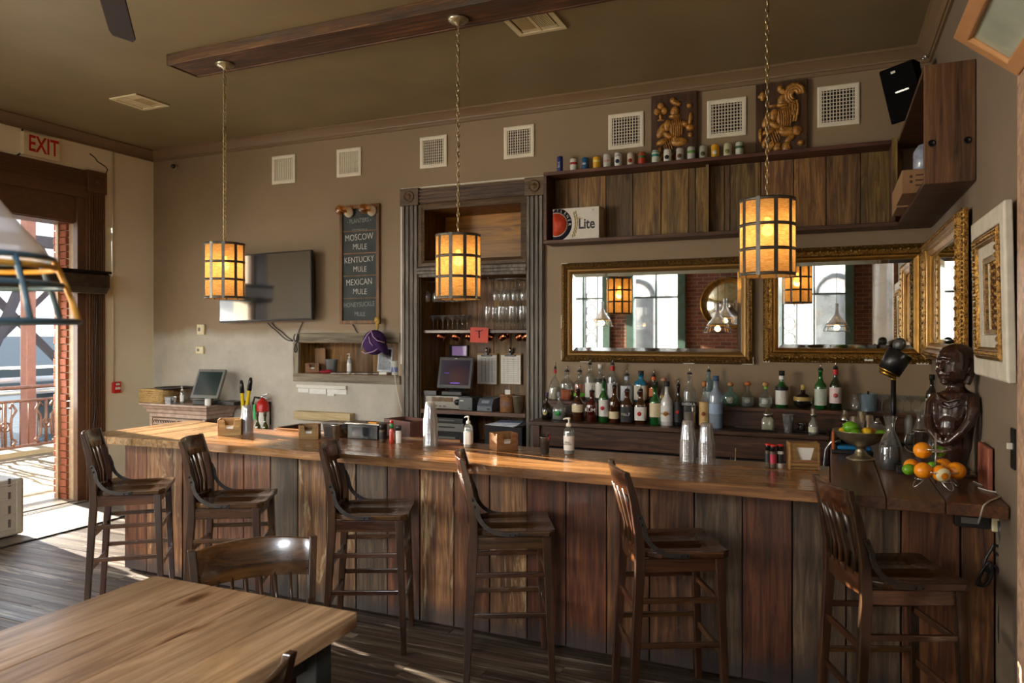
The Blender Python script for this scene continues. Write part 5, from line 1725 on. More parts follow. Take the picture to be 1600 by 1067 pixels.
# small things on the cabinet
p = at(263, 629, Y=5.9)
o = MB().lathe([(0.05, 0), (0.062, 0.07), (0.066, 0.075), (0.06, 0.075), (0.05, 0.004), (0, 0.004)], 4, M=Matrix.Rotation(R(45), 4, 'Z'), smooth=False).make('plastic_tub', m_cup, None, loc=(p.x, 5.93, CZ))
tag(o, 'clear plastic tub of packets before the basket', 'tub')
def pump_bottle(label, loc, h=0.2, r=0.03, square=False, mat=None):
    t = thing('sanitizer_bottle', label, 'bottle', loc)
    sq = 5 if square else None
    c = MB(); c.lathe([(r * 0.92, 0), (r, 0.006), (r, h * 0.62), (r * 0.75, h * 0.70), (r * 0.42, h * 0.74), (r * 0.42, h * 0.76)], 20, sq=sq); c.make('body', mat or m_clear, t)
    c = MB(); c.lathe([(r * 0.55, h * 0.75), (r * 0.5, h * 0.83), (r * 0.2, h * 0.84), (r * 0.15, h * 0.93)], 14); c.tube([(r * 0.3, 0, h * 0.965), (0, 0, h * 0.97), (-r * 0.9, 0, h * 0.95), (-r * 1.1, 0, h * 0.93)], r * 0.14, n=6); c.lathe([(r * 0.3, h * 0.93), (r * 0.3, h * 0.975)], 10); c.make('pump', m_white, t)
    c = MB(); c.lathe([(r * 1.01, h * 0.12), (r * 1.01, h * 0.5)], 20, sq=sq, cap=False); c.make('label', m_paper, t)
    c = MB(); c.lathe([(r * .9, 0.004), (r * .93, h * 0.5)], 16, sq=sq); c.make('gel', plain('clear_gel', (205, 208, 204), rough=0.2), t)
    return t
pump_bottle('small pump bottle beside the cabinet terminal', (at(280, Y=5.95).x, 5.99, CZ), 0.19, 0.022)
o = MB().lathe([(0.032, 0), (0.032, 0.075)], 18).make('paper_roll', m_paper, None, loc=(CX1 - 0.06, 5.92, CZ), bev=0.004)
tag(o, 'white till roll beside the cabinet terminal', 'paper roll')
bo = thing('card_holder', 'black bill folder lying on the corner cabinet edge', 'folder', (at(352, Y=6.0).x, 6.1, CZ))
MB().box(-0.12, 0.12, -0.1, 0.1, 0, 0.04).make('cover', m_black, bo, bev=0.006)
# yellow handled sticks
for k, (u0, v0, u1, v1) in enumerate(((380, 640, 377, 594), (386, 634, 392, 590))):
    A, B = at(u0, v0, Y=5.3), at(u1, v1, Y=5.3)
    d_ = (B - A).normalized()
    A = A - d_ * 0.6
    t = thing('cane_knife', ['yellow handled tool standing upright behind the cup stack', 'yellow handled tool leaning outward behind the cup stack'][k], 'tool', A)
    L_ = (B - A).length
    c = MB(); c.tube([(0, 0, 0), d_ * (L_ - 0.12)], 0.017, n=10); c.make('handle', plain('yellow_grip', (224, 190, 30), rough=0.4), t)
    c = MB(); c.tube([d_ * (L_ - 0.12), d_ * (L_ - 0.04), d_ * L_], [0.022, 0.02, 0.012], n=10); c.make('grip_end', m_black, t)
# stand for the tools
o = MB().lathe([(0.07, 0), (0.08, 0.34), (0.074, 0.34), (0.065, 0.01), (0, 0.01)], 20).make('tool_bucket', m_black, None, loc=(at(382, Y=5.3).x, 5.3, 0.24))
tag(o, 'black bucket holding the yellow handled tools behind the bar', 'bucket')
rk = thing('low_crate', 'dark wooden crate behind the bar holding wine bottles', 'crate', (at(424, Y=5.2).x, 5.25, 0))
jset('body', m_back, [(rk.location.x - 0.2, rk.location.x + 0.2, 5.1, 5.4, 0, 0.24)], rk, 0.003)
# fire extinguisher on the wall
p = at(411, 655, Y=BW - 0.09)
fe = thing('fire_extinguisher', 'red fire extinguisher on the wall behind the wine bottles', 'extinguisher', (p.x, BW - 0.095, at(411, 672, Y=BW - .09).z))
c = MB(); c.lathe([(0.06, 0), (0.068, 0.01), (0.068, 0.27), (0.055, 0.31), (0.025, 0.335), (0.02, 0.36)], 24); c.make('cylinder', m_red, fe)
c = MB(); c.lathe([(0.0688, 0.03), (0.0688, 0.2)], 24, cap=False); c.make('label', m_paper, fe)
c = MB(); c.lathe([(0.0692, 0.12), (0.0692, 0.24)], 10, cap=False); 
c = MB(); c.tube([(-0.02, -0.02, 0.35), (-0.07, -0.045, 0.36), (-0.09, -0.05, 0.3), (-0.085, -0.05, 0.1)], 0.012, n=8); c.make('hose', m_black, fe)
c = MB(); c.cbox((-0.062, -0.045, 0.2), (0.03, 0.04, 0.16)); c.make('green_tag', plain('green_tag', (70, 190, 110), rough=0.5), fe)
c = MB(); c.bar((-0.02, 0, 0.37), (0.09, -0.02, 0.40), 0.02, 0.008); c.bar((-0.02, 0, 0.37), (0.085, -0.02, 0.35), 0.018, 0.008); c.lathe([(0.022, 0.345), (0.022, 0.38)], 12); c.make('valve_lever', m_steel, fe)
c = MB(); c.box(-0.03, 0.03, 0.06, 0.095, 0.05, 0.3); c.make('bracket', m_ironb, fe)
# wall thermostat boxes
for (u, v, w_, h_, lb) in ((316, 515, 0.11, 0.12, 'upper white sensor box on the wall beside the television'), (314.5, 547, 0.115, 0.085, 'lower white thermostat box on the wall beside the television')):
    p = at(u, v, Y=BW)
    t = thing('thermostat', lb, 'thermostat', (p.x, BW, p.z))
    MB().box(-w_ / 2, w_ / 2, -0.03, -0.0005, -h_ / 2, h_ / 2).make('cover', m_vent, t, bev=0.006)
    MB().box(-w_ * 0.3, 0.0, -0.0315, -0.03, -h_ * 0.15, h_ * 0.2).make('display', m_grey, t)

# ---------------------------------------------------------------- television
TVY = 6.17
xa, xb = at(342, Y=TVY).x, at(486.5, Y=TVY).x
za, zb = at(415, 502, Y=TVY).z, at(415, 395.5, Y=TVY).z
tv = thing('television', 'wall mounted flat television on an arm between the pendants', 'television', ((xa + xb) / 2, TVY, (za + zb) / 2))
w_, h_ = (xb - xa) / 2, (zb - za) / 2
MB().box(-w_, w_, 0, 0.045, -h_, h_).make('housing', m_black, tv, bev=0.005)
m_tvs = plain('glossy_tv_screen', (20, 22, 22), rough=0.07, spec=1.0, coat=1.0)
m_tvs.node_tree.nodes['Principled BSDF'].inputs['IOR'].default_value = 2.2
MB().box(-w_ + 0.012, w_ - 0.012, -0.002, 0, -h_ + 0.02, h_ - 0.012).make('screen', m_tvs, tv)
MB().box(-0.2, 0.2, 0.045, 0.16 - 0.002, -0.12, 0.12).make('mount', m_blackm, tv)
tv.rotation_euler = (0, R(-1.0), 0)
def cable(name, pts, r, mat, label, cat='cable', n=6, group=None):
    c = MB(); pts = [Vector(p) for p in pts]
    # catmull-rom smoothing
    out = []
    for i in range(len(pts) - 1):
        p0 = pts[max(0, i - 1)]; p1 = pts[i]; p2 = pts[i + 1]; p3 = pts[min(len(pts) - 1, i + 2)]
        for k in range(4):
            t = k / 4
            out.append(0.5 * ((2 * p1) + (-p0 + p2) * t + (2 * p0 - 5 * p1 + 4 * p2 - p3) * t * t + (-p0 + 3 * p1 - 3 * p2 + p3) * t ** 3))
    out.append(pts[-1])
    c.tube(out, r, n=n)
    o = c.make(name, mat)
    return tag(o, label, cat, group)
yb = BW - 0.012
cable('tv_cable', [at(u, v, Y=yb) for u, v in ((418, 504), (424, 511), (432, 517), (440, 525), (448, 531), (458, 533))], 0.005, m_black, 'lower black cable drooping from the television to the niche frame')
cable('tv_cable', [at(u, v, Y=yb) for u, v in ((424, 504), (432, 513), (440, 518), (448, 526), (457, 532))], 0.005, m_black, 'upper black cable drooping from the television to the niche frame')
cable('tv_cable', [at(u, v, Y=yb) for u, v in ((473, 503), (469, 512), (466, 520))], 0.005, m_black, 'short black cable hanging at the corner of the television')
cable('hanging_wire_loop', [at(u, v, Y=BW - 0.035) for u, v in ((461, 522), (459, 528), (462, 534), (464, 526), (466, 522), (465, 532), (461, 540), (460, 548), (462, 550), (464, 546), (462, 537))], 0.006, m_black, 'tangle of black wire hung on the niche frame corner')
# ---------------------------------------------------------------- chalkboard
a0, a1 = at(531, Y=BW - 0.02).x, at(593, Y=BW - 0.02).x
z1_, z0_ = at(562, 320, Y=BW - .02).z, at(562, 506, Y=BW - .02).z
cbd = thing('chalkboard_menu', 'tall wood framed chalkboard listing mule cocktails', 'chalkboard', ((a0 + a1) / 2, BW - 0.001, z0_))
w_, h_ = (a1 - a0) / 2, z1_ - z0_
m_cbf = wood('chalkboard_frame_wood', [(84, 52, 32), (136, 92, 62), (164, 118, 84)], 'Z', rough=0.5, vary=0.05)
m_chalkb = plain('dusty_slate', (58, 64, 62), rough=0.7, noise=0.35, nscale=6)
m_chalk = plain('chalk_writing', (222, 222, 214), rough=0.9)
m_chalkd = plain('faded_chalk', (150, 158, 152), rough=0.9)
ring(-w_, w_, 0, h_, [(0, 0), (0, 0.03), (0.035, 0.03), (0.035, 0)]).make('frame', m_cbf, cbd, bev=0.003)
gap = (h_ - 0.07) / 5
for k in range(5):
    zc = 0.035 + gap * (k + 0.5)
    MB().box(-w_ + 0.036, w_ - 0.036, -0.01, -0.001, zc - gap / 2 + 0.004, zc + gap / 2 - 0.004).make('slate_panel', m_chalkb, cbd)
    if k:
        MB().box(-w_ + 0.036, w_ - 0.036, -0.018, -0.001, zc - gap / 2 - 0.005, zc - gap / 2 + 0.005).make('divider', m_cbf, cbd)
rows = [('HONEYSUCKLE', 'MULE', m_chalkd, .066), ('MEXICAN', 'MULE', m_chalk, .088), ('KENTUCKY', 'MULE', m_chalk, .084), ('MOSCOW', 'MULE', m_chalk, .09), ('- PLANTERS -', 'GASTROPUB', m_chalkd, .062)]
for k, (p_, q_, m_, sz) in enumerate(rows):
    zc = 0.035 + gap * (k + 0.5)
    if k == 4:
        zc -= 0.06
    text('chalk_lettering', p_, sz * 1.05, m_, cbd, (-0.01, -0.012, zc + 0.048), (R(90), R(-2), 0), sx=0.8, ext=0.0012, bold=-0.0012 if k in (1, 2, 3) else 0)
    text('chalk_lettering', q_, sz * (0.95 if k < 4 else 0.62), m_, cbd, (0.0, -0.012, zc - 0.05), (R(90), R(1.5), 0), sx=0.85, ext=0.0012, bold=-0.0012 if k in (1, 2, 3) else 0)
for u, v, lb in ((546, 332, 'globe bulb lamp on the chalkboard edge nearer the television'), (582, 330, 'globe bulb lamp on the chalkboard edge nearer the recess')):
    p = at(u, v, Y=BW - 0.03)
    t = thing('board_lamp', lb, 'lamp', (p.x, BW - 0.03, p.z))
    Mx = Matrix.Rotation(R(90), 4, 'X')
    c = MB(); c.lathe([(0.055, 0), (0.05, 0.025), (0.03, 0.035), (0.026, 0.05)], 20, M=Mx); c.make('holder', m_white, t)
    c = MB(); c.sphere((-0.03, -0.11, 0.01), 0.055, 16, m=10); c.make('globe_bulb', m_bulbg, t)
    c = MB(); c.tube([(0, -0.05, 0), (-0.02, -0.08, 0.005), (-0.035, -0.12, 0.012)], 0.012, n=8); c.make('filament', m_brass, t)
cable('loose_cable', [at(u, v, Y=yb) for u, v in ((551, 507), (554, 512), (557, 518), (560, 520))], 0.006, m_black, 'short black cord end below the chalkboard')
# purple cap and yellow tassel hung at the chalkboard corner
p = at(585, 535, Y=BW - 0.14)
hp = thing('purple_cap', 'purple cap with pale piping hanging on the niche frame', 'cap', p)
m_pur = plain('purple_felt', (66, 34, 92), rough=0.85, noise=0.15)
m_pip = plain('pale_piping', (196, 168, 196), rough=0.7)
c = MB(); c.sphere((0, 0, 0), (0.13, 0.09, 0.125), 20, M=Matrix.Rotation(R(-30), 4, 'Y'), m=12)
c.make('crown', m_pur, hp)
c = MB(); c.lathe([(0.12, 0), (0.125, 0.006), (0.06, 0.05), (0.05, 0.04)], 24, M=Matrix.Translation((0.08, -0.03, -0.02)) @ Matrix.Rotation(R(50), 4, 'Y') @ Matrix.Scale(0.75, 4, (0, 1, 0))); c.make('brim', m_pur, hp)
for pts in ([(-0.12, -0.05, -0.07), (-0.09, -0.07, 0.0), (-0.02, -0.09, 0.08), (0.02, -0.08, 0.12)], [(-0.11, -0.06, -0.09), (-0.04, -0.1, -0.11), (0.05, -0.1, -0.09), (0.1, -0.09, -0.06)], [(0.02, -0.09, 0.12), (0.05, -0.1, 0.06), (0.1, -0.1, 0.02), (0.16, -0.06, 0.0)], [(0.0, -0.1, 0.06), (0.02, -0.105, 0.0), (0.05, -0.1, -0.03)]):
    c = MB(); c.tube(pts, 0.005, n=5); c.make('piping', m_pip, hp)
p = at(589, 500, Y=BW - 0.08)
o = MB().add([], []).sphere((0, 0, 0), (0.03, 0.02, 0.035), 10).sphere((0.02, -0.01, -0.02), (0.022, 0.015, 0.022), 8).tube([(0, 0, -0.02), (0.01, 0.0, -0.07), (0.0, 0.0, -0.11)], [0.022, 0.014, 0.008], n=6).make('gold_tassel', plain('gold_thread', (196, 160, 70), rough=0.6, noise=0.3, nscale=40), None, loc=p)
tag(o, 'gold tassel hung on the chalkboard corner above the purple cap', 'tassel')
# white rail and wood offcut under the niche
a0, a1 = at(465, Y=BW).x, at(543, Y=BW).x
o_ = thing('ticket_rail', 'white metal rail holding order slips under the niche', 'rail', ((a0 + a1) / 2, BW, at(500, 610, Y=BW).z))
w_ = (a1 - a0) / 2
MB().box(-w_, w_, -0.03, -0.0005, 0.02, 0.06).make('rail', m_white, o_, bev=0.008)
for k, (x, ww, hh) in enumerate(((-0.24, 0.14, 0.05), (-0.05, 0.22, 0.06), (0.12, 0.09, 0.075), (0.24, 0.16, 0.055))):
    MB().box(x - ww / 2, x + ww / 2, -0.012, -0.009, 0.024 - hh, 0.03).make('paper_slip', m_paper, o_)
a0, a1 = at(464, Y=BW - .03).x, at(552, Y=BW - .03).x
o = MB().box(a0, a1, BW - 0.09, BW - 0.001, at(500, 656, Y=BW - .03).z, at(500, 643, Y=BW - .03).z).make('wood_offcut', m_pinex, None, bev=0.003)
tag(o, 'pale unpainted timber batten fixed on the wall above the napkin box', 'batten')

# ---------------------------------------------------------------- speaker
p = at(1413, 140, Y=6.0)
sp = thing('wall_speaker', 'black loudspeaker angled down in the corner above the shelf', 'speaker', at(1416, 145, Y=6.08), R(0))
M = Matrix.Rotation(R(34), 4, 'Z') @ Matrix.Rotation(R(14), 4, 'X') @ Matrix.Rotation(R(8), 4, 'Y')
M = Matrix.Rotation(R(-20), 4, 'Z') @ Matrix.Rotation(R(12), 4, 'X') @ Matrix.Rotation(R(-9), 4, 'Y')
m_spk = plain('black_speaker_cloth', (14, 14, 15), rough=0.95, spec=0.1)
c = MB(); c.hexa([(-0.12, -0.1, -0.2), (0.12, -0.1, -0.2), (0.08, 0.1, -0.16), (-0.1, 0.1, -0.16)], [(-0.12, -0.1, 0.2), (0.12, -0.1, 0.2), (0.1, 0.14, 0.2), (-0.1, 0.14, 0.2)])
c.v = [tuple(M @ Vector(q)) for q in c.v]; c.make('cabinet', m_spk, sp, bev=0.01)
MB().box(-0.112, 0.112, -0.112, -0.1, -0.19, 0.008, M=M).make('grille', m_spk, sp, bev=0.004)
MB().box(-0.112, 0.112, -0.112, -0.1, 0.016, 0.19, M=M).make('grille', m_spk, sp, bev=0.004)
MB().box(-0.04, 0.05, -0.114, -0.1, 0.006, 0.018, M=M).make('trim', m_steel, sp)
MB().box(-0.04, -0.01, -0.114, -0.112, 0.15, 0.166, M=M).make('badge', m_white, sp)
MB().bar((0.03, 0.08, 0.02), (0.08, BW - sp.location.y, 0.02), 0.05, 0.05).make('bracket', m_ironb, sp)
# boxes inside the wall cabinet
cbx = thing('cardboard_box', 'brown cardboard box sticking out of the wall cabinet', 'box', (SX1 + 0.02, 5.1, SZ0 + 0.03))
m_card = plain('brown_cardboard', (158, 122, 86), rough=0.85, noise=0.08)
MB().box(-0.09, 0.17, -0.2, 0.25, 0, 0.14).make('carton', m_card, cbx, bev=0.004)
c = MB()
for k in range(3):
    c.box(-0.02, 0.08, -0.2012, -0.2, 0.04 + k * 0.03, 0.048 + k * 0.03); 
c.box(-0.05, -0.035, -0.2012, -0.2, 0.09, 0.105); c.box(-0.05, -0.035, -0.2012, -0.2, 0.06, 0.075)
c.make('printing', plain('brown_print', (80, 58, 40), rough=0.8), cbx)
cb2 = thing('cardboard_box', 'second cardboard box behind the first in the wall cabinet', 'box', (SX1 + 0.0, 5.62, SZ0 + 0.03))
MB().box(-0.06, 0.16, -0.2, 0.2, 0, 0.16).make('carton', m_card, cb2, bev=0.004)
lb_ = thing('plastic_bag', 'bluish plastic bag of cans on the cardboard box', 'bag', (SX1 + 0.08, 5.08, SZ0 + 0.172))
c = MB(); c.lathe([(0.06, 0), (0.075, 0.03), (0.075, 0.13), (0.05, 0.17), (0.02, 0.18)], 14, sq=4)
c.make('bag', plain('pale_blue_wrap', (150, 156, 172), rough=0.2, noise=0.35, nscale=22), lb_)

# ---------------------------------------------------------------- stacks of clear cups
cup0 = None
def cup_stack(u, vb, vt, label, n=None, r_top=None):
    global cup0
    p = at(u, vb, Z=CT)
    d = dep(u, p.y)
    h = (vb - vt) / F * d
    ch_ = 0.118
    n = max(3, int((h - ch_) / 0.0085) + 1)
    st = (h - ch_) / (n - 1)
    for i in range(n):
        z = CT + 0.0005 + i * st
        if cup0 is None:
            c = MB(); c.lathe([(0.047, 0), (0.049, 0.003), (0.047, 0.006), (0.045, 0.012), (0.036, 0.085), (0.031, ch_ - 0.004), (0.029, ch_), (0.0, ch_)], 20, cap=False)
            cup0 = c.make('plastic_cup', m_cup); o = cup0
        else:
            o = cup0.copy(); COL.objects.link(o)
        o.location = (p.x, p.y, z)
        o.rotation_euler = (0, 0, i * 0.7)
        tag(o, label, 'cup', label.replace('clear plastic cup in', 'cups of'))
cup_stack(386, 677, 633, 'clear plastic cup in the stack beside the first napkin box')
cup_stack(672.5, 697, 628, 'clear plastic cup in the tall stack before the stereo receiver')
cup_stack(1075, 722, 657, 'clear plastic cup in the tall stack nearer the square sanitizer bottle')
cup_stack(1104, 725, 661, 'clear plastic cup in the tall stack nearer the spice jars')

# ---------------------------------------------------------------- napkin boxes
def napkin_box(label, p, rz, s=1.0, front=True):
    t = thing('napkin_box', label, 'napkin holder', p, rz, 'wooden napkin boxes on the bar')
    w_, d_, h_ = 0.08 * s, 0.065 * s, 0.115 * s
    for x in (-w_, w_ - 0.01):
        MB().box(x, x + 0.01, -d_, d_, 0, h_).make('side', m_lightwood, t, bev=0.002)
    MB().box(-w_ + 0.01, w_ - 0.01, d_ - 0.01, d_, 0, h_).make('back', m_lightwood, t, bev=0.002)
    MB().box(-w_ + 0.01, w_ - 0.01, -d_ + 0.01, d_ - 0.01, 0, 0.01).make('base', m_lightwood, t)
    c = MB(); a = w_ - 0.01
    c.prism([(-a, 0), (a, 0), (a, h_ * 0.98), (w_ * 0.45, h_ * 0.98), (w_ * 0.3, h_ * 0.4), (-w_ * 0.3, h_ * 0.4), (-w_ * 0.45, h_ * 0.98), (-a, h_ * 0.98)], 0.01, M=Matrix.Translation((0, -d_ + 0.01, 0)) @ Matrix.Rotation(R(90), 4, 'X'))
    c.make('front', m_lightwood, t, bev=0.001)
    MB().box(-w_ + 0.014, w_ - 0.014, -d_ + 0.014, d_ - 0.014, 0.01, h_ * 0.55).make('napkins', m_paper, t, bev=0.004)
    return t
napkin_box('wooden napkin box beside the cup stack near the street end', at(360, 678.5, Z=CT), R(38), 1.0)
napkin_box('wooden napkin box under the pale timber batten', at(484, 684.5, Z=CT), R(30), 0.85)
napkin_box('wooden napkin box with notched front before the recess', at(787, 702, Z=CT), R(48), 0.92)
t = thing('napkin_box', 'wooden napkin box with trapezoid cut-out beside the spice jars', 'napkin holder', at(1256, 733, Z=CT), R(12), 'wooden napkin boxes on the bar')
MB().box(-0.07, 0.07, -0.01, 0.07, 0, 0.14).make('body', m_lightwood, t, bev=0.003)
MB().box(-0.079, -0.068, -0.022, 0.07, 0, 0.143).make('side', m_lightwood, t, bev=0.002)
MB().box(0.068, 0.079, -0.022, 0.07, 0, 0.143).make('side', m_lightwood, t, bev=0.002)
for z in (0.0, 0.018, 0.036, 0.118):
    MB().box(-0.068, 0.068, -0.018, -0.01, z + 0.001, z + 0.0165 + (0.005 if z > .1 else 0)).make('front_slat', m_lightwood, t, bev=0.001)
c = MB(); c.prism([(-0.068, 0.054), (-0.02, 0.054), (-0.042, 0.118), (-0.068, 0.118)], 0.008, M=Matrix.Translation((0, -0.01, 0)) @ Matrix.Rotation(R(90), 4, 'X')); c.prism([(0.068, 0.054), (0.068, 0.118), (0.05, 0.118), (0.032, 0.054)], 0.008, M=Matrix.Translation((0, -0.01, 0)) @ Matrix.Rotation(R(90), 4, 'X')); c.make('front_board', m_lightwood, t)['kind'] = 'stuff'
MB().box(-0.05, 0.055, -0.0125, -0.0105, 0.05, 0.122).make('napkins', m_paper, t)

# ---------------------------------------------------------------- things along the bar edge
pump_bottle('square clear pump bottle of gel on the bar before the napkin box', at(732, 699.5, Z=CT), (699.5 - 650) / F * dep(732, 4.3), 0.0255, True)
q = pump_bottle('large clear sanitizer pump bottle with printed label on the bar', at(889, 709.5, Z=CT), (709.5 - 651) / F * dep(889, 4.2), 0.0325, False)
text('label_print', 'HAND\nSANITIZER', 0.012, m_black, q, (0.0, -0.0335, 0.07), ext=0.0003)
def tumbler(name, label, p, h, r0, r1, mat, cat='cup', extra=None, n=20):
    t = thing(name, label, cat, p)
    c = MB(); c.lathe([(r0 * 0.9, 0), (r0, 0.004), (r1, h - 0.003), (r1 * 1.04, h), (r1 * 0.94, h), (r0 * 0.9, 0.01), (0, 0.01)], n, cap=False); c.make('cup', mat, t)
    c = MB(); c.lathe([(r1 * 1.02, h - 0.004), (r1 * 1.07, h - 0.001), (r1 * 1.02, h + 0.002)], n, cap=False); c.make('rim', mat, t)
    return t
t = tumbler('straw_cup', 'hammered pewter cup of black straws on the bar', at(851, 708, Z=CT), 0.1, 0.026, 0.031, plain('dull_dark_steel', (110, 108, 106), rough=.35, metal=.9, noise=.3))
rr = random.Random(2)
for k in range(12):
    a, b = rr.uniform(0, 6.28), rr.uniform(0.01, 0.04)
    c = MB(); c.tube([(0.01 * math.cos(a), 0.01 * math.sin(a), 0.02), (b * math.cos(a), b * math.sin(a), 0.115 + rr.uniform(0, 0.014))], 0.003, n=5); c.make('straw', m_black if k else m_red, t)
t = tumbler('silver_cup', 'small shiny steel julep cup before the plastic takeaway box', at(525, 690, Z=CT), 0.115, 0.022, 0.034, m_steel)
p = at(515, 683, Z=CT)
tb_ = thing('takeaway_box', 'clear plastic takeaway container with lid behind the steel cup', 'container', (p.x, 4.34, CT), R(8))
c = MB(); c.lathe([(0.075, 0), (0.085, 0.09), (0.082, 0.09), (0.07, 0.004), (0, 0.004)], 4, M=Matrix.Rotation(R(45), 4, 'Z') @ Matrix.Scale(1.2, 4, (1, 0, 0)), smooth=False); c.make('tub', m_cup, tb_)
MB().box(-0.085, 0.085, -0.065, 0.065, 0.09, 0.102).make('lid', m_cup, tb_, bev=0.003)
MB().box(-0.06, 0.06, -0.045, 0.045, 0.006, 0.05).make('contents', plain('brown_paper_packets', (140, 110, 80), rough=0.8, noise=0.4), tb_)
p = at(563, 687, Z=CT)
gb = thing('garnish_tray', 'black garnish tray with steel lid and orange wedge on the bar', 'tray', (p.x, 4.33, CT))
MB().box(-0.13, 0.12, -0.06, 0.06, 0.0, 0.10).make('body', m_black, gb, bev=0.004)
MB().box(-0.15, 0.14, -0.07, 0.065, 0.1, 0.112).make('lid', m_steel, gb, bev=0.003)
MB().box(-0.09, 0.09, -0.062, -0.0605, 0.02, 0.08).make('window', plain('smoked_window', (40, 42, 48), rough=0.12), gb)
MB().cbox((0.08, -0.05, 0.117), (0.07, 0.03, 0.01)).make('orange_wedge', plain('orange_flesh', (240, 160, 40), rough=0.4), gb, bev=0.003)
def shaker(label, p, h, r, capm, bodym, labm=None, name='spice_jar'):
    t = thing(name, label, 'jar', p)
    c = MB(); c.lathe([(r * 0.95, 0), (r, 0.004), (r, h * 0.68), (r * 0.8, h * 0.74)], 16); c.make('body', bodym, t)
    c = MB(); c.lathe([(r * 0.92, h * 0.73), (r * 0.95, h * 0.98), (r * 0.85, h)], 16); c.make('cap', capm, t)
    if labm:
        c = MB(); c.lathe([(r * 1.02, h * 0.2), (r * 1.02, h * 0.6)], 16, cap=False); c.make('label', labm, t)
    return t
m_pepper = plain('peppercorn_fill', (90, 76, 62), rough=0.6, noise=0.6, nscale=160)
m_salt = plain('salt_fill', (226, 222, 214), rough=0.7)
m_blklab = plain('black_white_label', (38, 38, 40), rough=0.5, noise=0.1)
shaker('pepper jar with dark cap beside the hot sauce bottle', at(597, 691, Z=CT), 0.118, 0.019, m_black, m_pepper, m_blklab)
shaker('salt jar with white fill beside the hot sauce bottle', at(622.5, 692, Z=CT), 0.115, 0.019, m_black, m_salt, m_paper)
hs = thing('hot_sauce_bottle', 'small red hot sauce bottle with green collar and red cap', 'bottle', at(612, 692, Z=CT))
c = MB(); c.lathe([(0.018, 0), (0.019, 0.004), (0.019, 0.085), (0.012, 0.1), (0.01, 0.115)], 14); c.make('body', plain('hot_sauce', (176, 52, 30), rough=0.15), hs)
c = MB(); c.lathe([(0.0195, 0.02), (0.0195, 0.07)], 4, cap=False, smooth=False); c.make('label', m_paper, hs)
c = MB(); c.lathe([(0.0135, 0.098), (0.0115, 0.13)], 12); c.make('collar', plain('green_foil', (30, 120, 60), rough=0.4), hs)
c = MB(); c.lathe([(0.011, 0.13), (0.01, 0.15)], 12); c.make('cap', m_red, hs)
for k, (u, lb, cm, fm) in enumerate(((1200, 'spice jar of pale seasoning, farthest of the three from the napkin box', m_red, m_pepper), (1208, 'spice jar with magenta label between the other two', m_red, m_pepper), (1219, 'spice jar of white salt touching the cut-out napkin box', m_black, m_salt))):
    t = shaker(lb, at(u, [729, 731, 730.5][k], Z=CT), 0.125, 0.0165 if k < 2 else 0.0175, m_black, fm, m_blklab if k != 1 else plain('magenta_label', (190, 50, 80), rough=.5), 'spice_jar')
    c = MB(); c.lathe([(0.0168, 0.118), (0.0175, 0.122), (0.0165, 0.127)], 14); c.make('red_rim', m_red, t)
wb = thing('condiment_crate', 'red brown wooden caddy box behind the salt and pepper', 'box', (at(628, Y=4.55).x, 4.63, 0.874), R(-22))
m_cady = plain('purplish_brown_wood', (104, 66, 56), rough=0.45, noise=0.25, nscale=12)
jx_ = ((-0.16, 0.16, -0.1, -0.088), (-0.16, 0.16, 0.088, 0.1), (-0.16, -0.148, -0.088, 0.088), (0.148, 0.16, -0.088, 0.088))
for q in jx_:
    MB().box(*q, 0, 0.305).make('side', m_cady, wb, bev=0.003)
MB().box(-0.148, 0.148, -0.088, 0.088, 0, 0.28).make('contents', m_blackm, wb)
# ---------------------------------------------------------------- bottles
m_pour = m_steel
def bmat(c, body=0.0, g=0.14):
    return glass('bottle_glass_%d_%d_%d' % c, c, gloss=g, body=body)
G_CLEAR, G_GREEN, G_AMBER, G_DARK = m_clear, bmat((30, 150, 60), 0.3), bmat((150, 84, 36), 0.15), bmat((26, 24, 26), 0.5)
G_BLUE, G_AQUA, G_FROST, G_DKGREEN = bmat((20, 150, 190), 0.55), bmat((170, 220, 210), 0.2), bmat((186, 206, 226), 0.55), bmat((20, 60, 36), 0.35)
G_RED = bmat((120, 26, 20), 0.35)
LIQ = {}
def liq(c):
    if c not in LIQ:
        LIQ[c] = plain('liquor_%d_%d_%d' % c, c, rough=0.12)
    return LIQ[c]
LAB = {}
def labm(c):
    if c not in LAB:
        LAB[c] = plain('label_%d_%d_%d' % c, c, rough=0.55, noise=0.12, nscale=120)
    return LAB[c]
PROF = {
    'std': [(.92, 0), (1, .015), (1, .56), (.93, .62), (.5, .72), (.36, .78), (.34, .95), (.42, .955), (.42, 1)],
    'tall': [(.92, 0), (1, .015), (1, .66), (.9, .72), (.42, .8), (.36, .96), (.42, .965), (.42, 1)],
    'squat': [(.75, 0), (.95, .05), (1.05, .3), (.95, .52), (.6, .64), (.24, .7), (.22, .96), (.3, 1)],
    'dome': [(.95, 0), (1, .04), (.98, .3), (.75, .55), (.3, .72), (.22, .78), (.22, 1)],
    'ball': [(.5, 0), (.8, .08), (1, .3), (.95, .5), (.7, .64), (.24, .74), (.24, 1)],
}
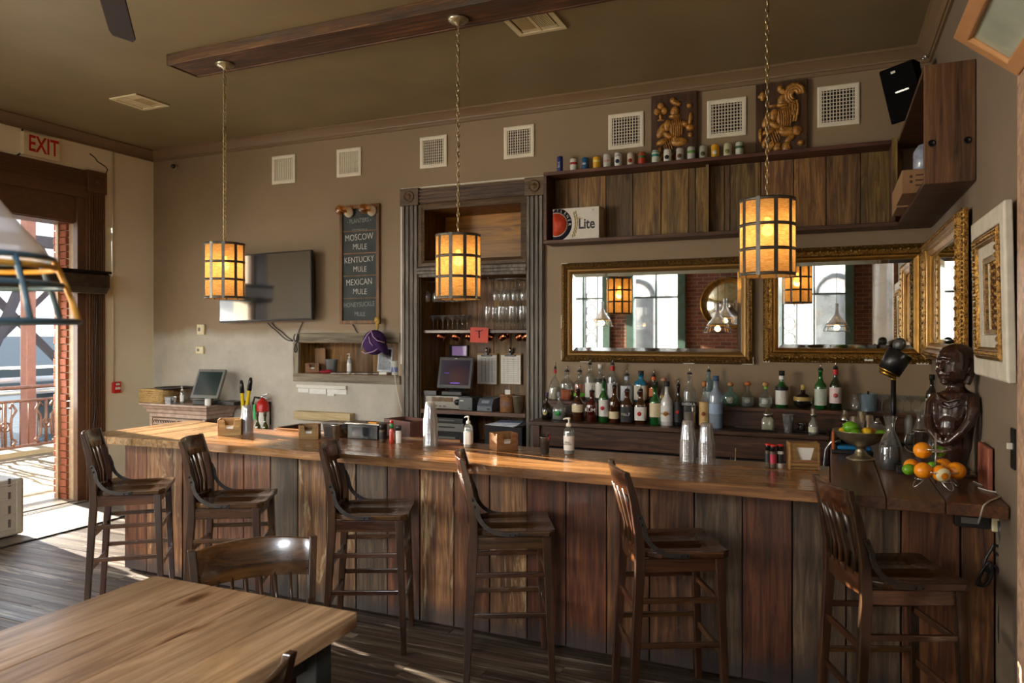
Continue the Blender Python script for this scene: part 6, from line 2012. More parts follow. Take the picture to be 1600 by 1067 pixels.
def bottle(label, u, Y, z, vtop, wpx, kind, gm, top='pour', lab=None, l0=.12, l1=.5, liquid=None, lf=.5, sq=None, txt=None, tcol=None, band=None, emblem=None, flat=None, capc=None, tsz=.6, lean=0, neck=None):
    x = at(u, Y=Y).x
    d = dep(u, Y)
    H = EYE + (V0 - vtop) / F * d - z
    r = wpx / 2 / F * d
    t = thing('liquor_bottle', label, 'bottle', (x, Y, z), 0, 'bottles on the back bar')
    ph = 0.055 if top == 'pour' else (0.028 if top == 'cap' else 0.03)
    hb = H - ph
    pr = [(a * r, b * hb) for a, b in PROF[kind]]
    Mf = Matrix.Scale(flat, 4, (0, 1, 0)) if flat else None
    c = MB(); c.lathe(pr, 20, sq=sq, M=Mf); c.make('glass', gm, t)
    if liquid:
        lp = [(a * r * .9, max(b * hb, 0.004)) for a, b in PROF[kind] if b < lf]
        lp.append((lp[-1][0], lf * hb))
        c = MB(); c.lathe(lp, 16, sq=sq, M=Mf); c.make('liquid', liq(liquid), t)
    rn = [a for a, b in pr][-2]
    if neck:
        c = MB(); c.lathe([(rn * 1.12, hb * .84), (rn * 1.04, hb * .97)], 14, cap=False); c.make('neck_label', labm(neck), t)
    if top == 'pour':
        c = MB(); c.lathe([(rn * 1.05, hb), (rn * .9, hb + .014), (.004, hb + .018)], 12); c.make('stopper', m_black, t)
        c = MB(); c.tube([(0, 0, hb + .012), (0.001, 0, hb + .035), (0.004, 0, hb + ph)], [.0045, .004, .003], n=6); c.make('spout', m_pour, t)
    elif top == 'cap':
        c = MB(); c.lathe([(rn * 1.1, hb - .012), (rn * 1.1, hb + ph), (rn * .9, hb + ph)], 14); c.make('cap', labm(capc or (20, 20, 20)), t)
    elif top == 'cork':
        c = MB(); c.sphere((0, 0, hb + ph * .4), (ph * .85, ph * .85, ph * .6), 12); c.make('stopper', labm(capc or (200, 140, 80)), t)
    if lab:
        rl_ = r * 1.012
        if sq or kind in ('std', 'tall'):
            c = MB(); c.lathe([(rl_, l0 * hb), (rl_, l1 * hb)], 20, sq=sq, cap=False); lo_ = c.make('label', labm(lab), t)
        else:
            c = MB(); c.lathe([(r * .42, 0), (r * .42, .003), (0, .003)], 18, M=Matrix.Translation((0, -r * (flat or 1) * .97, hb * .3)) @ Matrix.Rotation(R(80), 4, 'X')); lo_ = c.make('label', labm(lab), t)
        if emblem:
            rad = r * .4
            ez = (l0 + l1) / 2 * hb
            c = MB(); c.lathe([(rad, 0), (rad, .0015), (0, .0015)], 14, M=Matrix.Translation((0, -r * (1.0 if not sq else .98) * (flat or 1) - .0015, ez)) @ Matrix.Rotation(R(90), 4, 'X')); c.make('emblem', labm(emblem), t)
    if band:
        bz, bc = band
        c = MB(); c.lathe([(r * 1.02, bz * hb), (r * 1.02, bz * hb + .03)], 20, sq=sq, cap=False); c.make('band', labm(bc), t)
    if txt:
        wd_ = r * 1.7
        text('label_lettering', txt, wd_ * tsz, labm(tcol or (20, 20, 20)), t, (0, -r * 1.06 * (flat or 1) - .001, (l0 + l1) / 2 * hb if not band else band[0] * hb + .015), ext=.0002)
    if lean:
        t.rotation_euler = (0, R(lean), 0)
    return t
YF, YU = 5.97, 6.215
W, K_, CRM = (228, 226, 218), (26, 26, 28), (226, 210, 170)
B = bottle
B('squat purple whisky bottle with yellow label at the casing end', 854.6, YF, BZ, 613, 17, 'squat', G_DARK, 'cap', (206, 186, 110), liquid=(60, 30, 26), capc=(90, 60, 110))
B('squat faceted clear bottle with oval green label', 873.6, YF - .01, BZ, 612, 23, 'squat', G_CLEAR, 'cap', (30, 140, 60), liquid=(130, 130, 120), lf=.3, capc=(150, 150, 150), flat=.6)
B('bourbon bottle with diagonal cream label, third in the front row', 903, YF, BZ, 600, 18.5, 'std', G_AMBER, 'pour', CRM, .3, .55, liquid=(110, 30, 18), lf=.5)
B('dark red rum bottle with white lettering in the front row', 925, YF, BZ, 602, 19.5, 'std', G_RED, 'pour', liquid=(86, 20, 18), lf=.55, txt='RUM', tcol=W, l0=.2, l1=.6, tsz=.5)
B('green tinted rum bottle with white label and red disc', 943.5, YF, BZ, 585, 16, 'std', G_GREEN, 'pour', W, .15, .55, emblem=(190, 30, 40), txt=None)
B('bourbon bottle with cream oval label beside the black labelled one', 960, YF, BZ, 594, 16.5, 'std', G_AMBER, 'pour', CRM, .12, .32, liquid=(126, 40, 24), lf=.42)
B('square whiskey bottle with black label and white scrollwork', 980, YF, BZ, 600, 19, 'std', G_AMBER, 'pour', K_, .06, .52, sq=6, txt='No.7', tcol=W, tsz=.42)
B('square bourbon bottle with white label and red seal', 1001, YF, BZ, 600, 17, 'std', G_AMBER, 'pour', W, .12, .52, liquid=(120, 60, 30), lf=.5, sq=6, emblem=(190, 40, 30))
B('bright green liqueur bottle with cream label', 1024, YF, BZ, 596, 18, 'std', G_GREEN, 'cap', CRM, .2, .55, liquid=(14, 84, 36), lf=.6, capc=(30, 40, 30))
B('opaque white coconut rum bottle with palm sun emblem', 1042, YF, BZ, 596, 19, 'std', bmat((226, 224, 220), .96), 'cap', emblem=(230, 150, 30), lab=(232, 230, 226), l0=.1, l1=.5, txt='MALIBU', tcol=K_, capc=(40, 40, 44), tsz=.28)
B('slim black bottle with small red seal', 1060, YF, BZ, 592, 14, 'std', G_DARK, 'pour', K_, .1, .6, emblem=(200, 40, 40))
B('tall clear vodka bottle with black lettered band', 1077.5, YF, BZ, 574, 20, 'tall', G_CLEAR, 'pour', band=(.4, (30, 34, 44)), txt='SVEDKA', tcol=W, liquid=(150, 130, 120), lf=.28, tsz=.34)
B('vodka bottle with tan paper label and brown medallion', 1100.5, YF, BZ, 596, 16, 'std', G_CLEAR, 'cap', (206, 170, 110), .05, .6, emblem=(130, 70, 36), capc=(196, 120, 60))
B('frosted blue white tall vodka bottle at the end of the front row', 1118.5, YF - .02, BZ, 587, 21, 'tall', G_FROST, 'cap', (160, 184, 214), .3, .5, capc=(60, 90, 130))
# upper row
B('leaning clear fluted bottle with red neck label', 866, YU, LZ, 566, 19, 'dome', G_CLEAR, 'pour', None, neck=(190, 30, 50), liquid=(214, 206, 180), lf=.4, lean=2)
B('square clear bottle half full of orange liqueur', 886, YU, LZ, 571, 18.5, 'std', G_CLEAR, 'pour', None, liquid=(214, 96, 40), lf=.36, sq=6)
B('clear bottle of orange liqueur with lime green band', 906, YU, LZ, 571, 18.5, 'std', G_CLEAR, 'pour', None, liquid=(190, 80, 36), lf=.56, band=(.14, (110, 190, 50)))
B('clear gin bottle with white label behind the dark red rum', 922, YU, LZ, 560, 15.5, 'tall', G_CLEAR, 'pour', W, .1, .5)
B('clear bottle with white label and black shoulder', 938, YU, LZ, 569, 15.5, 'tall', G_CLEAR, 'cap', W, .1, .52, capc=(230, 226, 220), band=(.56, K_))
B('clear silver rum bottle with red neck ring', 957, YU, LZ, 560, 16, 'tall', G_CLEAR, 'pour', (206, 206, 206), .1, .5, neck=(180, 30, 30))
B('clear rectangular bottle with pale blue white panel', 979.5, YU, LZ, 577, 17.5, 'std', G_CLEAR, 'pour', (206, 212, 220), .05, .62, sq=7, neck=(180, 196, 214))
B('blue gin bottle with white arched label', 1001.5, YU, LZ, 579, 19.5, 'tall', G_BLUE, 'cap', (226, 222, 200), .1, .6, capc=(30, 40, 44), sq=5, emblem=(60, 70, 90))
B('brown bottle with orange neck and multicoloured label', 1021.5, YU, LZ, 577, 15, 'std', G_AMBER, 'pour', (216, 130, 70), .25, .55, neck=(226, 110, 50))
B('clear flask with copper stopper behind the white rum', 1037, YU, LZ, 590, 15, 'dome', G_CLEAR, 'cork', (190, 150, 50), capc=(200, 140, 110))
B('tall clear vodka bottle with blue tint behind the tan label', 1107.5, YU, LZ, 570, 14, 'tall', bmat((190, 220, 232), .15), 'pour', (220, 232, 236), .1, .4)
B('flat round turquoise tequila bottle with wooden stopper', 1141.5, YU, LZ, 597, 26, 'ball', G_AQUA, 'cork', (206, 210, 200), flat=.5, capc=(206, 150, 90))
B('dome shaped clear tequila bottle with orange ball stopper', 1168.5, YU, LZ, 596, 21, 'dome', G_CLEAR, 'cork', (200, 206, 196), capc=(212, 120, 66), liquid=(180, 184, 170), lf=.45)
B('dome shaped clear tequila bottle with lime ribbon and cork ball', 1196, YU, LZ, 597, 23, 'dome', G_CLEAR, 'cork', (200, 206, 196), capc=(206, 160, 96), neck=(120, 190, 60), liquid=(180, 184, 170), lf=.45)
B('green whisky bottle with black and white label', 1221.5, YU, LZ, 579, 18.5, 'std', G_GREEN, 'cap', W, .1, .58, neck=(222, 220, 214), capc=(24, 24, 24), band=(.52, K_))
B('round dark bottle with gold cap and gold lettered band', 1255, YU, LZ, 601, 28, 'ball', G_DARK, 'cap', None, capc=(196, 170, 96), band=(.4, (176, 150, 80)), flat=.6)
B('tall green vermouth bottle with pale label', 1282, YU, LZ, 567, 17.5, 'std', G_GREEN, 'pour', (196, 206, 190), .1, .52)
B('tall dark vermouth bottle with pink and white label', 1305.5, YU, LZ, 564, 17.5, 'std', G_DKGREEN, 'pour', (232, 212, 206), .16, .54, neck=(190, 40, 36), emblem=(196, 90, 90))
# wine bottles behind the bar beside the extinguisher
rk_top = 0.80
rk2 = MB().box(rk.location.x - 0.22, rk.location.x + 0.22, 5.08, 5.42, 0.241, rk_top).make('cabinet_top', m_back, rk, W=True, bev=0.003)
MB().box(rk.location.x + 0.16, rk.location.x + 0.2, 5.1, 5.4, rk_top, 0.985).make('side', m_back, rk, W=True)
for k, u in enumerate((402, 414)):
    t = B(['olive wine bottle standing nearer the yellow handled tools', 'olive wine bottle standing nearer the extinguisher'][k], u, 5.22, rk_top, 643, 11, 'std', bmat((110, 110, 40), .35), 'cap', (110, 100, 60), .2, .4, capc=(70, 60, 40))
    t['group'] = 'wine bottles behind the bar'
# low things on the back bar
def on_bb(u, Y=5.9):
    return (at(u, Y=Y).x, Y, BZ)
sj = thing('squat_jar', 'square clear jar with steel shaker top and cloudy contents', 'jar', on_bb(1200, 5.93))
c = MB(); c.lathe([(.042, 0), (.045, .004), (.045, .085), (.03, .105), (.022, .11)], 20, sq=6); c.make('glass', bmat((206, 208, 186), .5), sj)
c = MB(); c.lathe([(.034, .1), (.038, .118), (.036, .13), (.018, .145), (.012, .18), (.006, .185)], 16); c.make('shaker_top', m_steel, sj)
t = tumbler('plastic_cup', 'clear plastic cup of pinkish picks on the back bar', on_bb(1232, 5.86), .14, .03, .045, m_cup)
c = MB(); c.lathe([(.028, .011), (.035, .065), (0, .07)], 16); c.make('contents', plain('pink_picks', (170, 140, 130), rough=.7, noise=.4, nscale=90), t)
def bar_tray(label, p, w_, d_, rz=0):
    t = thing('serving_tray', label, 'tray', p, rz)
    ring(-w_, w_, -d_, d_, [(0, 0), (-.006, .014), (.004, .016), (.01, .003), (.01, 0)]).make('rim', m_iron, t, rot=(R(-90), 0, 0))
    for o in kids(t):
        o.rotation_euler = (R(-90), 0, 0)
    MB().box(-w_ + .008, w_ - .008, -d_ + .008, d_ - .008, 0.0005, .004).make('base', m_black, t)
    return t
sj.location.z = BZ + .0045
bar_tray('thin black tray under the square clear jar', (at(1180, Y=5.93).x, 5.93, BZ), .16, .07)
bar_tray('thin black tray behind the small steel pots', (at(1262, Y=5.93).x, 5.95, BZ), .13, .06)
t = tumbler('steel_pot', 'small brushed steel pot on the back bar tray', (at(1252, Y=5.94).x, 5.93, BZ + .0045), .065, .028, .028, m_steel, 'pot')
sb = thing('syrup_bottle', 'small clear syrup bottle with pour top at the back bar edge', 'bottle', (at(1271, Y=5.85).x, 5.84, BZ))
c = MB(); c.lathe([(.03, 0), (.034, .01), (.034, .07), (.028, .09), (.014, .11), (.013, .135)], 18); c.make('glass', bmat((214, 220, 214), .3), sb)
c = MB(); c.lathe([(.035, .02), (.035, .06)], 18, cap=False); c.make('label', labm((214, 214, 190)), sb)
c = MB(); c.lathe([(.024, .134), (.026, .15), (.016, .16), (.02, .19), (.012, .2)], 14); c.make('shaker_top', m_steel, sb)
for k, (u, y_, h_, lb) in enumerate(((1330, 5.86, .15, 'upside down steel shaker tin before the ledge, farthest from the lamp'), (1352, 5.95, .15, 'steel shaker tin between the other two'), (1342, 6.02, .17, 'taller steel shaker tin at the back near the lamp'))):
    x = at(u + 5, Y=y_).x
    t = thing('shaker_tin', lb, 'shaker', (x, y_, BZ))
    c = MB(); c.lathe([(.045, 0), (.046, .003), (.045, .006), (.033, h_ - .004), (.03, h_)], 22); c.make('tin', m_steel, t)
t = thing('cocktail_shaker', 'steel topped cocktail shaker with white tag on the back bar', 'shaker', (at(1320, Y=5.9).x, 5.9, BZ))
c = MB(); c.lathe([(.03, 0), (.034, .08), (.033, .1)], 18); c.make('body', G_AMBER, t)
c = MB(); c.lathe([(.034, .1), (.034, .12), (.02, .15), (.016, .155), (.016, .18), (.012, .185)], 18); c.make('cap', m_steel, t)
c = MB(); c.lathe([(.0345, .01), (.0345, .055)], 18, cap=False); c.make('tag', m_paper, t)
# glassware on the ledge near the lamp
t = thing('small_carafe', 'small empty glass carafe on the ledge after the vermouth bottles', 'carafe', (at(1336, Y=YU).x, YU, LZ))
c = MB(); c.lathe([(.028, 0), (.034, .02), (.034, .06), (.016, .085), (.014, .1), (.026, .125)], 18, cap=False); c.make('glass', m_clear, t)
t = thing('straw_tub', 'translucent blue tub of black straws on the ledge', 'tub', (at(1357.5, Y=YU).x, YU, LZ))
c = MB(); c.lathe([(.055, 0), (.06, .125), (.063, .13)], 24, cap=False); c.lathe([(.055, 0.001), (0, .001)], 24, cap=False); c.make('tub', bmat((150, 176, 190), .45), t)
c = MB()
rr = random.Random(4)
for k in range(14):
    a = rr.uniform(0, 6.28); q = rr.uniform(0, .045)
    c.tube([(q * math.cos(a), q * math.sin(a), .004), (q * math.cos(a + .5), q * math.sin(a + .5), .11 + (.04 if k < 2 else 0))], .004, n=5)
o = c.make('straws', m_black, t); o['kind'] = 'stuff'
cg = None
for k, u in enumerate((1378, 1391, 1411, 1424, 1438)):
    lb = ['coupe glass on the ledge beside the straw tub', 'coupe glass on the ledge just behind the lamp pole', 'coupe glass on the ledge past the lamp pole', 'coupe glass on the ledge above the grey flask', 'coupe glass on the ledge before the dark wine bottle'][k]
    if cg is None:
        c = MB(); c.lathe([(.032, 0), (.03, .004), (.005, .01), (.004, .07), (.02, .085), (.045, .105), (.05, .125)], 20, cap=False); cg = c.make('coupe_glass', m_clear); o = cg
    else:
        o = cg.copy(); COL.objects.link(o)
    o.location = (at(u, Y=YU).x, YU + (k % 2) * .05 - .02, LZ)
    tag(o, lb, 'glass', 'coupe glasses on the ledge')
t = B('dark wine bottle with gold label standing behind the statue', 1456, 6.1, LZ, 585, 17, 'std', G_DARK, 'cap', (206, 196, 150), .15, .45, capc=(16, 22, 20))
t = B('dark wine bottle with red capsule standing behind the statue', 1465, 6.2, LZ, 588, 16, 'std', G_DARK, 'cap', (220, 214, 200), .15, .45, capc=(150, 30, 50))

# ---------------------------------------------------------------- return counter objects
def onc(u, v):
    return at(u, v, Z=CT)
bw = thing('fruit_bowl', 'tarnished silver footed bowl of limes and lemons', 'bowl', onc(1345, 717))
c = MB(); c.lathe([(.078, 0), (.08, .006), (.06, .014), (.035, .03), (.027, .055), (.03, .075), (.075, .09), (.125, .125), (.15, .165), (.153, .168), (.146, .168), (.118, .13), (.07, .1), (0, .092)], 40, cap=False); c.make('bowl', m_pewter, bw)
m_lime = plain('lime_skin', (104, 166, 30), rough=.35, noise=.2, nscale=30, bump=.1)
m_lemon = plain('lemon_skin', (232, 186, 40), rough=.35, noise=.06, nscale=60, bump=.15)
m_orange = plain('orange_skin', (246, 150, 22), rough=.35, noise=.05, nscale=90, bump=.2)
def fruit(kind, label, p, r, group, rz=0.0):
    mat = {'lime': m_lime, 'lemon': m_lemon, 'orange': m_orange}[kind]
    t = thing(kind, label, 'fruit', p, rz, group)
    e = 1.0 if kind == 'orange' else 1.15
    c = MB(); c.sphere((0, 0, 0), (r * e, r, r * (.96 if kind == 'orange' else .95)), 18, m=12)
    if kind != 'orange':
        c.sphere((r * e * .97, 0, 0), (r * .22, r * .2, r * .2), 8, m=6)
    c.make('skin', mat, t)
    c = MB(); c.lathe([(r * .1, 0), (r * .08, r * .05), (0, r * .06)], 8, M=Matrix.Translation((-r * e * .98, 0, 0)) @ Matrix.Rotation(R(-90), 4, 'Y')); c.make('stem_end', plain('stem_brown', (120, 110, 50), rough=.7), t)
    return t
bz = CT + .15
bx_, by_ = bw.location.x, bw.location.y
for k, (kd, dx, dy, dz, r, lb) in enumerate((('lime', -.055, -.03, .035, .038, 'dark green lime heaped highest in the silver bowl'), ('lime', -.03, -.085, .0, .034, 'lime at the front rim of the silver bowl'), ('lemon', .03, -.05, .01, .032, 'lemon in the middle of the silver bowl'), ('orange', .045, .03, .0, .036, 'orange sunk in the silver bowl'), ('lime', .105, -.02, .0, .031, 'lime at the carafe side of the silver bowl'), ('lemon', -.09, .01, .0, .032, 'lemon under the highest lime in the silver bowl'))):
    fruit(kd, lb, (bx_ + dx, by_ + dy, bz + dz), r, 'citrus in the silver bowl', k * .8)
# carafe with dark liquid
cf = thing('glass_carafe', 'glass carafe half full of dark liquid beside the silver bowl', 'carafe', onc(1391, 733))
c = MB(); c.lathe([(.052, 0), (.058, .01), (.06, .06), (.058, .12), (.042, .165), (.025, .2), (.021, .22), (.026, .255), (.036, .285)], 28, cap=False); c.lathe([(.052, .001), (0, .001)], 28, cap=False); c.make('glass', m_clear, cf)
c = MB(); c.lathe([(.053, .006), (.055, .06), (.052, .125), (0, .125)], 24); c.make('liquid', plain('dark_cold_brew', (20, 24, 30), rough=.1), cf)
o = thing('phone_stand', 'small black box at the foot of the glass carafe', 'box', onc(1402, 736))
MB().box(-.03, .05, -.03, .03, 0, .035).make('box', m_black, o, bev=.004)
o.location.x += .02; o.location.y -= .05
# service tray
p = onc(1322, 709)
ty = thing('bar_caddy', 'black caddy with blue cloth, green straw pack and orange handle', 'caddy', (p.x + 0.02, p.y + .1, CT))
MB().box(-.1, .13, -.1, .1, 0, .022).make('base', m_black, ty, bev=.003)
MB().box(-.1, -.085, -.1, .02, .022, .13).make('orange_handle', plain('burnt_orange', (190, 96, 40), rough=.4), ty, bev=.003)
MB().box(-.07, .12, -.09, .02, .0225, .045).make('blue_cloth', plain('blue_cloth', (30, 130, 190), rough=.8, noise=.15), ty, bev=.01)
MB().box(-.08, .1, .03, .09, .0225, .075).make('black_pouch', m_blackm, ty, bev=.008)
c = MB(); c.sphere((-.02, .0, .09), (.04, .03, .022), 12); c.make('green_pack', plain('vivid_green', (30, 170, 60), rough=.4), ty)
c = MB(); c.tube([(-.06, -.02, .06), (-.075, -.05, .12), (-.04, -.04, .13), (-.02, .0, .11)], .006, n=6); c.make('clear_hose', m_cup, ty)
t = thing('chrome_tap', 'curved black and chrome tap behind the cut-out napkin box', 'tap', (at(1284, Y=5.0).x, 5.0, .0))
c = MB(); c.tube([(0, 0, 0.0), (0, 0, 1.0), (0.01, 0, 1.08), (.04, -.02, 1.13), (.09, -.03, 1.14)], .012, n=8); c.make('spout', m_steel, t)
t.location.x = -.03; t.location.z = 0
# steel pitcher and glass carafes
pt2 = thing('steel_pitcher', 'brushed steel pitcher with curved handle behind the fruit stand', 'pitcher', onc(1441, 708))
c = MB(); c.lathe([(.05, 0), (.054, .006), (.054, .135), (.057, .14), (.05, .14), (.05, .01), (0, .01)], 26, cap=False); c.make('body', m_steel, pt2)
c = MB(); c.tube([(-.054, -.01, .115), (-.085, -.02, .11), (-.095, -.02, .07), (-.08, -.02, .03), (-.054, -.01, .02)], .007, n=8); c.make('handle', m_steel, pt2)
def cf2(label, p, s=1, tint=None):
    t = thing('glass_carafe', label, 'carafe', p, 0, 'empty glass carafes near the statue')
    c = MB(); c.lathe([(a * s, b * s) for a, b in [(.045, 0), (.05, .01), (.05, .1), (.03, .15), (.02, .18), (.024, .22), (.034, .245)]], 24, cap=False); c.make('glass', m_clear, t)
    if tint:
        c = MB(); c.lathe([(.046 * s, .004), (.046 * s, .06 * s), (0, .06 * s)], 18); c.make('liquid', plain('pink_drink', tint, rough=.1), t)
    return t
cf2('empty glass carafe beyond the steel pitcher', onc(1438, 700), 1.0, (160, 70, 80))
cf2('small empty glass carafe close to the statue', onc(1462, 716), .9)
gf = thing('grey_flask', 'slim grey metal flask standing behind the steel pitcher', 'flask', onc(1421, 694))
c = MB(); c.lathe([(.03, 0), (.031, .16), (.024, .175), (.02, .18), (.02, .195)], 20); c.make('body', m_grey, gf)
gp = thing('glass_teapot', 'round clear glass teapot behind the limes', 'teapot', onc(1371, 690))
c = MB(); c.lathe([(.03, 0), (.055, .02), (.068, .06), (.055, .1), (.028, .12), (.03, .13)], 24, cap=False); c.make('glass', m_clear, gp)
c = MB(); c.lathe([(.03, .125), (.02, .14), (.01, .15), (.012, .16)], 16); c.make('lid', m_steel, gp)
# fruit stand
fs_p = onc(1462, 762)
fs = thing('fruit_stand', 'two tier silver wire fruit stand on the return counter', 'fruit stand', fs_p)
m_wire = plain('silver_wire', (206, 204, 198), rough=.25, metal=.9)
c = MB(); c.tube([(0, 0, .02), (0, 0, .26)], .005, n=8); c.make('pole', m_wire, fs)
for z, r_ in ((.075, .105), (.175, .062)):
    for rr_ in (r_, r_ * .6, r_ * .3):
        c = MB(); c.tube([(rr_ * math.cos(q * math.pi / 14), rr_ * math.sin(q * math.pi / 14), z + (.012 if rr_ == r_ else 0)) for q in range(28)], .003, n=5, closed=True); c.make('tier_ring', m_wire, fs)
    c = MB()
    for k in range(6):
        a = k * math.pi / 3
        c.tube([(0, 0, z), (r_ * .6 * math.cos(a), r_ * .6 * math.sin(a), z), (r_ * math.cos(a), r_ * math.sin(a), z + .012)], .0025, n=5)
    c.make('tier_spokes', m_wire, fs)
for k in range(4):
    a = k * math.pi / 2 + .5
    pts = []
    for q in range(15):
        s_ = q / 14
        rad = .02 + .09 * math.sin(s_ * math.pi) ** .8
        th = a + 1.0 * (s_ - .5)
        zz = .006 + .055 * abs(math.cos(s_ * math.pi)) ** 2
        pts.append((rad * math.cos(th), rad * math.sin(th), zz))
    c = MB(); c.tube(pts, .003, n=5); c.make('wire_scroll', m_wire, fs)
    pts = [((.075 + .024 * math.cos(q * .6)) * math.cos(a) - .024 * math.sin(q * .6) * math.sin(a), (.075 + .024 * math.cos(q * .6)) * math.sin(a) + .024 * math.sin(q * .6) * math.cos(a), .045) for q in range(11)]
    c = MB(); c.tube(pts, .0028, n=5); c.make('wire_loop', m_wire, fs)
def fr_at(kind, label, u, v, rpx, yoff, group='citrus on the wire stand'):
    Y = fs_p.y + yoff
    p = at(u, v, Y=Y)
    return fruit(kind, label, p, rpx / F * dep(u, Y), group, u * .37 % 3)
fr_at('orange', 'orange alone on the upper tier of the wire stand', 1441.5, 703.5, 13.2, -.01)
fr_at('lime', 'yellowish lime on the upper tier of the wire stand', 1466.5, 705, 9, .03)
fr_at('orange', 'orange at the back of the lower tier beside the lime', 1424.5, 728, 11.5, .05)
fr_at('lime', 'lime at the outer edge of the lower tier', 1420.5, 733.5, 9.2, -.02)
fr_at('orange', 'orange at the front middle of the lower tier', 1442.5, 735, 13.2, -.07)
fr_at('lime', 'small dark lime half hidden behind the lower tier oranges', 1458, 728, 7.5, .02)
fr_at('orange', 'orange hidden behind the peeled one on the lower tier', 1474, 727, 11.5, .05)
pe = fr_at('orange', 'partly peeled orange showing white pith', 1470, 739.5, 13.2, -.07)
c = MB()
r_ = 13.2 / F * dep(1470, fs_p.y) * 1.02
for a0_, a1_ in ((.42, .95),):
    pr = [(r_ * math.sin(a0_ + (a1_ - a0_) * q / 5), -r_ * math.cos(a0_ + (a1_ - a0_) * q / 5)) for q in range(6)]
    c.lathe(pr, 22, cap=False, M=Matrix.Rotation(R(20), 4, 'Z') @ Matrix.Rotation(R(100), 4, 'X') @ Matrix.Rotation(R(180), 4, 'X'))
c.make('white_pith', plain('orange_pith', (240, 226, 176), rough=.6, noise=.1), pe)
for o in kids(pe):
    if o.name.startswith('white_pith'):
        o.rotation_euler = (0, 0, -pe.rotation_euler[2])
fr_at('orange', 'largest orange on the lower tier beside the statue', 1494, 735.5, 14, -.02)

# ---------------------------------------------------------------- statue (one continuous carved body)
sp_ = onc(1493, 742)
stt = thing('wooden_statue', 'dark polished wood carved figure statue on the return counter', 'statue', sp_)
c = MB()
def loft(c, secs, n=24):
    vs, fs = [], []
    for x, y, z, rx, ry in secs:
        for k in range(n):
            a = 2 * math.pi * k / n
            vs.append((x + rx * math.cos(a), y + ry * math.sin(a), z))
    for j in range(len(secs) - 1):
        for k in range(n):
            k2 = (k + 1) % n
            fs.append((j * n + k, j * n + k2, (j + 1) * n + k2, (j + 1) * n + k))
    fs += [tuple(range(n))[::-1], tuple(range((len(secs) - 1) * n, len(secs) * n))]
    c.add(vs, fs, True)
# front of the figure is -x/-y (towards the room): f = facing dir
loft(c, [(0, 0, 0, .065, .06), (0, 0, .03, .062, .058), (-.0, 0, .06, .05, .05), (0, 0, .09, .058, .056), (-.0, 0, .15, .074, .068), (-.004, 0, .22, .084, .074), (-.004, 0, .29, .09, .078), (0, 0, .36, .094, .08), (.004, 0, .41, .096, .076), (.006, 0, .438, .084, .066), (.004, 0, .455, .052, .05), (0, 0, .475, .042, .042), (-.004, -.003, .52, .046, .048)])
HS = 1.28
loft(c, [(x * HS, y * HS, .495 + (z - .555) * HS, rx * HS * 1.02, ry * HS * 1.02) for x, y, z, rx, ry in [(-.004, -.004, .555, .03, .032), (-.012, -.012, .57, .048, .05), (-.014, -.014, .6, .056, .06), (-.01, -.012, .64, .06, .064), (-.006, -.008, .68, .056, .058), (-.004, -.004, .7, .042, .045), (0, 0, .712, .02, .02)]])
f = Vector((-.62, -.78, 0)).normalized(); sdv = Vector((-f.y, f.x, 0))
def P3(a, b, z):
    v_ = f * a + sdv * b
    return (v_.x, v_.y, z)
hd = Vector((-.012, -.012, 0))
def H3(a, b, z):
    q = Vector(P3(a * .9 * HS, b * .9 * HS, .495 + (z - .555) * HS)); return tuple(q + hd * HS)
c.tube([H3(.058, 0, .655), H3(.078, 0, .63), H3(.088, 0, .615), H3(.066, 0, .605)], [.008, .011, .014, .008], n=8)   # nose
c.tube([H3(.062, -.032, .655), H3(.072, 0, .662), H3(.062, .032, .655)], .010, n=8)   # brow
c.sphere(H3(.062, -.022, .642), (.011, .011, .008), 10); c.sphere(H3(.062, .022, .642), (.011, .011, .008), 10)
c.tube([H3(.060, -.02, .590), H3(.073, 0, .593), H3(.060, .02, .590)], .008, n=8)
c.tube([H3(.056, -.018, .577), H3(.068, 0, .577), H3(.056, .018, .577)], .008, n=8)
c.sphere(H3(.056, 0, .557), (.02, .02, .016), 10)   # chin
c.sphere(H3(.04, -.036, .608), .02, 10); c.sphere(H3(.04, .036, .608), .02, 10)
for s_ in (-1, 1):
    c.tube([H3(-.005, s_ * .066, .64), H3(-.01, s_ * .072, .615), H3(-.0, s_ * .066, .595)], .010, n=6)
    # arms folded down the front into the belly
    c.tube([P3(.0, s_ * .095, 0.418), P3(.035, s_ * .112, 0.365), P3(.06, s_ * .105, 0.296), P3(.09, s_ * .075, 0.235), P3(.1, s_ * .03, 0.187), P3(.1, s_ * .005, 0.174)], [.03, .03, .026, .022, .018, .014], n=10)
    for q in range(4):
        c.tube([P3(.095, s_ * (.03 - q * .006), .22 - q * .012), P3(.108, s_ * .008, .2 - q * .012)], .007, n=6)
# cap of hair and collar folds
c.sphere((.008, .01, .634), (.083, .085, .07), 18)
c.tube([H3(-.02, -.066, .66), H3(-.03, -.066, .6), H3(-.02, -.05, .55)], .02, n=8)
c.tube([H3(-.02, .066, .66), H3(-.03, .066, .6), H3(-.02, .05, .55)], .02, n=8)
c.tube([P3(.06, -.06, 0.435), P3(.09, -.02, 0.409), P3(.095, .02, 0.396), P3(.075, .07, 0.418)], .010, n=8)
c.tube([P3(.07, -.05, 0.409), P3(.1, -.01, 0.374), P3(.1, .03, 0.365), P3(.08, .08, 0.392)], .009, n=8)
c.sphere(P3(.045, 0, 0.26), (.055, .055, .09), 14)
m_stat = plain('dark_polished_carving', (52, 30, 24), rough=.22, noise=.3, nscale=14, coat=.4, bump=.15)
o = c.make('carved_body', m_stat, stt, fix=False)
md = o.modifiers.new('remesh', 'REMESH'); md.mode = 'VOXEL'; md.voxel_size = .005; md.use_smooth_shade = True
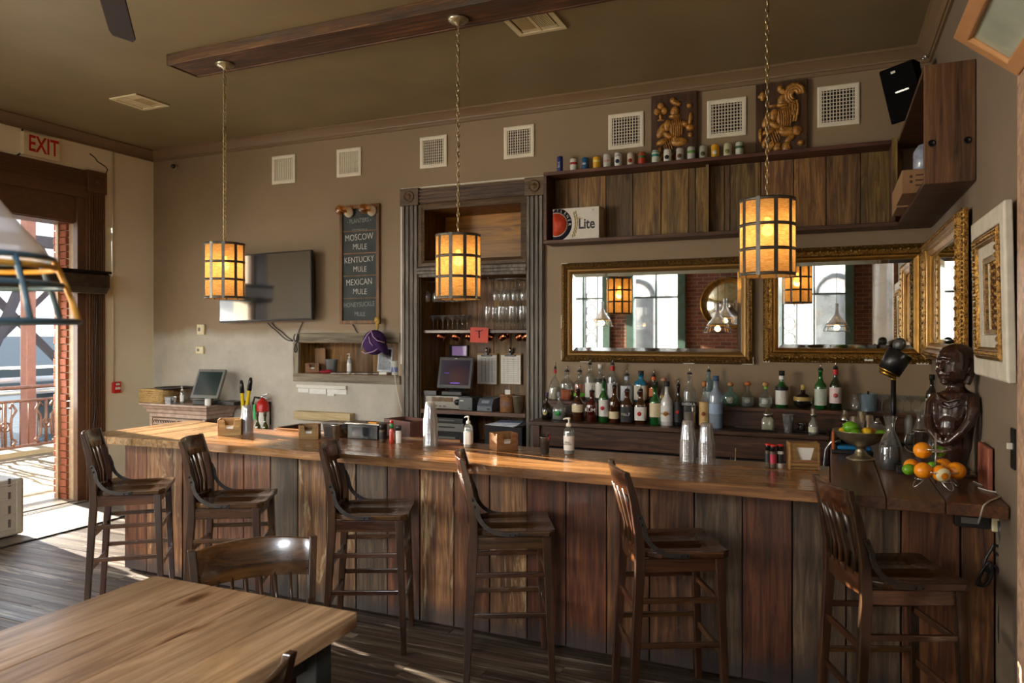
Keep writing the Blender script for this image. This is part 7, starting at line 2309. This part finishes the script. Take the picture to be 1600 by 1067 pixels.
md = o.modifiers.new('smooth', 'SMOOTH'); md.iterations = 3; md.factor = .5
o.scale = (1, 1, .97)
MB().box(-.085, .085, -.08, .08, 0, .018).make('plinth', m_stat, stt, bev=.005)

# wooden menu board behind the statue
bd_ = MB().box(RW - .03, RW - .008, 4.0, 4.25, CT + .001, CT + .2).make('terracotta_board', plain('terracotta_board', (150, 84, 62), rough=.6), None, bev=.006)
tag(bd_, 'small terracotta coloured board leaning on the side wall behind the statue', 'board')

# ---------------------------------------------------------------- spot lamp on a pole
LYY = 5.45
lp = thing('pole_lamp', 'black spot lamp with brass fittings on a tall pole', 'lamp', (at(1396, Y=LYY).x, LYY, CT))
zt = at(1393, 590, Y=LYY).z - CT
c = MB(); c.lathe([(.08, 0), (.08, .012), (.03, .03), (.014, .045)], 24); c.make('base', m_ironb, lp)
c = MB(); c.tube([(0, 0, .03), (0, 0, zt)], .016, n=12); c.make('pole', m_ironb, lp)
c = MB(); c.lathe([(.012, zt - .02), (.02, zt - .01), (.012, zt + .0), (.018, zt + .015), (.008, zt + .03)], 12); c.make('brass_joint', m_brass, lp)
c = MB(); c.tube([(-.05, 0, zt + .07), (-.045, 0, zt + .04), (0, 0, zt + .02), (.045, 0, zt + .045), (.055, 0, zt + .09)], .007, n=8); c.make('yoke', m_brass, lp)
Ml = Matrix.Translation((.005, 0, zt + .1)) @ Matrix.Rotation(R(28), 4, 'Y')
c = MB(); c.lathe([(.058, -.07), (.072, -.068), (.08, .075), (.074, .078), (.05, .082), (.0, .084)], 26, M=Ml, cap=False); c.make('shade', m_black, lp)
c = MB(); c.lathe([(.06, -.075), (.074, -.073), (.074, -.066)], 26, M=Ml, cap=False); c.lathe([(.05, -.1), (.056, -.075)], 20, M=Ml); c.make('brass_rim', m_brass, lp)
c = MB(); c.sphere((0, 0, 0), (.04, .04, .045), 12, M=Ml @ Matrix.Translation((-.03, 0, .12))); c.make('finial', plain('pewter_finial', (96, 100, 96), rough=.4, metal=.5, noise=.5, nscale=50, bump=.6), lp)

# ---------------------------------------------------------------- cords at the wall end
cable('white_cord', [at(u, v, Z=CT + .004) for u, v in ((1413, 697), (1418, 704), (1428, 707), (1440, 706))], .003, m_white, 'thin white cord by the pitcher handle')
cable('lamp_cord', [at(1521, 752, Z=CT + .004), at(1528, 755, Z=CT + .004), at(1538, 759, Z=CT + .004)], .003, m_white, 'short pale cord piece on the dark counter end')
pA = [at(1529, 762, Z=CT + .004), at(1546, 767, Z=CT + .004), at(1558, 769, Z=CT + .004), at(1566, 774, Z=CT + .004), at(1548, 782, Z=CT + .004), at(1542, 786, Z=CT + .006)]
pB = [at(1536, 792, Y=CE - .02), at(1532, 806, Y=CE - .016), at(1529, 817, Y=CE + .1)]
cable('lamp_cord', pA + pB, .0035, m_white, 'pale cord running over the counter edge down to the power strip')
pw = thing('power_strip', 'black power strip fixed under the counter by the side wall', 'power strip', (at(1525, Y=BF - .02).x, BF - .03, at(1525, 822, Y=BF - .02).z))
MB().box(-.09, .05, -.03, .022, 0, .06).make('housing', m_black, pw, bev=.004)
MB().box(-.065, 0.005, -.032, -.03, .018, .045).make('rating_label', m_grey, pw)
MB().box(.055, .11, -.035, .022, -.01, .055).make('cream_adapter', m_vent, pw, bev=.006)
c = MB(); c.tube([(.085, -.045, .045), (.09, -.05, .0), (.095, -.05, -.05), (.1, -.045, -.1)], [.012, .016, .014, .008], n=8); c.make('plug', m_dkgrey, pw)
cable('black_cord', [at(u, v, Y=BF - .06) for u, v in ((1553, 850), (1548, 860), (1542, 870), (1538, 882), (1542, 892), (1550, 890), (1548, 878), (1540, 884), (1532, 900), (1526, 912), (1536, 915), (1546, 905), (1544, 888), (1536, 890), (1530, 902), (1534, 914), (1544, 912), (1550, 896), (1547, 884), (1556, 886), (1564, 900), (1566, 920), (1562, 950), (1561, 985), (1562, 1005))], .006, m_black, 'coiled black power cord hanging at the end of the bar')
cable('black_cord', [at(u, v, Y=BF - .05) for u, v in ((1552, 852), (1560, 853), (1569, 858), (1570, 866), (1562, 868), (1554, 862), (1551, 854))], .006, m_black, 'small loose loop of black cord under the power strip')
cable('power_cable', [Vector((LW + .05, at(u, X=LW + .05).y, at(u, v, X=LW + .05).z)) for u, v in ((152, 455), (150, 520), (149, 590), (150, 622), (150, 634), (146, 665), (142, 700))], .006, m_black, 'dark cord running down the door casing from the air curtain')

# ---------------------------------------------------------------- cans and the beer carton
canc = [(875, (30, 50, 120), (210, 210, 220), 'tall dark blue can at the casing end of the shelf'), (896.4, (222, 220, 206), (180, 40, 40), 'cream can with red script on the shelf'), (914.4, (24, 84, 130), (230, 230, 230), 'blue can with white lettering on the shelf'), (932.3, (232, 178, 40), (240, 220, 130), 'golden yellow can beside the blue one'), (948.5, (206, 206, 196), (180, 40, 36), 'silver can with red block lettering'), (966, (228, 228, 222), (30, 40, 80), 'white can with navy lettering and round seal'), (986, (206, 194, 176), (150, 54, 40), 'tan can with large brick red circle'), (1003, (196, 66, 30), (50, 110, 60), 'green topped can with red diamonds'), (1024.4, (210, 220, 200), (40, 140, 130), 'pale can with teal top and band'), (1043, (226, 226, 220), (24, 24, 24), 'white can with black bird emblem'), (1062.6, (190, 186, 176), (110, 70, 50), 'silver can with brown artwork below the club panel'), (1080, (196, 196, 190), (90, 150, 60), 'silver can with green and yellow artwork'), (1099, (170, 170, 156), (70, 80, 50), 'grey can with dark olive artwork'), (1117.5, (224, 168, 30), (240, 236, 220), 'yellow can with white figure artwork'), (1137, (200, 196, 160), (130, 140, 80), 'pale olive can below the square vent'), (1155.5, (196, 206, 186), (60, 100, 70), 'pale green patterned can nearest the diamond panel')]
m_canrim = plain('can_aluminium', (190, 190, 190), rough=.3, metal=1)
for k, (u, c1, c2, lb) in enumerate(canc):
    Y = 6.2
    tall = k == 0
    r_, h_ = (.0265, .155) if tall else (.0325, .122)
    if k in (4, 5): h_ = .135
    t = thing('drink_can', lb + '', 'can', (at(u, Y=Y).x, Y, SZ1), 0, 'cans on top of the wall shelf')
    c = MB(); c.lathe([(r_ * .8, 0), (r_, .008), (r_, h_ - .012), (r_ * .82, h_ - .002)], 20); c.make('body', labm(c1), t)
    c = MB(); c.lathe([(r_ * .83, h_ - .003), (r_ * .85, h_), (r_ * .78, h_), (r_ * .76, h_ - .004), (0, h_ - .004)], 20, cap=False); c.make('lid', m_canrim, t)
    if k in (5, 6, 9, 10, 12, 13, 14):
        c = MB(); c.lathe([(r_ * .55, 0), (r_ * .55, .002), (0, .002)], 14, M=Matrix.Translation((0, -r_ * .97, h_ * .42)) @ Matrix.Rotation(R(90), 4, 'X')); c.make('emblem', labm(c2), t)
        if k == 5: text('lettering', 'Lite', .03, labm(c2), t, (0, -r_ * 1.02, h_ * .8), ext=.0005)
    elif k in (0, 2, 4):
        text('lettering', ['BLUE', '', 'PBR', '', 'COORS'][k], .026 if k else .03, labm(c2), t, (0, -r_ * 1.03, h_ * .5), (R(90), R(-90) if k == 0 else 0, 0), ext=.0005, sx=.8)
    else:
        c = MB(); c.lathe([(r_ * 1.012, h_ * .55), (r_ * 1.012, h_ * .72)], 20, cap=False); c.make('band', labm(c2), t)
        if k in (7, 8):
            c = MB(); c.lathe([(r_ * 1.01, h_ * .84), (r_ * 1.01, h_ * .9)], 20, cap=False); c.make('band', labm(c2), t)
p0, p1 = at(864, Y=SY + .05), at(936, Y=SY + .05)
bxh = at(900, 324.5, Y=SY + .05).z - (SZ0 + .03)
bc = thing('beer_carton', 'white beer carton with red round seal and black Lite lettering', 'carton', ((p0.x + p1.x) / 2, SY + .05, SZ0 + .0305))
bc.location.x = max(bc.location.x, SX0 + .03 + (p1.x - p0.x) / 2 + .002)
w_ = (p1.x - p0.x) / 2
m_cart = plain('white_carton', (222, 218, 206), rough=.5, noise=.05)
MB().box(-w_, w_, 0, .145, 0, bxh).make('carton', m_cart, bc, bev=.003)
def disc(n, r_, x, z, y, mat, r2=0.0):
    c = MB(); c.lathe([(r_, 0), (r_, .001), (r2, .001), (r2, 0)], 40, M=Matrix.Translation((x, y, z)) @ Matrix.Rotation(R(90), 4, 'X'), cap=False)
    # clip at the carton edge
    c.v = [(max(q[0], -w_ + .0005), q[1], min(max(q[2], .003), bxh - .003)) for q in c.v]
    c.make(n, mat, bc)
disc('seal_ring', .148, -w_ + .03, bxh * .5, -.0006, plain('navy_print', (34, 34, 54), rough=.5))
disc('seal_ring', .108, -w_ + .03, bxh * .5, -.0018, m_paper)
disc('seal', .1, -w_ + .03, bxh * .5, -.003, plain('red_orange_print', (206, 70, 36), rough=.5, noise=.2, nscale=30))
for k, ch_ in enumerate('PILSNER'):
    a = R(100 - k * 17)
    text('seal_lettering', ch_, .036, m_paper, bc, (-w_ + .03 + .127 * math.cos(a), -.0035, bxh * .5 + .127 * math.sin(a)), (R(90), R(0) - (R(90) - a) * -1, 0), ext=.0005)
text('carton_lettering', 'Lite', .125, m_black, bc, (w_ * .47, -.0012, bxh * .47), ext=.0006, sx=.8, bold=.003)
text('carton_lettering', '24', .018, m_black, bc, (w_ * .75, -.0012, bxh * .9), ext=.0006)
text('carton_lettering', 'Miller', .035, plain('gold_print', (176, 150, 90), rough=.4), bc, (w_ * .12, -.0012, bxh * .66), ext=.0006, shear=.4)
c = MB()
for q in range(8):
    z = bxh * (.12 + .1 * q)
    x = -w_ + .205 + .025 * math.sin(q / 8 * 3.1) - .012
    c.sphere((x - .008, -.001, z), (.008, .001, .016), 8, M=None, m=4); c.sphere((x + .01, -.001, z + .008), (.008, .001, .016), 8, m=4)
o = c.make('wheat_print', plain('wheat_gold', (170, 150, 84), rough=.5), bc); o['kind'] = 'stuff'

# ---------------------------------------------------------------- things in the wooden recess
def gl(name, prof_, mat=m_gware, n=18):
    c = MB(); c.lathe(prof_, n, cap=False); return c.make(name, mat)
def place_many(proto, spots, label, cat, group):
    first = True
    for s_ in spots:
        if first:
            o = proto; first = False
        else:
            o = proto.copy(); COL.objects.link(o)
        o.location = s_[:3]
        if len(s_) > 3:
            o.rotation_euler = s_[3]
        tag(o, s_[4] if len(s_) > 4 else label, cat, group)
MG = gl('martini_glass', [(.033, 0), (.031, .003), (.004, .008), (.0035, .085), (.006, .09), (.055, .15)])
place_many(MG, [(at(u, Y=6.5 + .1 * (k % 2)).x, 6.5 + .1 * (k % 2), GS) for k, u in enumerate((677, 684, 692, 700, 707, 715, 722, 730))], 'martini glass standing on the dark upper shelf of the recess', 'glass', 'martini glasses on the recess shelf')
FG = gl('champagne_flute', [(.032, 0), (.03, .003), (.004, .008), (.0035, .07), (.012, .08), (.026, .11), (.028, .2), (.026, .23)])
place_many(FG, [(at(u, Y=6.46 + .12 * (k % 3)).x, 6.46 + .12 * (k % 3), GS) for k, u in enumerate((762, 772, 777, 782, 788, 793, 799, 804, 809, 815, 820, 825, 829))], 'tall flute glass crowded on the upper shelf beside the martini glasses', 'glass', 'flute glasses on the recess shelf')
WG = gl('wine_glass', [(.034, 0), (.032, .003), (.004, .008), (.0038, .085), (.02, .095), (.04, .125), (.042, .155), (.032, .2)])
hz = 2.325
place_many(WG, [(at(u, Y=6.45 + .13 * (k % 2)).x, 6.45 + .13 * (k % 2), hz, (R(180), 0, 0)) for k, u in enumerate((667, 674, 682, 690, 699, 708, 716, 724))], 'wine glass hanging upside down at the sensor side of the rack', 'glass', 'wine glasses hanging before the first pendant gap')
WG2 = WG.copy(); COL.objects.link(WG2)
place_many(WG2, [(at(u, Y=6.45 + .13 * (k % 2)).x, 6.45 + .13 * (k % 2), hz, (R(180), 0, 0)) for k, u in enumerate((776, 784, 791, 798, 805, 812, 819, 826, 830))], 'wine glass hanging upside down above the flute glasses', 'glass', 'wine glasses hanging above the flutes')
for k, (u0, u1, lb) in enumerate(((657, 735, 'wire glass rack under the moulded bar, nearer the chalkboard'), (766, 832, 'wire glass rack under the moulded bar above the flutes'))):
    xa, xb = at(u0, Y=6.45).x, at(u1, Y=6.45).x
    xb = min(xb, RX1 - .02)
    t = thing('glass_rack', lb, 'rack', ((xa + xb) / 2, 6.5, hz))
    c = MB()
    n_ = 8
    for i in range(n_):
        x = xa + (xb - xa) * (i + .5) / n_ - t.location.x
        c.tube([(x - .012, -.12, .0), (x - .012, .2, .0)], .002, n=4); c.tube([(x + .012, -.12, .0), (x + .012, .2, .0)], .002, n=4)
    c.tube([(xa - t.location.x, -.1, .004), (xb - t.location.x, -.1, .004)], .003, n=5)
    c.tube([(xa - t.location.x, -.1, .004), (xa - t.location.x, -.1, .05)], .003, n=5)
    c.tube([(xb - t.location.x - .01, -.1, .004), (xb - t.location.x - .01, -.1, .05)], .003, n=5)
    c.make('wires', m_steel, t)['kind'] = 'stuff'
mug0 = None
mugl = ['copper mug hanging second from the recess side wall', 'copper mug hanging just before the red card', 'copper mug half hidden by the red card', 'copper mug peeking out past the red card', 'copper mug hanging above the second clipboard', 'copper mug hanging before the casing', 'copper mug mostly hidden by the recess casing']
for k, u in enumerate((689, 713, 734, 765, 787, 813, 829)):
    Y = 6.42
    p = at(u, 526, Y=Y)
    p.x = min(p.x, RX1 - .05)
    lb = mugl[k]
    if mug0 is None:
        t = mug0 = thing('copper_mug', 'copper mug hanging nearest the recess side wall', 'mug', p, 0, 'copper mugs hanging under the recess shelf')
        Mm = Matrix.Rotation(R(62), 4, 'Y')
        c = MB(); c.lathe([(0, -.04), (.03, -.04), (.038, -.03), (.04, .02), (.036, .04), (.034, .04), (.036, .01), (.03, -.03)], 20, M=Mm, cap=False); c.make('mug', m_copper, t)
        c = MB(); c.tube([(-.02, -.0, .03), (-.03, 0, .055), (0, 0, .07), (.03, 0, .058), (.025, 0, .03)], .004, n=6); c.make('handle', m_copper, t)
        c = MB(); c.tube([(0, 0, .068), (.0, 0, GS - .03 - p.z)], .0025, n=5); c.make('hook', m_steel, t)
        t.rotation_euler = (0, 0, R(200))
    else:
        t = dup(mug0, p, R(200) if k < 4 else R(-10), lb)
p = at(749, 523, Y=BW + .02)
rcd = thing('red_card', 'coral red card pinned to the front of the recess shelf', 'card', p)
MB().box(-.095, .095, -.004, 0, -.075, .07).make('card', plain('coral_card', (222, 92, 78), rough=.7), rcd, rot=(0, R(2), 0))
c = MB(); c.tube([(0, -.006, .045), (.0, -.008, .0), (-.002, -.006, -.03)], .005, n=6); c.tube([(-.04, -.006, .04), (.0, -.008, .03), (.04, -.006, .045)], .003, n=5); c.make('twine', m_iron, rcd)
for k, (u, lb) in enumerate(((761, 'clipboard with closely written sheet hanging nearer the terminal'), (798, 'clipboard with gridded sheet hanging nearer the casing'))):
    Y = RY - .05
    p = at(u, 601, Y=Y)
    t = thing('clipboard', lb, 'clipboard', p)
    hh = at(u, 552, Y=Y).z - p.z
    MB().box(-.115, .115, 0, .004, 0, hh).make('board', m_lightwood, t, bev=.002)
    MB().box(-.108, .108, -.004, -.0005, .008, hh - .02).make('sheet', m_paper, t)
    m_ln = labm((150, 150, 146))
    c = MB()
    for i in range(12 if k else 18):
        z = .03 + (hh - .07) * i / (12 if k else 18)
        c.box(-.09, .09, -.0045, -.004, z, z + .002)
    if k:
        for x in (-.075, -.03, .03, .085):
            c.box(x, x + .002, -.0045, -.004, .02, hh - .04)
    else:
        for x in (-.06, -.02, .02, .055):
            c.box(x, x + .006, -.0045, -.004, .03, hh - .05)
    c.make('ruling', m_ln, t)['kind'] = 'stuff'
    MB().box(-.06, .06, -.02, -.004, hh - .03, hh - .015).cbox((0, -.014, hh - .005), (.03, .02, .03)).make('clip', m_black, t, bev=.003)
    c = MB(); c.lathe([(.012, 0), (.014, .04), (.006, .06)], 10, M=Matrix.Translation((0, -.012, hh + .0))); c.make('clip_handle', m_steel, t)
p = at(718, 548, Y=RY - .04)
t = thing('small_tablet', 'small dark tablet showing a lilac screen above the bar terminal', 'tablet', p)
MB().box(-.115, .1, -.012, .02, -.06, .06).make('body', m_black, t, bev=.004)
MB().box(-.08, .085, -.014, -.012, -.05, .048).make('screen', plain('lilac_screen', (150, 120, 160), rough=.2, emit=((150, 120, 165), .25)), t)
# receiver, terminal, printers, mug, cup
ry_ = 6.42
xr0, xr1 = at(657, Y=ry_ - .06).x, at(720, Y=ry_ - .06).x
rv = thing('stereo_receiver', 'silver black stereo receiver on the recess equipment shelf', 'receiver', ((xr0 + xr1) / 2 + .02, ry_ + .06, ES))
w_ = (xr1 - xr0) / 2
MB().box(-w_, w_, -.1, .16, .006, .13).make('chassis', m_dkgrey, rv, bev=.003)
MB().box(-w_, w_, -.106, -.1, .006, .13).make('faceplate', plain('champagne_faceplate', (110, 106, 98), rough=.3, metal=.5), rv, bev=.002)
MB().box(-w_ * .55, w_ * .5, -.108, -.106, .075, .118).make('display', plain('receiver_display', (96, 66, 36), rough=.15, noise=.5, nscale=20), rv)
c = MB(); c.lathe([(.03, 0), (.028, .018), (0, .018)], 18, M=Matrix.Translation((w_ * .72, -.106, .075)) @ Matrix.Rotation(R(90), 4, 'X')); c.make('volume_knob', m_black, rv)
for i in range(5):
    MB().cbox((-w_ * .8 + i * .05, -.108, .03), (.03, .004, .012)).make('button', m_black, rv)
c = MB()
for x in (-w_ + .03, w_ - .03):
    c.lathe([(.014, 0), (.014, .006)], 10, c=(x, -.07, 0)); c.lathe([(.014, 0), (.014, .006)], 10, c=(x, .13, 0))
c.make('feet', m_black, rv)['kind'] = 'stuff'
terminal('black touchscreen terminal glowing violet on the stereo receiver', 711, 608, ry_ + .08, ES + .131, .37, .32, R(-14), 1, R(4))
sbx = thing('media_box', 'flat black media box lying on the stereo receiver', 'box', (at(678, Y=6.4).x - .02, 6.38, ES + .131))
MB().box(-.09, .07, -.02, .03, 0, .05).make('case', m_black, sbx, bev=.003)
for k, (u, lb, sl) in enumerate(((731.5, 'grey receipt printer with flat top beside the receiver', 0), (761, 'slope fronted receipt printer beside the lettered tin', 1))):
    t = thing('receipt_printer', lb, 'printer', (at(u, Y=6.4).x, 6.44, ES))
    m_pr = plain('slate_printer_%d' % k, [(70, 76, 76), (92, 98, 108)][k], rough=.4)
    c = MB()
    if sl:
        c.add([(x, y, z) for x in (-.08, .08) for y, z in ((-.1, 0), (-.1, .05), (-.05, .12), (.12, .13), (.12, 0))], [(0, 1, 2, 3, 4), (9, 8, 7, 6, 5)] + [(i, (i + 1) % 5, 5 + (i + 1) % 5, 5 + i) for i in range(5)])
    else:
        c.box(-.075, .075, -.1, .12, 0, .13)
    c.make('housing', m_pr, t, bev=.006)
    MB().box(-.05, .05, -.09, .02, .131, .136).make('cover', m_black, t) if not sl else MB().cbox((0, -.075, .09), (.08, .003, .03), (R(-36), 0, 0)).make('window', labm((150, 160, 170)), t)
    MB().box(.03, .055, -.103, -.1, .015, .032).make('power_button', m_black, t)
    MB().box(-.06, -.02, -.1015, -.1, .09, .1).make('badge', m_white, t) if not sl else None
tn = thing('lettered_tin', 'round tan wooden tin with letters and a card in it', 'tin', (at(791.5, Y=6.38).x, 6.4, ES))
c = MB(); c.lathe([(.066, 0), (.07, .004), (.07, .17), (.066, .17), (.064, .02), (0, .02)], 28, cap=False); c.make('tin', m_lightwood, tn)
c = MB()
for k in range(12):
    a = k * math.pi / 6
    c.lathe([(.006, 0), (.006, .003), (0, .004)], 8, M=Matrix.Translation((.07 * math.cos(a), .07 * math.sin(a), .15)) @ Matrix.Rotation(a, 4, 'Z') @ Matrix.Rotation(R(90), 4, 'Y'))
c.make('studs', m_steel, tn)['kind'] = 'stuff'
text('tin_lettering', 'Tips', .06, labm((110, 100, 110)), tn, (0, -.0715, .085), ext=.0008)
MB().box(-.025, .03, -.002, .002, .02, .21).make('card', m_paper, tn)
t = tumbler('steel_cup', 'tapered tarnished steel cup on the equipment shelf by the casing', (RX1 - .11, 6.38, ES), .16, .042, .062, m_pewter)
# stack of boxes on the lower shelf
for k, (w_, h_, m_, lb) in enumerate(((.42, .12, m_blackm, 'black media recorder at the bottom of the lower shelf stack'), (.4, .085, m_grey, 'grey fronted media recorder in the middle of the stack'), (.38, .05, m_black, 'thin black player on top of the lower shelf stack'))):
    z = LS + [0, .1205, .206][k]
    t = thing('media_recorder', lb, 'recorder', (at(702, Y=6.45).x, 6.5, z))
    MB().box(-w_ / 2, w_ / 2, -.12, .16, 0, h_).make('case', m_black, t, bev=.003)
    MB().box(-w_ / 2 + .004, w_ / 2 - .004, -.124, -.12, .004, h_ - .004).make('faceplate', m_, t)
    MB().box(-w_ * .2, w_ * .25, -.126, -.124, h_ * .45, h_ * .6).make('slot', m_blackm if k == 1 else m_grey, t)
    c = MB(); c.lathe([(.01, 0), (.01, .006), (0, .006)], 10, M=Matrix.Translation((-w_ * .38, -.124, h_ * .5)) @ Matrix.Rotation(R(90), 4, 'X')); c.make('knob', m_steel, t)
ps = thing('paper_stack', 'stack of loose bluish papers on the lower recess shelf', 'papers', (at(790, Y=6.45).x, 6.5, LS))
MB().box(-.19, .2, -.12, .15, 0, .2).make('file_box', m_blackm, ps, bev=.004)
for k in range(6):
    MB().cbox((.01 * k - .02, 0, .204 + k * .006), (.34 - .02 * k, .22, .004), (0, 0, R(5 * k - 12))).make('sheet', labm((176, 186, 214)) if k % 2 else m_paper, ps)

# ---------------------------------------------------------------- things in the small niche
nz_ = NZ0 + .0065
napkin_box('wooden napkin box in the wall niche before the brown card', (at(488, Y=BW + .1).x, BW + .1, nz_), R(35), .9)['group'] = 'wooden napkin boxes in the niche'
o = MB().box(-.16, .16, 0, .012, 0, .26).make('brown_card', m_card, None, loc=(at(487, Y=BW + .25).x + .03, BW + .24, nz_))
tag(o, 'sheet of brown cardboard standing behind the niche napkin box', 'cardboard')
t = tumbler('plastic_tub', 'frosted plastic deli tub standing in the wall niche', (at(518, Y=BW + .1).x, BW + .1, nz_), .145, .05, .07, bmat((170, 174, 170), .5), 'tub')
pump_bottle('small white pump bottle standing in the wall niche', (at(546, Y=BW + .08).x, BW + .08, nz_), .215, .027, False, bmat((220, 220, 216), .6))
o = MB().sphere((0, 0, .018), (.09, .04, .018), 12).sphere((.03, .01, .03), (.04, .03, .012), 8).make('red_cloth', plain('crimson_cloth', (150, 26, 44), rough=.8, noise=.3), None, loc=(at(508, Y=BW + .02).x, BW + .03, nz_))
tag(o, 'crumpled crimson cloth at the front of the wall niche', 'cloth')
tbx = thing('card_reader', 'small tablet with white bezel on a stand in the niche', 'tablet', (at(599, Y=BW + .02).x, BW + .03, nz_), R(8))
MB().box(-.045, .045, -.03, .03, 0, .03).make('stand', m_white, tbx, bev=.006)
Mt = Matrix.Translation((0, 0, .03)) @ Matrix.Rotation(R(-6), 4, 'X') @ Matrix.Rotation(R(2), 4, 'Y')
MB().box(-.08, .08, 0, .012, 0, .25, M=Mt).make('bezel', labm((196, 200, 204)), tbx, bev=.005)
MB().box(-.066, .066, -.002, 0, .018, .232, M=Mt).make('screen', plain('reflective_dark_screen', (40, 42, 46), rough=.15, noise=.8, nscale=30), tbx)
jr = tumbler('jar_tin', 'small white and blue tin beside the niche tablet', (NX1 - .065, BW + .06, nz_), .14, .045, .045, labm((206, 206, 190)), 'tin')
c = MB(); c.lathe([(.0455, .03), (.0455, .08)], 18, cap=False); c.make('label', labm((60, 90, 160)), jr)
cable('charging_cord', [at(u, v, Y=BW - .03) for u, v in ((608, 562), (613, 568), (616, 580), (618, 596), (622, 620), (627, 640), (633, 652))], .004, m_white, 'thin white charging cord falling from the niche to the caddy box')
cs = MB()
for k in range(7):
    cs.cbox((k * .085 - .3, .0, .004 + .001 * k), (.07, .05, .006), (0, 0, k * .9))
o = cs.make('loose_cards', m_paper, None, loc=(at(560, Y=BW + .02).x, BW + .02, nz_)); o['kind'] = 'stuff'
tag(o, 'loose cards scattered along the front of the niche', 'cards')
# small things on the working side of the bar
o = MB().lathe([(.016, 0), (.02, .03), (.012, .06), (.007, .07), (.007, .16)], 12).make('copper_muddler', m_copper, None, loc=(at(833, Y=4.7).x, 4.7, .871), rot=(0, 0, 0))
tag(o, 'copper toned bar tool standing behind the straw cup', 'bar tool')
for k, (u, h_) in enumerate(((1142, .2), (1149, .22))):
    o = MB().lathe([(.02, 0), (.02, .1), (.008, .13), (.004, .14), (.003, h_)], 10).make('pour_bottle', m_steel if k else G_DARK, None, loc=(at(u, Y=4.75).x, 4.75, .871))
    tag(o, ['low speed pourer bottle top beyond the cup stacks', 'slightly taller pourer bottle top beyond the cup stacks'][k], 'bottle')
for k, (u, c1, lb) in enumerate(((909, (230, 130, 60), 'orange plastic clip behind the bar beyond the sanitizer'), (925, (220, 200, 40), 'yellow plastic clip behind the bar beyond the sanitizer'))):
    o = MB().cbox((0, 0, .05), (.045, .03, .1)).make('plastic_clip', labm(c1), None, loc=(at(u, Y=4.75).x, 4.75, .871), bev=.006)
    tag(o, lb, 'clip')
flush_text()
# added fill lamps for daylight at the door and windows
window_light('door_daylight', (LT - .05, (DY0 + DY1) / 2, 1.5), (1, 0, 0), DY1 - DY0, 2.9, WL_DOOR)
window_light('side_window_fill', (LW - .3, (WY0 + WY1) / 2, (WZ0 + WZ1) / 2), (1, .25, -.05), WY1 - WY0, WZ1 - WZ0, WL_SIDE, (1.0, .93, .8))  # fill lamp added behind the unseen side window
for k_, (a, b) in enumerate(fwin):
    window_light('street_fill_light', ((a + b) / 2 + (1.2 if k_ > 1 else 0), FW - 1.6, 4.0), (-.9 if k_ > 1 else 0, 1, -.62), 1.4, 1.6, WL_FRONT * (2.4 if k_ > 1 else 1))  # lamps added outside; two turned and boosted to brighten the left wall
